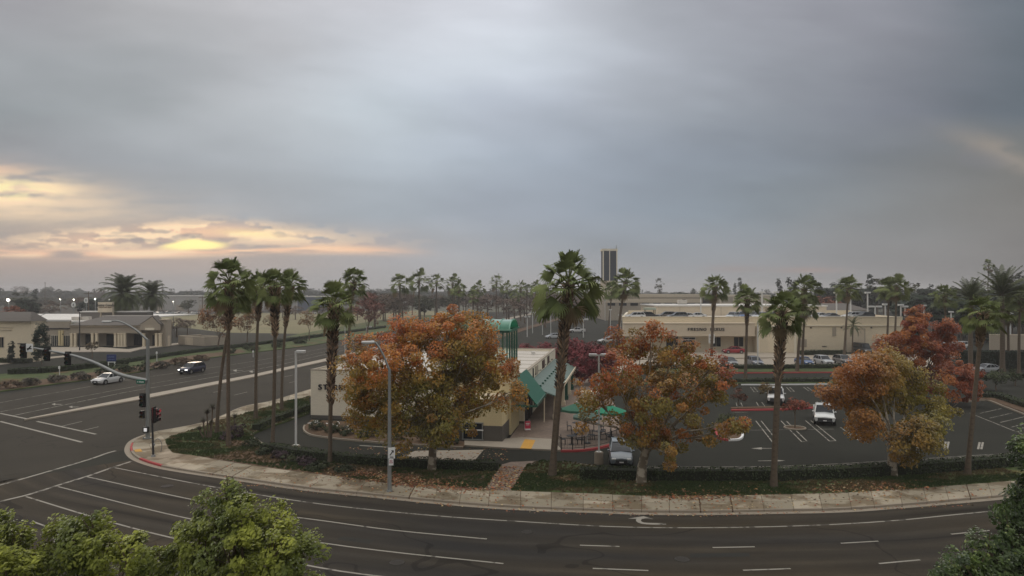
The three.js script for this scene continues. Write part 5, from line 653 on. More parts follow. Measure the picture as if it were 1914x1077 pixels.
// foreground tree tops under the camera
const FRESH = (h, t, R, p) => { const n = fbm(p.x * 2.2 + 5, p.y * 2.2 + p.z * 1.7, 2, 8); return jit(lerp3([0.12, 0.16, 0.016], [0.45, 0.48, 0.06], clamp(sstep(0.35, 0.75, n) * 0.55 + t * 0.45)), R, 0.5); };
const near = { leaves: 64, cr: 0.17, s: 0.048, per: 105, inner: 0.55, flat: 0.95, l: 0.5, r: 0.14, deep: 0.7, category: 'tree' };
pixTree('broadleaf_tree', 'yellow green tree top at the bottom left, tallest of the three', V(xAt(440, 14), 0, -14), 14, [[428, 928, 26, 0.1], [405, 965, 42, 0], [462, 962, 44, 0.3], [500, 985, 40, -0.2], [520, 1030, 60, 0.2], [440, 1020, 74, 0.3], [372, 1010, 46, 0.3], [350, 1060, 48, 0], [560, 1050, 40, -0.3], [450, 1110, 110, 0], [560, 1130, 70, 0.3], [340, 1140, 70, 0.3]], { ...near, seed: 81, trunk: [445, 1200], pal: FRESH });
pixTree('broadleaf_tree', 'green tree top at the bottom left, lower than the tallest one', V(xAt(160, 13.5), 0, -13.5), 13.5, [[175, 984, 24, 0], [160, 1012, 40, 0.2], [110, 1010, 34, -0.2], [200, 1030, 40, 0.1], [70, 1035, 44, 0.2], [140, 1060, 60, 0], [255, 1030, 34, 0.2], [270, 1070, 44, -0.2], [160, 1140, 90, 0]], { ...near, seed: 82, trunk: [160, 1230], pal: FRESH });
pixTree('broadleaf_tree', 'green tree top in the very bottom left corner of the view', V(xAt(5, 13), 0, -13), 13, [[12, 992, 34, 0], [42, 1000, 22, 0.2], [-20, 1020, 50, 0], [30, 1050, 60, 0.3], [-10, 1120, 80, 0]], { ...near, seed: 83, trunk: [0, 1230], pal: FRESH });
pixTree('broadleaf_tree', 'dark green tree at the bottom right corner with pale leaf tips', V(xAt(1960, 12), 0, -12), 12, [[1945, 850, 46, 0], [1925, 905, 44, 0.2], [1950, 960, 70, 0], [1905, 965, 34, -0.2], [1885, 1010, 44, 0.1], [1925, 1040, 60, 0.2], [1845, 1040, 40, 0], [1880, 1075, 60, 0.2], [1800, 1075, 46, 0.1], [1765, 1085, 30, 0], [1850, 1130, 90, 0], [1960, 1120, 120, 0]], { ...near, per: 110, s: 0.04, cr: 0.15, seed: 84, trunk: [1950, 1250], pal: (h, t, R, p) => { const n = fbm(p.x * 2.5, p.y * 2.5 + p.z * 2, 2, 8); return jit(R() < 0.03 + 0.10 * sstep(0.55, 0.7, n) ? [0.42, 0.50, 0.14] : lerp3([0.045, 0.085, 0.020], [0.14, 0.21, 0.04], sstep(0.35, 0.7, n) * 0.7 + t * 0.3), R, 0.5); } });

// ------------------------------------------------------------------ hedges, shrubs, spiky plants
hedge('hedge', 'low clipped hedge along the driveway front, left of the brick path', G([[492, 846], [560, 858], [640, 868], [740, 876], [840, 881], [931, 883]]), 0.8, 0.75, { seed: 1 });
hedge('hedge', 'long clipped hedge in front of the parking lot, right of the brick path', G([[1084, 898], [1200, 901], [1330, 902], [1450, 901], [1560, 897.5], [1680, 891], [1800, 882], [1900, 873], [2060, 857]]), 0.9, 0.85, { seed: 2 });
hedge('hedge', 'clipped hedge beside the curved driveway kerb at the sign wall', G([[478, 808], [505, 794.5], [545, 780], [577, 768]]), 0.8, 0.7, { seed: 3, pal: (t) => lerp3([0.04, 0.055, 0.02], [0.07, 0.085, 0.03], t) });
hedge('hedge', 'long low dark hedge beyond the boulevard, below the dry field', G([[236, 679], [350, 662], [480, 646], [620, 627], [720, 613]]), 0.9, 0.75, { seed: 4, den: 40, s: 0.12 });
hedge('hedge', 'short dark hedge in front of the left corner shop', G([[16, 701], [75, 699], [140, 693], [236, 681]]), 1.2, 0.9, { seed: 5, den: 60, s: 0.11, pal: (t) => lerp3([0.025, 0.04, 0.014], [0.045, 0.06, 0.02], t) });
hedge('hedge', 'dark hedge between the showroom drive and the red kerb', G([[1180, 691], [1380, 690.5], [1585, 689.5]]), 1.0, 0.7, { seed: 6, den: 50, s: 0.1 });
hedge('hedge', 'low hedge strip behind the white lot kerb', G([[1180, 716], [1400, 716], [1548, 715]]), 0.9, 0.55, { seed: 7, den: 50, s: 0.1 });
hedge('hedge', 'dark hedge at the foot of the long cream showroom wall', G([[1493, 664], [1580, 663.5]]), 1.0, 0.9, { seed: 8, den: 50, s: 0.12 });
hedge('hedge', 'tall dark hedge in front of the boundary wall at right', G([[1790, 688], [1860, 690], [1960, 690]]), 2.0, 3.0, { seed: 9, den: 40, s: 0.14, pal: (t) => lerp3([0.012, 0.022, 0.014], [0.02, 0.034, 0.02], t) });
hedge('hedge', 'low dark hedge on the bed by the slanted stalls at right', G([[1822, 744], [1862, 744], [1930, 766], [2000, 790]]), 1.2, 0.6, { seed: 10, den: 60, s: 0.1 });
hedge('hedge', 'low dark hedge around the left corner shop base', [V(xAt(-30, 129), 0, -129), V(xAt(58, 129), 0, -129)], 1.0, 0.8, { seed: 11, den: 50, s: 0.12 });
const DRYP = (t) => lerp3([0.10, 0.07, 0.045], [0.17, 0.11, 0.065], t), GRN = (t) => lerp3([0.03, 0.042, 0.02], [0.06, 0.07, 0.03], t), PUR = (t) => lerp3([0.045, 0.028, 0.035], [0.075, 0.045, 0.05], t), GREY = (t) => lerp3([0.07, 0.065, 0.05], [0.12, 0.10, 0.075], t);
[[338, 683, 1.9, 1.0, DRYP, 'rounded brown shrub mound by the far kerb, largest'], [378, 674, 1.5, 0.7, DRYP, 'low brown shrub right of the large brown mound'], [272, 694, 1.4, 1.2, GRN, 'dark green shrub behind the signal pole'], [300, 690, 1.6, 0.9, GREY, 'grey brown shrub left of the large brown mound'], [245, 697, 1.2, 0.8, GRN, 'green shrub just left of the signal pole'], [60, 722, 1.5, 0.8, GREY, 'grey shrub by the far kerb at left'], [20, 728, 1.5, 0.8, DRYP, 'brown shrub by the far kerb at the left edge'], [105, 716, 1.4, 0.8, GREY, 'grey shrub behind the thin kerb pole'], [150, 711, 1.6, 0.9, GREY, 'grey shrub behind the white sedan'], [195, 702, 1.6, 1.1, GRN, 'green shrub behind the white sedan roof'], [225, 695, 1.5, 1.1, GRN, 'green shrub between blue sign and signal pole'], [430, 662, 1.6, 0.9, GRN, 'green shrub behind the left palm trunks'], [470, 657, 1.8, 1.0, GRN, 'green shrub right of the left palm trunks'], [520, 650, 1.8, 1.0, GRN, 'green shrub on the far verge right of the cluster trunks'], [560, 643, 1.8, 1.0, GRN, 'green shrub on the far verge left of the tall lamp']].forEach(([x, y, r, h, p, l], i) => shrub('roadside_shrub', l, at(x, y), r, h, p, 200 + i, { s: 0.1, cr: 0.28, per: 16, leaves: 26, group: 'shrubs along the far kerb' }));
[[443, 822, 0.9, 1.0, PUR, 'dark purple shrub under the corner palms'], [424, 826, 0.7, 0.6, PUR, 'small purple shrub left of the dark purple one'], [470, 838, 0.9, 0.6, GRN, 'low green shrub near the driveway entrance'], [490, 852, 0.8, 0.5, GRN, 'low green shrub under the hedge palm'], [540, 868, 0.8, 0.5, GRN, 'low green shrub at the lamp base'], [570, 872, 0.9, 0.5, PUR, 'low purple shrub right of the lamp base'], [520, 860, 0.8, 0.5, PUR, 'low purple shrub left of the lamp base'], [640, 884, 0.9, 0.4, GRN, 'low green tuft right of the sign wall palm'], [590, 880, 1.0, 0.4, GRN, 'low green tuft left of the sign wall palm']].forEach(([x, y, r, h, p, l], i) => shrub('garden_shrub', l, at(x, y), r, h, p, 240 + i, { group: 'shrubs on the corner lawn' }));
[[590, 806, 0.9], [620, 810, 0.9], [655, 815, 1.0], [690, 819, 1.0], [740, 824, 0.9], [790, 829, 0.9], [840, 833, 0.8]].forEach(([x, y, r], i) => { const wf = i < 3, l = ['bush with white flowers at the island tip before the sign wall', 'second bush with white flowers before the sign wall', 'third bush with white flowers, under the autumn tree edge', 'leafy island bush under the autumn tree, nearest the white flowers', 'leafy island bush under the autumn tree, left of the trunk', 'leafy island bush under the autumn tree, near the trunk', 'leafy island bush next to the dark cafe base'][i]; shrub('island_bush', l, at(x, y), r, 0.75, GRN, 260 + i, { group: 'bushes of the planting island' }); if (wf) { const R = rng(i + 5), o = scene.children[scene.children.length - 1]; mesh('flowers', mg(Array.from({ length: 16 }, () => { const a = R() * 6.28, d = R() * r * 0.8; return new THREE.IcosahedronGeometry(0.05 + 0.03 * R(), 0).scale(1, 0.6, 1).translate(Math.cos(a) * d, 0.72 + 0.25 * R(), Math.sin(a) * d); })), M.whitePaint, o).userData.kind = 'stuff'; } });
[[1352, 800, 0.8, 0.9, 'planter bush at the red kerb side'], [1366, 806, 0.8, 1.2, 'tall grassy planter bush in the middle'], [1360, 794, 0.7, 0.8, 'planter bush at the back']].forEach(([x, y, r, h, l], i) => shrub('planter_bush', l, at(x, y), r, h, (t) => lerp3([0.05, 0.06, 0.025], [0.09, 0.10, 0.035], t), 280 + i, { group: 'bushes of the kerbed planter' }));
function yucca(label, p, heads, seed) {                               // slim stems ending in spiky rosettes
  const R = rng(seed), g = group('yucca_plant', p, 0, label, 'plant'), spike = (r) => { const L = []; for (let k = 0; k < 34; k++) { const d = ball(R); d.y = d.y * 0.6 + 0.45; d.normalize(); const q = new THREE.ConeGeometry(0.022, r * (0.7 + 0.5 * R()), 3); q.translate(0, r * 0.45, 0).applyQuaternion(new THREE.Quaternion().setFromUnitVectors(V(0, 1, 0), d)); L.push(q); } return mg(L); }, sm2 = std({ color: rgb(0.075, 0.07, 0.045) });
  for (const [dx, h, r] of heads) { mesh('stem', tube([V(dx * 0.4, -0.05, 0), V(dx * 0.8, h * 0.5, 0), V(dx, h, 0)], [0.09, 0.07, 0.06], 5), M.palmBark, g); mesh('rosette', spike(r).translate(dx, h, 0), sm2, g); mesh('dry_skirt', spike(r * 0.7).scale(1, -0.9, 1).translate(dx, h - 0.05, 0), M.bark, g); }
}
yucca('cluster of spiky yuccas with slim stems at the left palm trunks', at(391, 822), [[0.3, 2.9, 0.5], [-0.2, 2.5, 0.5], [-0.55, 1.7, 0.45], [-0.9, 1.0, 0.4], [0.1, 1.6, 0.5]], 3);
yucca('single spiky yucca right of the left palm trunks', at(438, 812), [[0, 1.7, 0.42]], 4);

// ------------------------------------------------------------------ lamps, signals, signs
function lotLamp(label, px, pb, pt, { D = dAt(pb), base = 0, heads = [1], footY = 0, s = 1, grp = 'white parking lot lamps' } = {}) {
  const p = V(xAt(px, D), footY, -D), h = hAt(pt, D) - footY, g = group('parking_lamp', p, 0, label, 'lamp post', grp);
  if (base) mesh('concrete_base', mg([cyl(0.36, 0.34, base, 0, 0, 0, 16), cyl(0.30, 0.30, 0.06, 0, base, 0, 16)]), M.curb, g);
  mesh('pole', mg([box(0.17 * s, h - base, 0.17 * s, 0, base + (h - base) / 2, 0), box(0.36, 0.05, 0.36, 0, base + 0.06, 0)]), M.pole, g);
  for (const d of heads) { const hd = mesh('lamp_head', mg([rbox(0.85 * s, 0.26 * s, 0.5 * s, 0.05, d * 0.62 * s, h - 0.02, 0), box(0.3 * s, 0.1, 0.1, d * 0.16 * s, h - 0.05, 0)]), M.pole, g); mesh('lens', box(0.7 * s, 0.03, 0.38 * s, d * 0.62 * s, h - 0.16 * s, 0), M.lampOff, hd); }
}
lotLamp('white lot lamp on a concrete base beside the curved driveway', 553, 851, 657, { base: 0.75, heads: [0.75], s: 0.85 });
lotLamp('double headed white lot lamp on a round base before the patio', 1119.5, 867, 663, { base: 0.85, heads: [-1, 1], s: 0.72 });
lotLamp('white lot lamp with round head left of the showroom corner', 1160, 640, 589, { heads: [0], s: 1.3 }); lotLamp('thin lot lamp behind the round headed one', 1141, 627, 579, { heads: [0], s: 1.1 }); lotLamp('tall thin lamp under the short office tower palm', 1131, 600, 561, { heads: [0], s: 1.3 });
lotLamp('double headed lamp behind the white pickup far off', 1090.5, 631, 597, { heads: [-1, 1], s: 1.5 }); lotLamp('flat headed lamp right of the green lantern, first', 985.5, 630, 592, { heads: [-0.4, 0.4], s: 1.4 }); lotLamp('flat headed lamp right of the green lantern, second', 995.5, 623, 584, { heads: [-0.4, 0.4], s: 1.4 }); lotLamp('slim lamp of the row beyond the cafe, left of the slimmer one', 1014, 626, 580, { heads: [0], s: 1.1 }); lotLamp('slimmer lamp of the row, beside the shaggy palm trunk', 1029.5, 628, 578, { heads: [0], s: 1.1 });
lotLamp('white lamp at the showroom drive beside the blank cream block', 1416.6, 690, 600, { heads: [1], base: 0.6 }); lotLamp('boulevard lamp by the pinkish tree', 685, 640, 611, { heads: [0.8], s: 1.4 });
[[1310, 574, 545, 'far left'], [1424.6, 576, 546, 'beside the palm at the window'], [1451, 575, 546, 'behind the stout palm'], [1563.8, 583, 547, 'left of the third wall palm'], [1590, 578, 547, 'on the third wall palm'], [1622, 586, 547, 'tallest right of the third wall palm'], [1636, 583, 573, 'low and double headed'], [1655, 584, 569, 'left of the palm pair'], [1684, 592, 570, 'right of the palm pair'], [1692, 592, 573, 'last before the red tree']].forEach(([x, b, t, l], i) => lotLamp('roof deck lamp of the showroom, ' + l, x, b, t, { D: 185, footY: 6.9, heads: i === 6 ? [-1, 1] : [0], s: 1.6, grp: 'lamps on the showroom roof' }));
lotLamp('lamp rising behind the red two peaked tree', 1727, 640, 571, { heads: [0], s: 1.2, D: 170 }); lotLamp('lamp between the red tree and the feather palms', 1778, 648, 583, { heads: [0], s: 1.2, D: 165 }); lotLamp('lamp before the boundary wall at right', 1889, 650, 585, { heads: [0], s: 1.3 });
function streetLight(name, label, px, pb, pt, headPx, headPy, r, { arm = 0.05 } = {}) {
  const D = dAt(pb), p = at(px, pb), h = hAt(pt, D), hx = xAt(headPx, D) - p.x, hy = hAt(headPy, D), g = group(name, p, 0, label, 'street light');
  mesh('pole', mg([tube([V(0, 0, 0), V(0, h * 0.5, 0), V(0, h, 0)], [r, r * 0.85, r * 0.68], 10), cyl(r * 1.5, r * 1.35, 0.25, 0, 0, 0, 12)]), M.steel, g);
  mesh('arm', tube(new THREE.CatmullRomCurve3([V(0, h - 0.1, 0), V(hx * 0.35, mix(h, hy, 0.62), 0), V(hx * 0.75, hy + 0.08, 0), V(hx * 0.93, hy + 0.02, 0)]).getPoints(12), Array.from({ length: 13 }, (_, i) => mix(r * 0.55, arm, i / 12)), 6), M.steel, g);
  const hd = mesh('lamp_head', rbox(0.85, 0.17, 0.34, 0.07, hx, hy, 0), M.pole, g); mesh('lens', rbox(0.45, 0.1, 0.26, 0.04, hx - Math.sign(-hx) * 0.1, hy - 0.07, 0), M.lampOff, hd); return { g, h, D };
}
{ const { g, D } = streetLight('street_light', 'grey street light with curved arm before the big cafe tree', 728, 923, 690, 688, 640, 0.14); const y = (q) => hAt(q, D);
  const s1 = mesh('sign_plate', box(0.44, y(836) - y(856), 0.03, 0.16, y(846), 0.16), M.whitePaint, g), s2 = mesh('sign_plate', box(0.30, y(857) - y(869), 0.03, 0.13, y(863), 0.16), M.whitePaint, g);
  mesh('sign_symbol', mg([bar(V(0.06, y(850), 0.182), V(0.26, y(842), 0.182), 0.035), box(0.14, 0.05, 0.012, 0.22, y(841.5), 0.182), box(0.05, 0.14, 0.012, 0.28, y(843), 0.182), box(0.24, 0.05, 0.012, 0.17, y(853.5), 0.182)]), M.black, s1); mesh('sign_symbol', mg([letters('NO', 0.09, 0.012).translate(0.13, y(860.5), 0.176), letters('STOP', 0.075, 0.012).translate(0.13, y(864), 0.176)]), std({ color: rgb(0.35, 0.03, 0.03) }), s2); }
{ const p = V(xAt(108, 168), 0, -160), g = group('street_light', p, 0, 'thin curved street light in front of the plaza wing', 'street light'), y = (q) => hAt(q, 160), dx = xAt(128, 160) - xAt(108, 160); mesh('pole', tube([V(0, 0, 0), V(0, y(600), 0)], [0.14, 0.1], 8), M.steel, g); mesh('arm', tube(new THREE.CatmullRomCurve3([V(0, y(600), 0), V(dx * 0.35, y(592), 0), V(dx, y(586), 0)]).getPoints(8), Array(9).fill(0.07), 5), M.steel, g); mesh('lamp_head', rbox(0.8, 0.18, 0.35, 0.06, dx + 0.4, y(586), 0), M.steel, g);
  const p2 = V(xAt(148.5, 156), 0, -156), g2 = group('lantern_post', p2, 0, 'dark lantern post in front of the plaza shop columns', 'lamp post'); mesh('pole', tube([V(0, 0, 0), V(0, hAt(583, 156), 0)], [0.13, 0.09], 8), M.dark, g2); mesh('lantern', mg([rbox(0.9, 0.4, 0.5, 0.1, 0, hAt(580.5, 156), 0), cyl(0.3, 0.1, 0.35, 0, hAt(579, 156), 0)]), M.dark, g2); }
{ // traffic signal mast
  const { g, D } = streetLight('signal_mast', 'traffic signal mast with long curved arm and street light at the corner', 276, 823, 634, 200, 601.5, 0.19), y = (q) => hAt(q, D), X = (q) => xAt(q, D) - xAt(276, D);
  mesh('mast_arm', tube(new THREE.CatmullRomCurve3([V(0, y(712), 0.1), V(X(225), y(700), 0.1), V(X(178), y(678), 0.1), V(X(135), y(664), 0.1), V(X(90), y(655), 0.1), V(X(62), y(650), 0.1)]).getPoints(24), Array.from({ length: 25 }, (_, i) => mix(0.19, 0.07, i / 24)), 8), M.steel, g);
  const sig = (x, yc, z, n = 3, back = true) => { const h = 0.34 * n, s = mesh('signal_head', mg([rbox(0.36, h, 0.2, 0.03, x, yc, z), ...(back ? [rbox(0.56, h + 0.22, 0.03, 0.01, x, yc, z - 0.08)] : [])]), M.black, g); for (let k = 0; k < n; k++) { const yy = yc + h / 2 - 0.17 - k * 0.34; mesh('visor', new THREE.CylinderGeometry(0.14, 0.14, 0.2, 10, 1, true, Math.PI * 0.6, Math.PI * 1.8).rotateX(Math.PI / 2).translate(x, yy, z + 0.18), M.black, s); mesh('lens', new THREE.CircleGeometry(0.12, 12).translate(x, yy, z + 0.112), [std({ color: rgb(0.09, 0.01, 0.01) }), std({ color: rgb(0.10, 0.06, 0.01) }), std({ color: rgb(0.01, 0.07, 0.05) })][k], s); } };
  sig(X(89.5), y(662), 0.2); sig(X(128.5), y(670), 0.2); sig(X(46), y(656), 0.2); sig(X(268), y(748), 0.22); sig(X(268.5), y(774), 0.24, 2, false);
  const w = mesh('signal_head', rbox(0.5, 0.5, 0.22, 0.03, X(276), y(802), 0.3), M.black, g); mesh('lens', box(0.26, 0.3, 0.02, X(276), y(802), 0.42), std({ color: rgb(0.7, 0.7, 0.7), emissive: rgb(0.9, 0.9, 0.9), emissiveIntensity: 0.4 }), w);
  const t = mesh('turn_sign', rbox(0.62, 0.72, 0.04, 0.02, X(58), y(650), 0.22), M.whitePaint, g); mesh('symbol', mg([box(0.4, 0.09, 0.02, X(58), y(651.5), 0.25), bar(V(X(58) - 0.15, y(654), 0.25), V(X(58) + 0.15, y(646.5), 0.25), 0.05)]), M.black, t);
  const s = mesh('street_name_sign', rbox(0.75, 0.36, 0.05, 0.02, X(265) + 0.05, y(713), 0.3), std({ color: rgb(0.015, 0.14, 0.09) }), g); mesh('street_name', mg([letters('E', 0.12, 0.012).translate(X(265) - 0.2, y(713), 0.325), letters('Shaw', 0.13, 0.012).translate(X(265) + 0.12, y(713), 0.325)]), M.whitePaint, s);
  mesh('base_flange', mg([box(0.62, 0.08, 0.62, 0, 0.2, 0), ...[[-0.24, -0.24], [0.24, -0.24], [-0.24, 0.24], [0.24, 0.24]].map(([a, b]) => cyl(0.05, 0.05, 0.2, a, 0.14, b, 6))]), M.steel, g);
}
{ // pedestal signal showing red
  const p = at(286.5, 857), D = dAt(857), y = (q) => hAt(q, D), g = group('signal_pedestal', p, 0, 'short signal post with a lit red light turned to the right, nearest the kerb', 'traffic signal'); mesh('pole', tube([V(0, 0, 0), V(-0.12, y(763), 0)], [0.09, 0.06], 8), M.dark, g); mesh('base', mg([cyl(0.2, 0.14, 0.3, 0, 0, 0, 10)]), M.steel, g);
  const x = 0.16, yc = y(776), s = mesh('signal_head', mg([rbox(0.34, 1.05, 0.36, 0.03, x, yc, 0), box(0.5, 0.06, 0.06, 0, yc + 0.35, 0), box(0.4, 0.06, 0.06, 0, yc - 0.35, 0), rbox(0.03, 1.3, 0.62, 0.01, x - 0.1, yc, 0)]), M.black, g);
  const red = std({ color: rgb(0.5, 0.02, 0.03), emissive: rgb(1, 0.06, 0.10), emissiveIntensity: 1.6 }); for (let k = 0; k < 3; k++) { const yy = yc + 0.34 - k * 0.34; mesh('visor', new THREE.CylinderGeometry(0.14, 0.14, 0.22, 10, 1, true).rotateZ(Math.PI / 2).translate(x + 0.26, yy, 0), M.black, s); mesh('lens', new THREE.SphereGeometry(0.125, 12, 8).scale(0.5, 1, 1).translate(x + 0.2, yy, 0), k ? M.dark : red, s); }
  const L = new THREE.PointLight(new THREE.Color(1, 0.1, 0.12), 3, 0, 2); L.position.set(x + 0.5, yc + 0.34, 0.1); L.castShadow = true; g.add(L); mesh('push_button', rbox(0.1, 0.2, 0.1, 0.02, 0.1, 1.1, 0.05), M.steel, g);
  const g2 = group('bicycle_rack', at(293, 848), 0, 'thin bent metal hoop beside the red signal post', 'rack'); mesh('hoop', tube(new THREE.CatmullRomCurve3([V(-0.2, 0, 0), V(-0.25, 0.9, 0), V(0.1, 1.2, 0), V(0.4, 0.8, 0), V(0.3, 0, 0)]).getPoints(14), Array(15).fill(0.03), 5), M.steel, g2);
}
{ const g = group('notice_sign', at(208, 687), 0, 'blue board sign on two white legs by the plaza lawn', 'sign'), D = dAt(687), y = (q) => hAt(q, D); mesh('board', rbox(1.65, y(663) - y(676), 0.12, 0.03, 0, (y(663) + y(676)) / 2, 0), std({ color: rgb(0.02, 0.035, 0.13) }), g); for (const x of [-0.55, 0.55]) mesh('leg', box(0.12, y(675), 0.12, x, y(675) / 2, -0.05), M.whitePaint, g); mesh('crossbar', box(1.3, 0.12, 0.1, 0, y(677), -0.03), M.whitePaint, g); mesh('words', mg([letters('LEASE', 0.3, 0.03).translate(0, y(667), 0.06), letters('AVAILABLE', 0.16, 0.03).translate(0, y(672), 0.06)]), std({ color: rgb(0.12, 0.15, 0.3) }), g); }
{ const D = dAt(664), p = V(xAt(1320, D), 0, -D + 4), g = group('showroom_sign', p, 0, 'white panel sign on a pole in front of the showroom entrance', 'sign'), y = (q) => hAt(q, D - 4); mesh('pole', cyl(0.08, 0.08, y(609), 0, 0, -0.1), M.pole, g); mesh('panel', rbox(1.2, y(625) - y(642), 0.14, 0.03, 0, (y(625) + y(642)) / 2, 0.03), M.whitePaint, g); mesh('emblem', mg([new THREE.TorusGeometry(0.28, 0.045, 6, 20).scale(1.2, 0.85, 1).translate(0, y(630.5), 0.11), box(0.8, 0.12, 0.02, 0, y(636), 0.11)]), M.steel, g); }
{ const D = dAt(876), g = group('lot_sign_post', at(1709, 877), 0, 'small white sign on a thin dark post at the right hedge', 'sign'), y = (q) => hAt(q, D); mesh('post', tube([V(0, 0, 0), V(0.22, y(835), 0)], [0.035, 0.03], 6), M.dark, g); mesh('plate', rbox(0.34, 0.5, 0.03, 0.01, 0.22, y(842), 0.05), M.whitePaint, g); mesh('symbol', box(0.12, 0.36, 0.01, 0.24, y(842), 0.07), M.dark, g); }
[[111, 709, 684, 'thin white kerb post at the far left verge'], [293, 679, 657, 'thin pole with small plate right of the signal mast'], [473, 668, 655, 'short pale marker post behind the palm trunks'], [644.7, 672, 598, 'tall thin pole left of the pinkish tree'], [1887, 660, 640, 'thin post at the boundary wall']].forEach(([x, b, t, l]) => { const D = dAt(b), g = group('marker_post', at(x, b), 0, l, 'post'); mesh('post', cyl(0.07, 0.06, hAt(t, D), 0, 0, 0, 8), M.pole, g); mesh('plate', box(0.3, 0.4, 0.03, 0, hAt(t, D) - 0.25, 0.08), M.whitePaint, g); });
{ const g = group('bollard', at(821, 836), 0, 'yellow bollard at the dark cafe base', 'bollard'); mesh('tube', mg([cyl(0.1, 0.1, 1.0, 0, 0, 0, 12), new THREE.SphereGeometry(0.1, 12, 6).translate(0, 1.0, 0)]), std({ color: rgb(0.6, 0.45, 0.03) }), g); mesh('band', cyl(0.104, 0.104, 0.1, 0, 0.7, 0, 12), M.whitePaint, g); }
{ const g = group('sandwich_board', at(986, 805, 0.12), 0.15, 'pink red folding board sign in front of the cafe door', 'sign'); const f = mesh('front_panel', box(0.52, 0.85, 0.03).rotateX(-0.2).translate(0, 0.47, 0.1), std({ color: rgb(0.55, 0.05, 0.09) }), g); mesh('back_panel', box(0.52, 0.85, 0.03).rotateX(0.2).translate(0, 0.47, -0.1), M.whitePaint, g); mesh('words', mg([box(0.36, 0.06, 0.02).rotateX(-0.2).translate(0, 0.68, 0.078), box(0.3, 0.05, 0.02).rotateX(-0.2).translate(0, 0.55, 0.105), box(0.52, 0.14, 0.02).rotateX(-0.2).translate(0, 0.14, 0.19)]), M.whitePaint, f); }
[[378, 553, 300, 'utility pole with crossarm before the warehouse'], [165, 545, 260, 'utility pole with crossarm left of the shop sign'], [84, 527, 520, 'tall thin mast above the left treeline'], [303, 529, 520, 'thin mast right of the smaller date palm']].forEach(([x, t, D, l], i) => { const h = hAt(t, D), g = group('utility_pole', V(xAt(x, D), 0, -D), 0.2, l, 'pole'); mesh('pole', cyl(0.22, 0.14, h, 0, 0, 0, 8), M.bark, g); mesh('crossarm', mg([box(i < 2 ? 3 : 1.2, 0.22, 0.22, 0, h - 0.8, 0.2), ...(i < 2 ? [box(2.2, 0.18, 0.18, 0, h - 2.2, 0.2)] : [])]), M.bark, g); });
[[110, 570, 290, 0.95, 'round white pole sign above the plaza wing roof, lower of two'], [161, 561.5, 300, 1.1, 'taller round white pole sign left of the shop sign']].forEach(([x, y, D, r, l]) => { x += x < 120 ? 27 : 0; const h = hAt(y, D), g = group('round_sign', V(xAt(x, D), 0, -D), 0, l, 'sign'); mesh('pole', cyl(0.2, 0.16, h - r, 0, 0, 0, 8), M.steel, g); mesh('disc', new THREE.CylinderGeometry(r, r, 0.25, 20).rotateX(Math.PI / 2).scale(0.9, 1.15, 1).translate(0, h, 0), M.whitePaint, g); mesh('mark', box(r * 0.4, r * 1.0, 0.05, -0.05, h, 0.14), M.steel, g); });
// lit lamps in the far lots
[[16, 561, 0.55, 'large bright lit lamp'], [113, 560, 0.13, 'faint lit lamp, second from the left'], [138, 560, 0.2, 'lit lamp above the shop roof, brightest of the small ones'], [178, 559, 0.15, 'lit lamp left of the shop sign'], [204, 559, 0.15, 'lit lamp above the shop sign'], [324, 564, 0.13, 'lit lamp in front of the warehouse']].forEach(([x, y, r, l]) => { const D = 250, h = hAt(y, D), g = group('lit_lamp', V(xAt(x, D), 0, -D), 0, l + ' in the hazy far left', 'lamp post', 'lit lamps in the far lots'); mesh('pole', cyl(0.14, 0.1, h, 0, 0, 0, 8), M.steel, g); mesh('globe', new THREE.SphereGeometry(r, 12, 8).scale(1.2, 0.9, 0.6).translate(0, h, 0.2), std({ color: rgb(0.9, 0.88, 0.8), emissive: rgb(1, 0.94, 0.85), emissiveIntensity: 2 }), g); const L = new THREE.PointLight(new THREE.Color(1, 0.93, 0.82), 60 * r, 0, 2); L.position.set(0, h, 0.2 + r + 0.2); L.castShadow = true; g.add(L); });

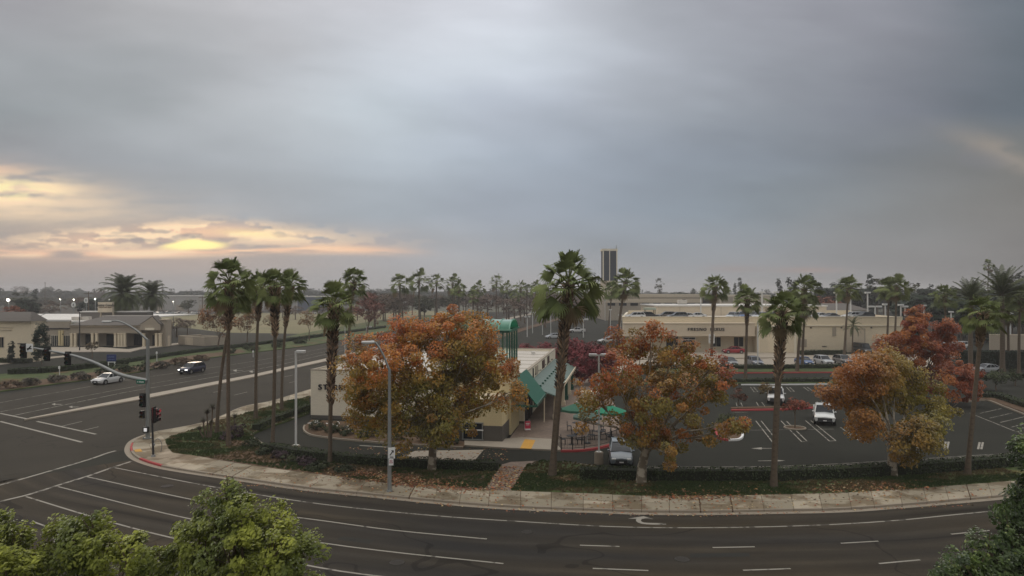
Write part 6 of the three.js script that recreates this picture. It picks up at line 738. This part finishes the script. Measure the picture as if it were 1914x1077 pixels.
// ------------------------------------------------------------------ patio of the café
{
  const P = G([[1049, 842], [1070, 842], [1092, 840], [1120, 835.5], [1143, 829], [1162, 821]], 0.12), g = group('patio_railing', P[0].clone(), 0, 'black metal railing around the cafe patio above the red kerb', 'railing'), rel = P.map((p) => p.clone().sub(P[0])); rel.unshift(V(-0.4, 0, -2.4));
  for (const [n, y, r] of [['top_rail', 1.0, 0.035], ['bottom_rail', 0.18, 0.025]]) mesh(n, tube(rel.map((p) => p.clone().setY(y)), rel.map(() => r), 5), M.black, g);
  const bal = []; for (let i = 0; i + 1 < rel.length; i++) { const a = rel[i], b = rel[i + 1], L = a.distanceTo(b), n = Math.round(L / 0.14); mesh('post', box(0.08, 1.1, 0.08, a.x, 0.55, a.z), M.black, g); for (let k = 1; k < n; k++) { const p = a.clone().lerp(b, k / n); bal.push(box(0.018, 0.82, 0.018, p.x, 0.59, p.z)); } } mesh('post', box(0.08, 1.1, 0.08, rel[rel.length - 1].x, 0.55, rel[rel.length - 1].z), M.black, g); mesh('balusters', mg(bal), M.black, g).userData.kind = 'stuff';
  const table = (p, label) => { const t = group('patio_table', p, 0, label, 'table', 'tables on the cafe patio'); mesh('tabletop', mg([new THREE.CylinderGeometry(0.42, 0.42, 0.035, 20).translate(0, 0.74, 0)]), M.dark, t); mesh('pedestal', mg([cyl(0.035, 0.035, 0.72, 0, 0, 0, 8), cyl(0.28, 0.05, 0.05, 0, 0, 0, 14)]), M.dark, t); return t; };
  const chair = (p, a, label) => { const c = group('patio_chair', p, a, label, 'chair', 'chairs on the cafe patio'); mesh('seat', rbox(0.42, 0.04, 0.42, 0.015, 0, 0.45, 0), M.dark, c); mesh('backrest', mg([box(0.42, 0.06, 0.03, 0, 0.85, -0.2), box(0.42, 0.05, 0.03, 0, 0.66, -0.2), box(0.03, 0.45, 0.03, -0.2, 0.66, -0.2), box(0.03, 0.45, 0.03, 0.2, 0.66, -0.2)]), M.dark, c); for (const x of [-0.18, 0.18]) for (const z of [-0.18, 0.18]) mesh('leg', cyl(0.018, 0.018, 0.44, x, 0, z, 6), M.dark, c); };
  const spots = [[1068, 831, 'nearest the railing corner'], [1088, 822, 'under the grey green umbrella'], [1122, 822, 'right of the lamp pole'], [1078, 805, 'at the back left'], [1142, 812, 'under the bright green umbrella'], [1110, 806, 'at the back middle']];
  spots.forEach(([x, y, l]) => { const p = at(x, y, 0.12); table(p, 'small round dark patio table ' + l); [[0.7, 0, -1.57, 'right'], [-0.7, 0, 1.57, 'left'], [0.05, 0.7, 3.14, 'street']].slice(0, 2 + (x % 2)).forEach(([dx, dz, a, sd]) => chair(p.clone().add(V(dx, 0, dz)), a, `dark patio chair on the ${sd} side of the table ${l}`)); });
  const umb = (p, col, label, r, open = 0.55) => { const u = group('patio_umbrella', p, 0.3, label, 'umbrella', 'umbrellas on the cafe patio'); mesh('pole', cyl(0.03, 0.025, 2.75, 0, 0, 0, 8), M.pole, u); const m = std({ color: rgb(...col), side: THREE.DoubleSide, roughness: 0.8 }), can = mesh('canopy', new THREE.ConeGeometry(r, open, 8, 1, true).translate(0, 2.42 + open / 2 - 0.1, 0), m, u); for (let k = 0; k < 8; k++) { const a = (k + 0.5) * Math.PI / 4, c = Math.cos(Math.PI / 8); mesh('valance', box(2 * r * Math.sin(Math.PI / 8), 0.2, 0.02, 0, 0, 0, -a + Math.PI / 2).translate(Math.cos(a) * r * c, 2.22, Math.sin(a) * r * c), m, can); } mesh('finial', new THREE.SphereGeometry(0.06, 8, 6).translate(0, 2.95, 0), M.pole, u); mesh('foot', cyl(0.3, 0.26, 0.1, 0, 0, 0, 14), M.dark, u); };
  umb(at(1078, 812, 0.12), [0.03, 0.12, 0.075], 'dark green patio umbrella at the back left', 1.45); umb(at(1141, 817, 0.12), [0.01, 0.20, 0.11], 'bright green patio umbrella right of the lamp pole', 1.5); umb(at(1098, 829, 0.12), [0.07, 0.12, 0.095], 'grey green patio umbrella nearest the railing', 1.3);
  const k = group('ordering_kiosk', at(1102, 783, 0.12), -0.18, 'pale stucco planter wall pillar behind the patio umbrellas', 'pillar'); mesh('shaft', box(1.5, 2.6, 1.0, 0, 1.3, 0), M.beige, k); mesh('cap', mg([box(1.8, 0.2, 1.3, 0, 2.7, 0), box(1.65, 0.12, 1.15, 0, 2.54, 0)]), M.white, k);
  const rb = group('menu_arch', at(1052, 722, 0.12), -0.18, 'dark shopfront screen with a pale hooped frame at the arcade end', 'screen'); mesh('panel', box(1.9, 2.4, 0.3, 0, 1.2, 0), M.dark, rb); mesh('hoop', tube(Array.from({ length: 13 }, (_, i) => V(1.05 + Math.sin(i / 12 * Math.PI) * 0.35, 0.2 + i / 12 * 2.3, 0.1)), Array(13).fill(0.07), 5), M.pole, rb);
}

// ------------------------------------------------------------------ vehicles
const WHT = [0.56, 0.56, 0.55], SIL = [0.40, 0.42, 0.44], GRA = [0.10, 0.105, 0.115], BLK = [0.018, 0.018, 0.02], BLU = [0.012, 0.014, 0.04], SKY = [0.03, 0.09, 0.24];
car('sedan', WHT, at(202, 716.5), 257, 'white sedan driving along the far boulevard lane', null);
car('suv', BLU, at(359, 697.5), 257, 'dark blue car with lit headlights on the boulevard', null, true);
car('hatch', [0.16, 0.19, 0.21], at(1160, 862), 263, 'pale silver blue car parked nose to the hedge beside the white trunk', null);
car('pickup', WHT, at(1450, 751), 250, 'white pickup truck facing the camera at the far stalls', null, false, 'pickup truck');
car('pickup', [0.62, 0.64, 0.62], at(1540, 788), 248, 'white pickup truck with dark bumper beside the right autumn tree', null, false, 'pickup truck');
{ const f = at(1371, 660.5, 0.2); car('sedan', [0.32, 0.02, 0.03], f, 183, 'bright red sedan standing on the showroom forecourt', null); }
const DLR = 'cars parked facing out along the showroom drive';
[['sedan', GRA, 1364, 683, 'dark grey car left of the drive lamp, half behind the autumn tree'], ['suv', [0.11, 0.13, 0.17], 1410, 684, 'dark blue grey car at the white drive lamp'], ['sedan', SKY, 1503, 682, 'bright blue car behind the stout palm'], ['suv', SIL, 1539, 682, 'silver white car right of the bright blue one'], ['suv', GRA, 1576, 681, 'grey car at the edge of the right autumn tree']].forEach(([k, c, x, y, l]) => car(k, c, at(x, y), 272, l, DLR));
const T0 = hAt(594, dAt(661)) - 0.75, RFC = 'cars parked on the showroom roof';
[['suv', WHT, 1187, 180, 'white car at the left corner of the roof deck'], ['suv', BLK, 1214, 5, 'black car next to the white roof corner car'], ['suv', [0.12, 0.1, 0.09], 1245, 178, 'brown suv on the roof above the autumn tree'], ['suv', GRA, 1266, 182, 'dark grey suv on the roof left of the white pair'], ['sedan', WHT, 1283, 180, 'white sedan on the roof, left of the pair'], ['sedan', WHT, 1302, 178, 'white sedan on the roof, right of the pair'], ['suv', SIL, 1370, 230, 'silver car on the roof left of the window palm'], ['suv', SKY, 1389, 250, 'blue car on the roof behind the window palm'], ['suv', GRA, 1409, 225, 'grey car on the roof right of the window palm'], ['suv', SIL, 1420, 228, 'pale grey car on the roof before the stout palm'], ['suv', GRA, 1441, 225, 'dark car on the roof behind the stout palm crown'], ['sedan', WHT, 1531, 200, 'white car on the roof right of the stout palm, low'], ['sedan', GRA, 1552, 200, 'dark car on the roof next to the low white one'], ['suv', WHT, 1593, 190, 'white car on the roof behind the garage door palm'], ['suv', GRA, 1604, 195, 'grey car on the roof right of the garage door palm'], ['suv', BLK, 1615, 190, 'black car on the roof, last in the row']].forEach(([k, c, x, hd, l], i) => car(k, c, V(xAt(x, 160 + (i % 3) * 2), T0, -160 - (i % 3) * 2), hd, l, RFC));
car('van', [0.02, 0.022, 0.026], at(1613, 661), 272, 'black van parked at the showroom garage door', null, false, 'van'); car('van', WHT, at(1650, 660), 215, 'white van right of the black van, partly behind red leaves', null, false, 'van'); car('sedan', GRA, at(1678, 661), 215, 'dark car behind the white van', null);
car('pickup', WHT, at(1079, 622), 182, 'white pickup truck far off by the double headed lamp', null, false, 'pickup truck'); car('sedan', WHT, at(1134, 641), 200, 'front white sedan of the pair beyond the plum trees', 'white cars beyond the plum trees'); car('sedan', WHT, at(1146, 637), 200, 'rear white sedan of the pair beyond the plum trees', 'white cars beyond the plum trees'); car('sedan', BLK, at(1150, 632), 200, 'black car behind the white pair beyond the plum trees', null); car('hatch', SIL, at(1034, 633), 195, 'silver car left of the shaggy palm trunk beyond the cafe', null); car('van', WHT, at(1172, 606), 270, 'white van far off at the showroom corner', null, false, 'van');
[['van', WHT, 1772, 650, 235, 'upper white van right of the red tree'], ['suv', WHT, 1768, 655, 215, 'white car in front of the van right of the red tree'], ['suv', WHT, 1884, 654, 200, 'white car at the boundary wall, left of two'], ['suv', SIL, 1898, 655, 200, 'silver car at the boundary wall, right of two'], ['suv', WHT, 1796, 652, 200, 'white car glimpsed behind the palm trunks at right'], ['sedan', SIL, 1845, 697, 185, 'silver car behind the traffic island trees']].forEach(([k, c, x, y, hd, l]) => car(k, c, at(x, y), hd, l, null, false, k === 'van' ? 'van' : 'car'));
[[289, WHT], [297, SIL], [308, GRA], [316, SIL], [324, WHT], [337, BLK], [345, WHT], [362, WHT], [370, SIL], [540, WHT], [556, SIL], [570, WHT], [585, WHT], [600, GRA]].forEach(([x, c], i) => car(i % 3 ? 'sedan' : 'suv', c, V(xAt(x, 430 + (i % 3) * 8), 0, -430 - (i % 3) * 8), 20 + i * 31 % 60, `${['white', 'silver', 'dark', 'silver', 'white', 'black', 'white', 'white', 'silver', 'white', 'silver', 'white', 'white', 'dark'][i]} car in the far lot, number ${['one', 'two', 'three', 'four', 'five', 'six', 'seven', 'eight', 'nine', 'ten', 'eleven', 'twelve', 'thirteen', 'fourteen'][i]} from the date palms`, 'cars in the far lot before the warehouse'));

// ------------------------------------------------------------------ far trees and ground litter
{
  const R = rng(515), tpl = [], mk = (name, blobs, pal, o = {}) => { const g = new THREE.Group(); g.name = name; const add = (n, geo, m) => { const q = new THREE.Mesh(geo, m); q.name = n; q.castShadow = q.receiveShadow = true; g.add(q); }; add('trunk', tube([V(0, 0, 0), V(0, 0.45, 0), V(0, o.tt ?? 0.7, 0)], [0.022, 0.016, 0.006], 5), M.bark); add('crown', crown(blobs, rng(tpl.length * 7 + 3), { per: o.per ?? 560, leaves: o.leaves ?? 13, cr: o.cr ?? 0.05, s: o.s ?? 0.025, inner: 0.35, pal: (p, t, R2) => jit(pal(t), R2, 0.5) }), M.leafDull); tpl.push(g); return g; };
  const cone = (w, n, y0 = 0.1) => Array.from({ length: n }, (_, i) => { const t = i / (n - 1); return [(R() - 0.5) * 0.02, mix(y0, 0.95, t), (R() - 0.5) * 0.02, mix(w, 0.02, Math.pow(t, 0.85)), mix(0.09, 0.05, t)]; });
  const round = (k, sd) => { const q = rng(sd), L = []; for (let i = 0; i < k; i++) { const a = q() * 6.28, d = q() * 0.22; L.push([Math.cos(a) * d, 0.5 + 0.32 * q(), Math.sin(a) * d, 0.14 + 0.1 * q()]); } return L; };
  const DG = (t) => lerp3([0.018, 0.032, 0.019], [0.036, 0.054, 0.028], t), OLV = (t) => lerp3([0.05, 0.055, 0.028], [0.085, 0.085, 0.042], t), BR = (t) => lerp3([0.12, 0.085, 0.065], [0.18, 0.125, 0.09], t), RD = (t) => lerp3([0.22, 0.06, 0.03], [0.26, 0.10, 0.04], t);
  mk('conifer', cone(0.16, 9), DG); mk('conifer', cone(0.11, 10, 0.2), DG); mk('conifer', cone(0.2, 8, 0.05), DG);
  mk('broadleaf_tree', round(9, 1), OLV); mk('broadleaf_tree', round(13, 2), DG, { s: 0.034, per: 640 }); mk('broadleaf_tree', round(8, 3), OLV);
  mk('bare_tree', round(10, 4), BR, { per: 560, leaves: 12, s: 0.017 }); mk('bare_tree', round(12, 5), BR, { per: 560, leaves: 12, s: 0.017 }); mk('autumn_tree', round(9, 6), RD);
  mk('eucalyptus_tree', [[0, 0.9, 0, 0.1], [0.08, 0.74, 0.03, 0.11], [-0.1, 0.66, 0, 0.1], [0.05, 0.55, 0, 0.1], [0, 0.42, 0.05, 0.09]], OLV);
  const lab = { conifer: 'hazy pointed conifer on the far skyline', broadleaf_tree: 'hazy round green tree on the far skyline', bare_tree: 'hazy bare brown tree beyond the lots', autumn_tree: 'hazy red autumn tree beyond the roofs', eucalyptus_tree: 'hazy tall loose gum tree on the far skyline' };
  const put = (i, px, py, D, wide = 1, label) => { const h = hAt(py, D), c = tpl[i]; copy(c, c.name, V(xAt(px, D), -0.02, -D), R() * 6.28, [h * wide, h, h * wide], label ?? lab[c.name], 'tree', label ? undefined : 'distant ' + c.name.replace('_', ' ') + 's'); };
  // skyline along the left
  for (let x = -40; x < 700; x += 11) { const k = R(), D = 650 + R() * 600; put(k < 0.6 ? 0 + Math.floor(R() * 3) : k < 0.75 ? 3 + Math.floor(R() * 3) : k < 0.9 ? 6 : 9, x + R() * 10, 546 - R() * (x < 200 ? 13 : 8), D, 1.1 + R() * 0.8); }
  for (const [i, x, y, D, l] of [[4, 50, 557, 290, 'dark green tree below the left skyline, beside the largest lit lamp'], [9, 36, 544, 330, 'tall loose tree right of the largest lit lamp'], [1, 66, 541, 420, 'narrow conifer above the corner shop roof'], [8, 30, 570, 240, 'rust red tree behind the corner shop roof'], [6, 92, 560, 300, 'bare brown tree right of the corner shop roof'], [7, 150, 553, 360, 'wide bare tree above the plaza wing roof'], [4, 175, 556, 340, 'round dark tree left of the shop sign'], [5, 352, 560, 400, 'round grey green tree in front of the warehouse'], [6, 330, 592, 205, 'brown thicket tree right of the plaza shop'], [7, 350, 596, 215, 'second brown thicket tree right of the plaza shop']]) put(i, x, y, D, 1.7, l);
  for (let x = 700; x < 1125; x += 13) put(R() < 0.7 ? 6 + Math.floor(R() * 2) : 3 + Math.floor(R() * 3), x + R() * 12, 556 - R() * 14, 260 + R() * 200, 1.5);
  for (let x = 700; x < 1130; x += 17) put(3 + Math.floor(R() * 3), x + R() * 8, 546 - R() * 8, 700 + R() * 500, 1.5);
  for (let x = 1160; x < 1460; x += 16) { const k = R(); put(k < 0.5 ? Math.floor(R() * 3) : 3 + Math.floor(R() * 3), x + R() * 10, 547 - R() * 7, 900 + R() * 500, 1.2); }
  put(9, 1232, 518, 620, 0.8, 'lone tall loose tree right of the office tower'); put(0, 1383, 519, 430, 0.9, 'tall pointed conifer between two showroom palms'); put(1, 1374, 530, 430, 1, 'narrow conifer left of the tall pointed one'); put(2, 1296, 540, 450, 1.4, 'dark conifer behind the left showroom roof'); put(4, 1268, 545, 420, 2, 'dark round tree left of the dark conifer behind the showroom roof'); put(8, 1550, 552, 300, 2, 'red tree behind the grey hipped roof');
  for (const [x, y, i] of [[1455, 522, 1], [1474, 520, 1], [1486, 524, 0], [1515, 512, 1], [1531, 528, 0], [1545, 535, 4]]) put(i, x, y, 330, 1.2);
  for (let x = 1560; x < 1960; x += 12) put(R() < 0.45 ? Math.floor(R() * 3) : 4, x + R() * 10, 546 - R() * 12, 300 + R() * 160, 1.3);
  for (const [x, y, i, w] of [[1626, 513, 0, 1], [1640, 518, 9, 1.3], [1654, 517, 9, 1.3], [1570, 526, 4, 1.4], [1708, 526, 9, 1.2], [1724, 536, 4, 1.3], [1740, 532, 2, 1.1], [1895, 520, 9, 1.2], [1905, 512, 1, 1.3], [1912, 520, 4, 1.3]]) put(i, x, y, 320, w);
  for (let x = 1690; x < 1960; x += 13) put(R() < 0.3 ? 2 : 4, x + R() * 8, 556 - R() * 10, 175 + R() * 60, 1.5, x < 1e9 && `dark evergreen behind the right palms, ${['first', 'second', 'third', 'fourth', 'fifth', 'sixth', 'seventh', 'eighth', 'ninth', 'tenth', 'eleventh', 'twelfth', 'thirteenth', 'fourteenth', 'fifteenth', 'sixteenth', 'seventeenth', 'eighteenth', 'nineteenth', 'twentieth', 'twenty-first'][(x - 1690) / 13]} from the left`);
  for (const [i, x, y, D, l] of [[8, 668, 572, 330, 'red brown tree left of the pinkish one, far lot'], [7, 528, 572, 360, 'bare tree behind the third palm of the cluster, far lot'], [6, 552, 570, 340, 'bare tree right of the cluster palms, far lot'], [7, 598, 572, 350, 'bare tree below the dark warehouse corner'], [6, 640, 574, 340, 'bare tree behind the sign wall palm, far lot'], [3, 616, 572, 420, 'round green tree right of the dark warehouse'], [7, 720, 566, 320, 'wide bare tree right of the pinkish one'], [6, 745, 562, 310, 'wide bare tree at the first boulevard palm'], [7, 505, 574, 380, 'small bare tree left of the dark warehouse'], [4, 446, 572, 400, 'round dark tree behind the left corner palms, far lot'], [3, 470, 572, 420, 'round green tree between the corner palms, far lot']]) put(i, x, y, D, 1.8, l);
  // woods beyond that read as one mass
  const woods = new THREE.InstancedMesh(tpl[4].children[1].geometry, M.leafDull, 1700), m4 = new THREE.Matrix4(), q = new THREE.Quaternion(); for (let i = 0; i < 1700; i++) { const D = 850 + R() * 1000, a = (R() - 0.5) * 1.6, h = (a < 0 ? 15 : 12) + R() * 7; m4.compose(V(Math.tan(a) * D, -h * 0.2, -D), q.setFromAxisAngle(V(0, 1, 0), R() * 6), V(h * 1.8, h, h * 1.8)); woods.setMatrixAt(i, m4); } woods.name = 'distant_woods'; woods.userData = { kind: 'stuff', label: 'hazy belt of distant woods along the horizon' }; scene.add(woods);
  const belt = new THREE.InstancedMesh(tpl[3].children[1].geometry, M.leafDull, 1100); for (let i = 0; i < 1100; i++) { const left = i % 2, D = left ? 580 + R() * 330 : 420 + R() * 450, px = left ? -60 + R() * 800 : 1130 + R() * 830, h = 6 + R() * 5.5; m4.compose(V(xAt(px, D), -h * 0.2, -D), q.setFromAxisAngle(V(0, 1, 0), R() * 6), V(h * 1.7, h * 1.1, h * 1.7)); belt.setMatrixAt(i, m4); } belt.name = 'distant_treetops'; belt.userData = { kind: 'stuff', label: 'low hazy belt of treetops between the far roofs' }; scene.add(belt);
  // fallen leaves
  const lg = leafGeo([{ p: V(0, 0.012, 0), n: V(0.1, 1, 0.1).normalize(), s: 0.085, c: [1, 1, 1], l: 0.75 }]), NL = 9000, fl = new THREE.InstancedMesh(lg, M.leafDull, NL), C = [[0.30, 0.17, 0.06], [0.36, 0.13, 0.05], [0.24, 0.09, 0.05], [0.18, 0.11, 0.07], [0.46, 0.36, 0.20]];
  let n = 0; const drop = (px, py, h, s = 1) => { if (n >= NL) return; const p = at(px, py, h); m4.compose(p, q.setFromEuler(new THREE.Euler((R() - 0.5) * 0.6, R() * 6.28, (R() - 0.5) * 0.6)), V(1, 1, 1).multiplyScalar((0.6 + 0.8 * R()) * s)); fl.setMatrixAt(n, m4); const c = jit(C[Math.floor(R() * 5)], R, 0.4); fl.setColorAt(n++, rgb(...c)); };
  const g2 = () => (R() + R() + R() - 1.5) / 1.5, wy = (x) => x < 960 ? mix(866, 920, clamp((x - 400) / 550)) : x < 1300 ? mix(920, 930, (x - 960) / 340) : mix(930, 906, (x - 1300) / 560);
  for (let i = 0; i < 3600; i++) { const x = 760 + g2() * 190; drop(x, wy(x) - 4 + g2() * 16 - (x > 905 && x < 960 ? 18 * R() : 0), 0.15); }
  for (let i = 0; i < 1500; i++) { const x = 1320 + g2() * 180; drop(x, wy(x) - 6 + g2() * 14, 0.15); }
  for (let i = 0; i < 900; i++) { const x = 1640 + g2() * 200; drop(x, wy(x) - 6 + g2() * 14, 0.15); }
  for (let i = 0; i < 900; i++) { const x = 380 + R() * 1480; drop(x, wy(x) + R() * 26, 0.15, 0.8); }
  for (let i = 0; i < 700; i++) drop(930 + R() * 60 - (R() * 30), 872 + R() * 46, 0.15); for (let i = 0; i < 500; i++) { const x = 420 + R() * 1400; drop(x, wy(x) + 30 + R() * 8, 0.012, 0.8); } for (let i = 0; i < 400; i++) { const x = 960 + R() * 800; drop(x, wy(x) - 18 - 20 * R(), 0.15, 1); } for (let i = 0; i < 300; i++) drop(650 + R() * 300, 836 + R() * 25, 0.012, 1);
  fl.count = n; fl.name = 'fallen_leaves'; fl.userData = { kind: 'stuff', label: 'scattered brown and orange fallen leaves along the pavement and lawns' }; fl.receiveShadow = true; scene.add(fl);
  // grass tufts on the street lawns
  const bl = []; for (let k = 0; k < 7; k++) { const a = k * 0.9, d = V(Math.cos(a), 0, Math.sin(a)); bl.push({ p: d.clone().multiplyScalar(0.05).add(V(0, 0.05, 0)), n: d.clone().add(V(0, 0.35, 0)).normalize(), s: 0.08, c: [1, 1, 1], l: 0.16 }); }
  const tuft = leafGeo(bl), inPoly = (P, x, z) => { let c = false; for (let i = 0, j = P.length - 1; i < P.length; j = i++) if ((P[i].z > z) !== (P[j].z > z) && x < (P[j].x - P[i].x) * (z - P[i].z) / (P[j].z - P[i].z) + P[i].x) c = !c; return c; };
  const NT = 30000, gr = new THREE.InstancedMesh(tuft, M.leafDull, NT); let t = 0; const boxOf = (P) => [Math.min(...P.map((p) => p.x)), Math.max(...P.map((p) => p.x)), Math.min(...P.map((p) => p.z)), Math.max(...P.map((p) => p.z))];
  for (const [P, cnt] of [[lawnA, 16000], [lawnB, 14000]]) { const [x0, x1, z0, z1] = boxOf(P); for (let i = 0, k = 0; i < cnt && k < cnt * 12; k++) { const x = mix(x0, Math.min(x1, 36), R()), z = mix(z0, z1, R()); if (!inPoly(P, x, z)) continue; i++; const brown = sstep(0.42, 0.62, fbm(x * 0.25 + 4, z * 0.6, 3, 5)); if (brown > 0.6 && R() < 0.6) continue; m4.compose(V(x, 0.135, z), q.setFromAxisAngle(V(0, 1, 0), R() * 6.28), V(1, 1, 1).multiplyScalar(0.6 + 0.8 * R())); gr.setMatrixAt(t, m4); gr.setColorAt(t++, rgb(...jit(lerp3([0.055, 0.085, 0.022], [0.15, 0.11, 0.05], brown), R, 0.5))); } }
  gr.count = t; gr.name = 'grass'; gr.userData = { kind: 'stuff', label: 'short uneven grass of the street lawns' }; scene.add(gr);
  structure('leaf_mulch', flat(bedA, 0.147), M.mulch);
}
renderer.render(scene, camera);
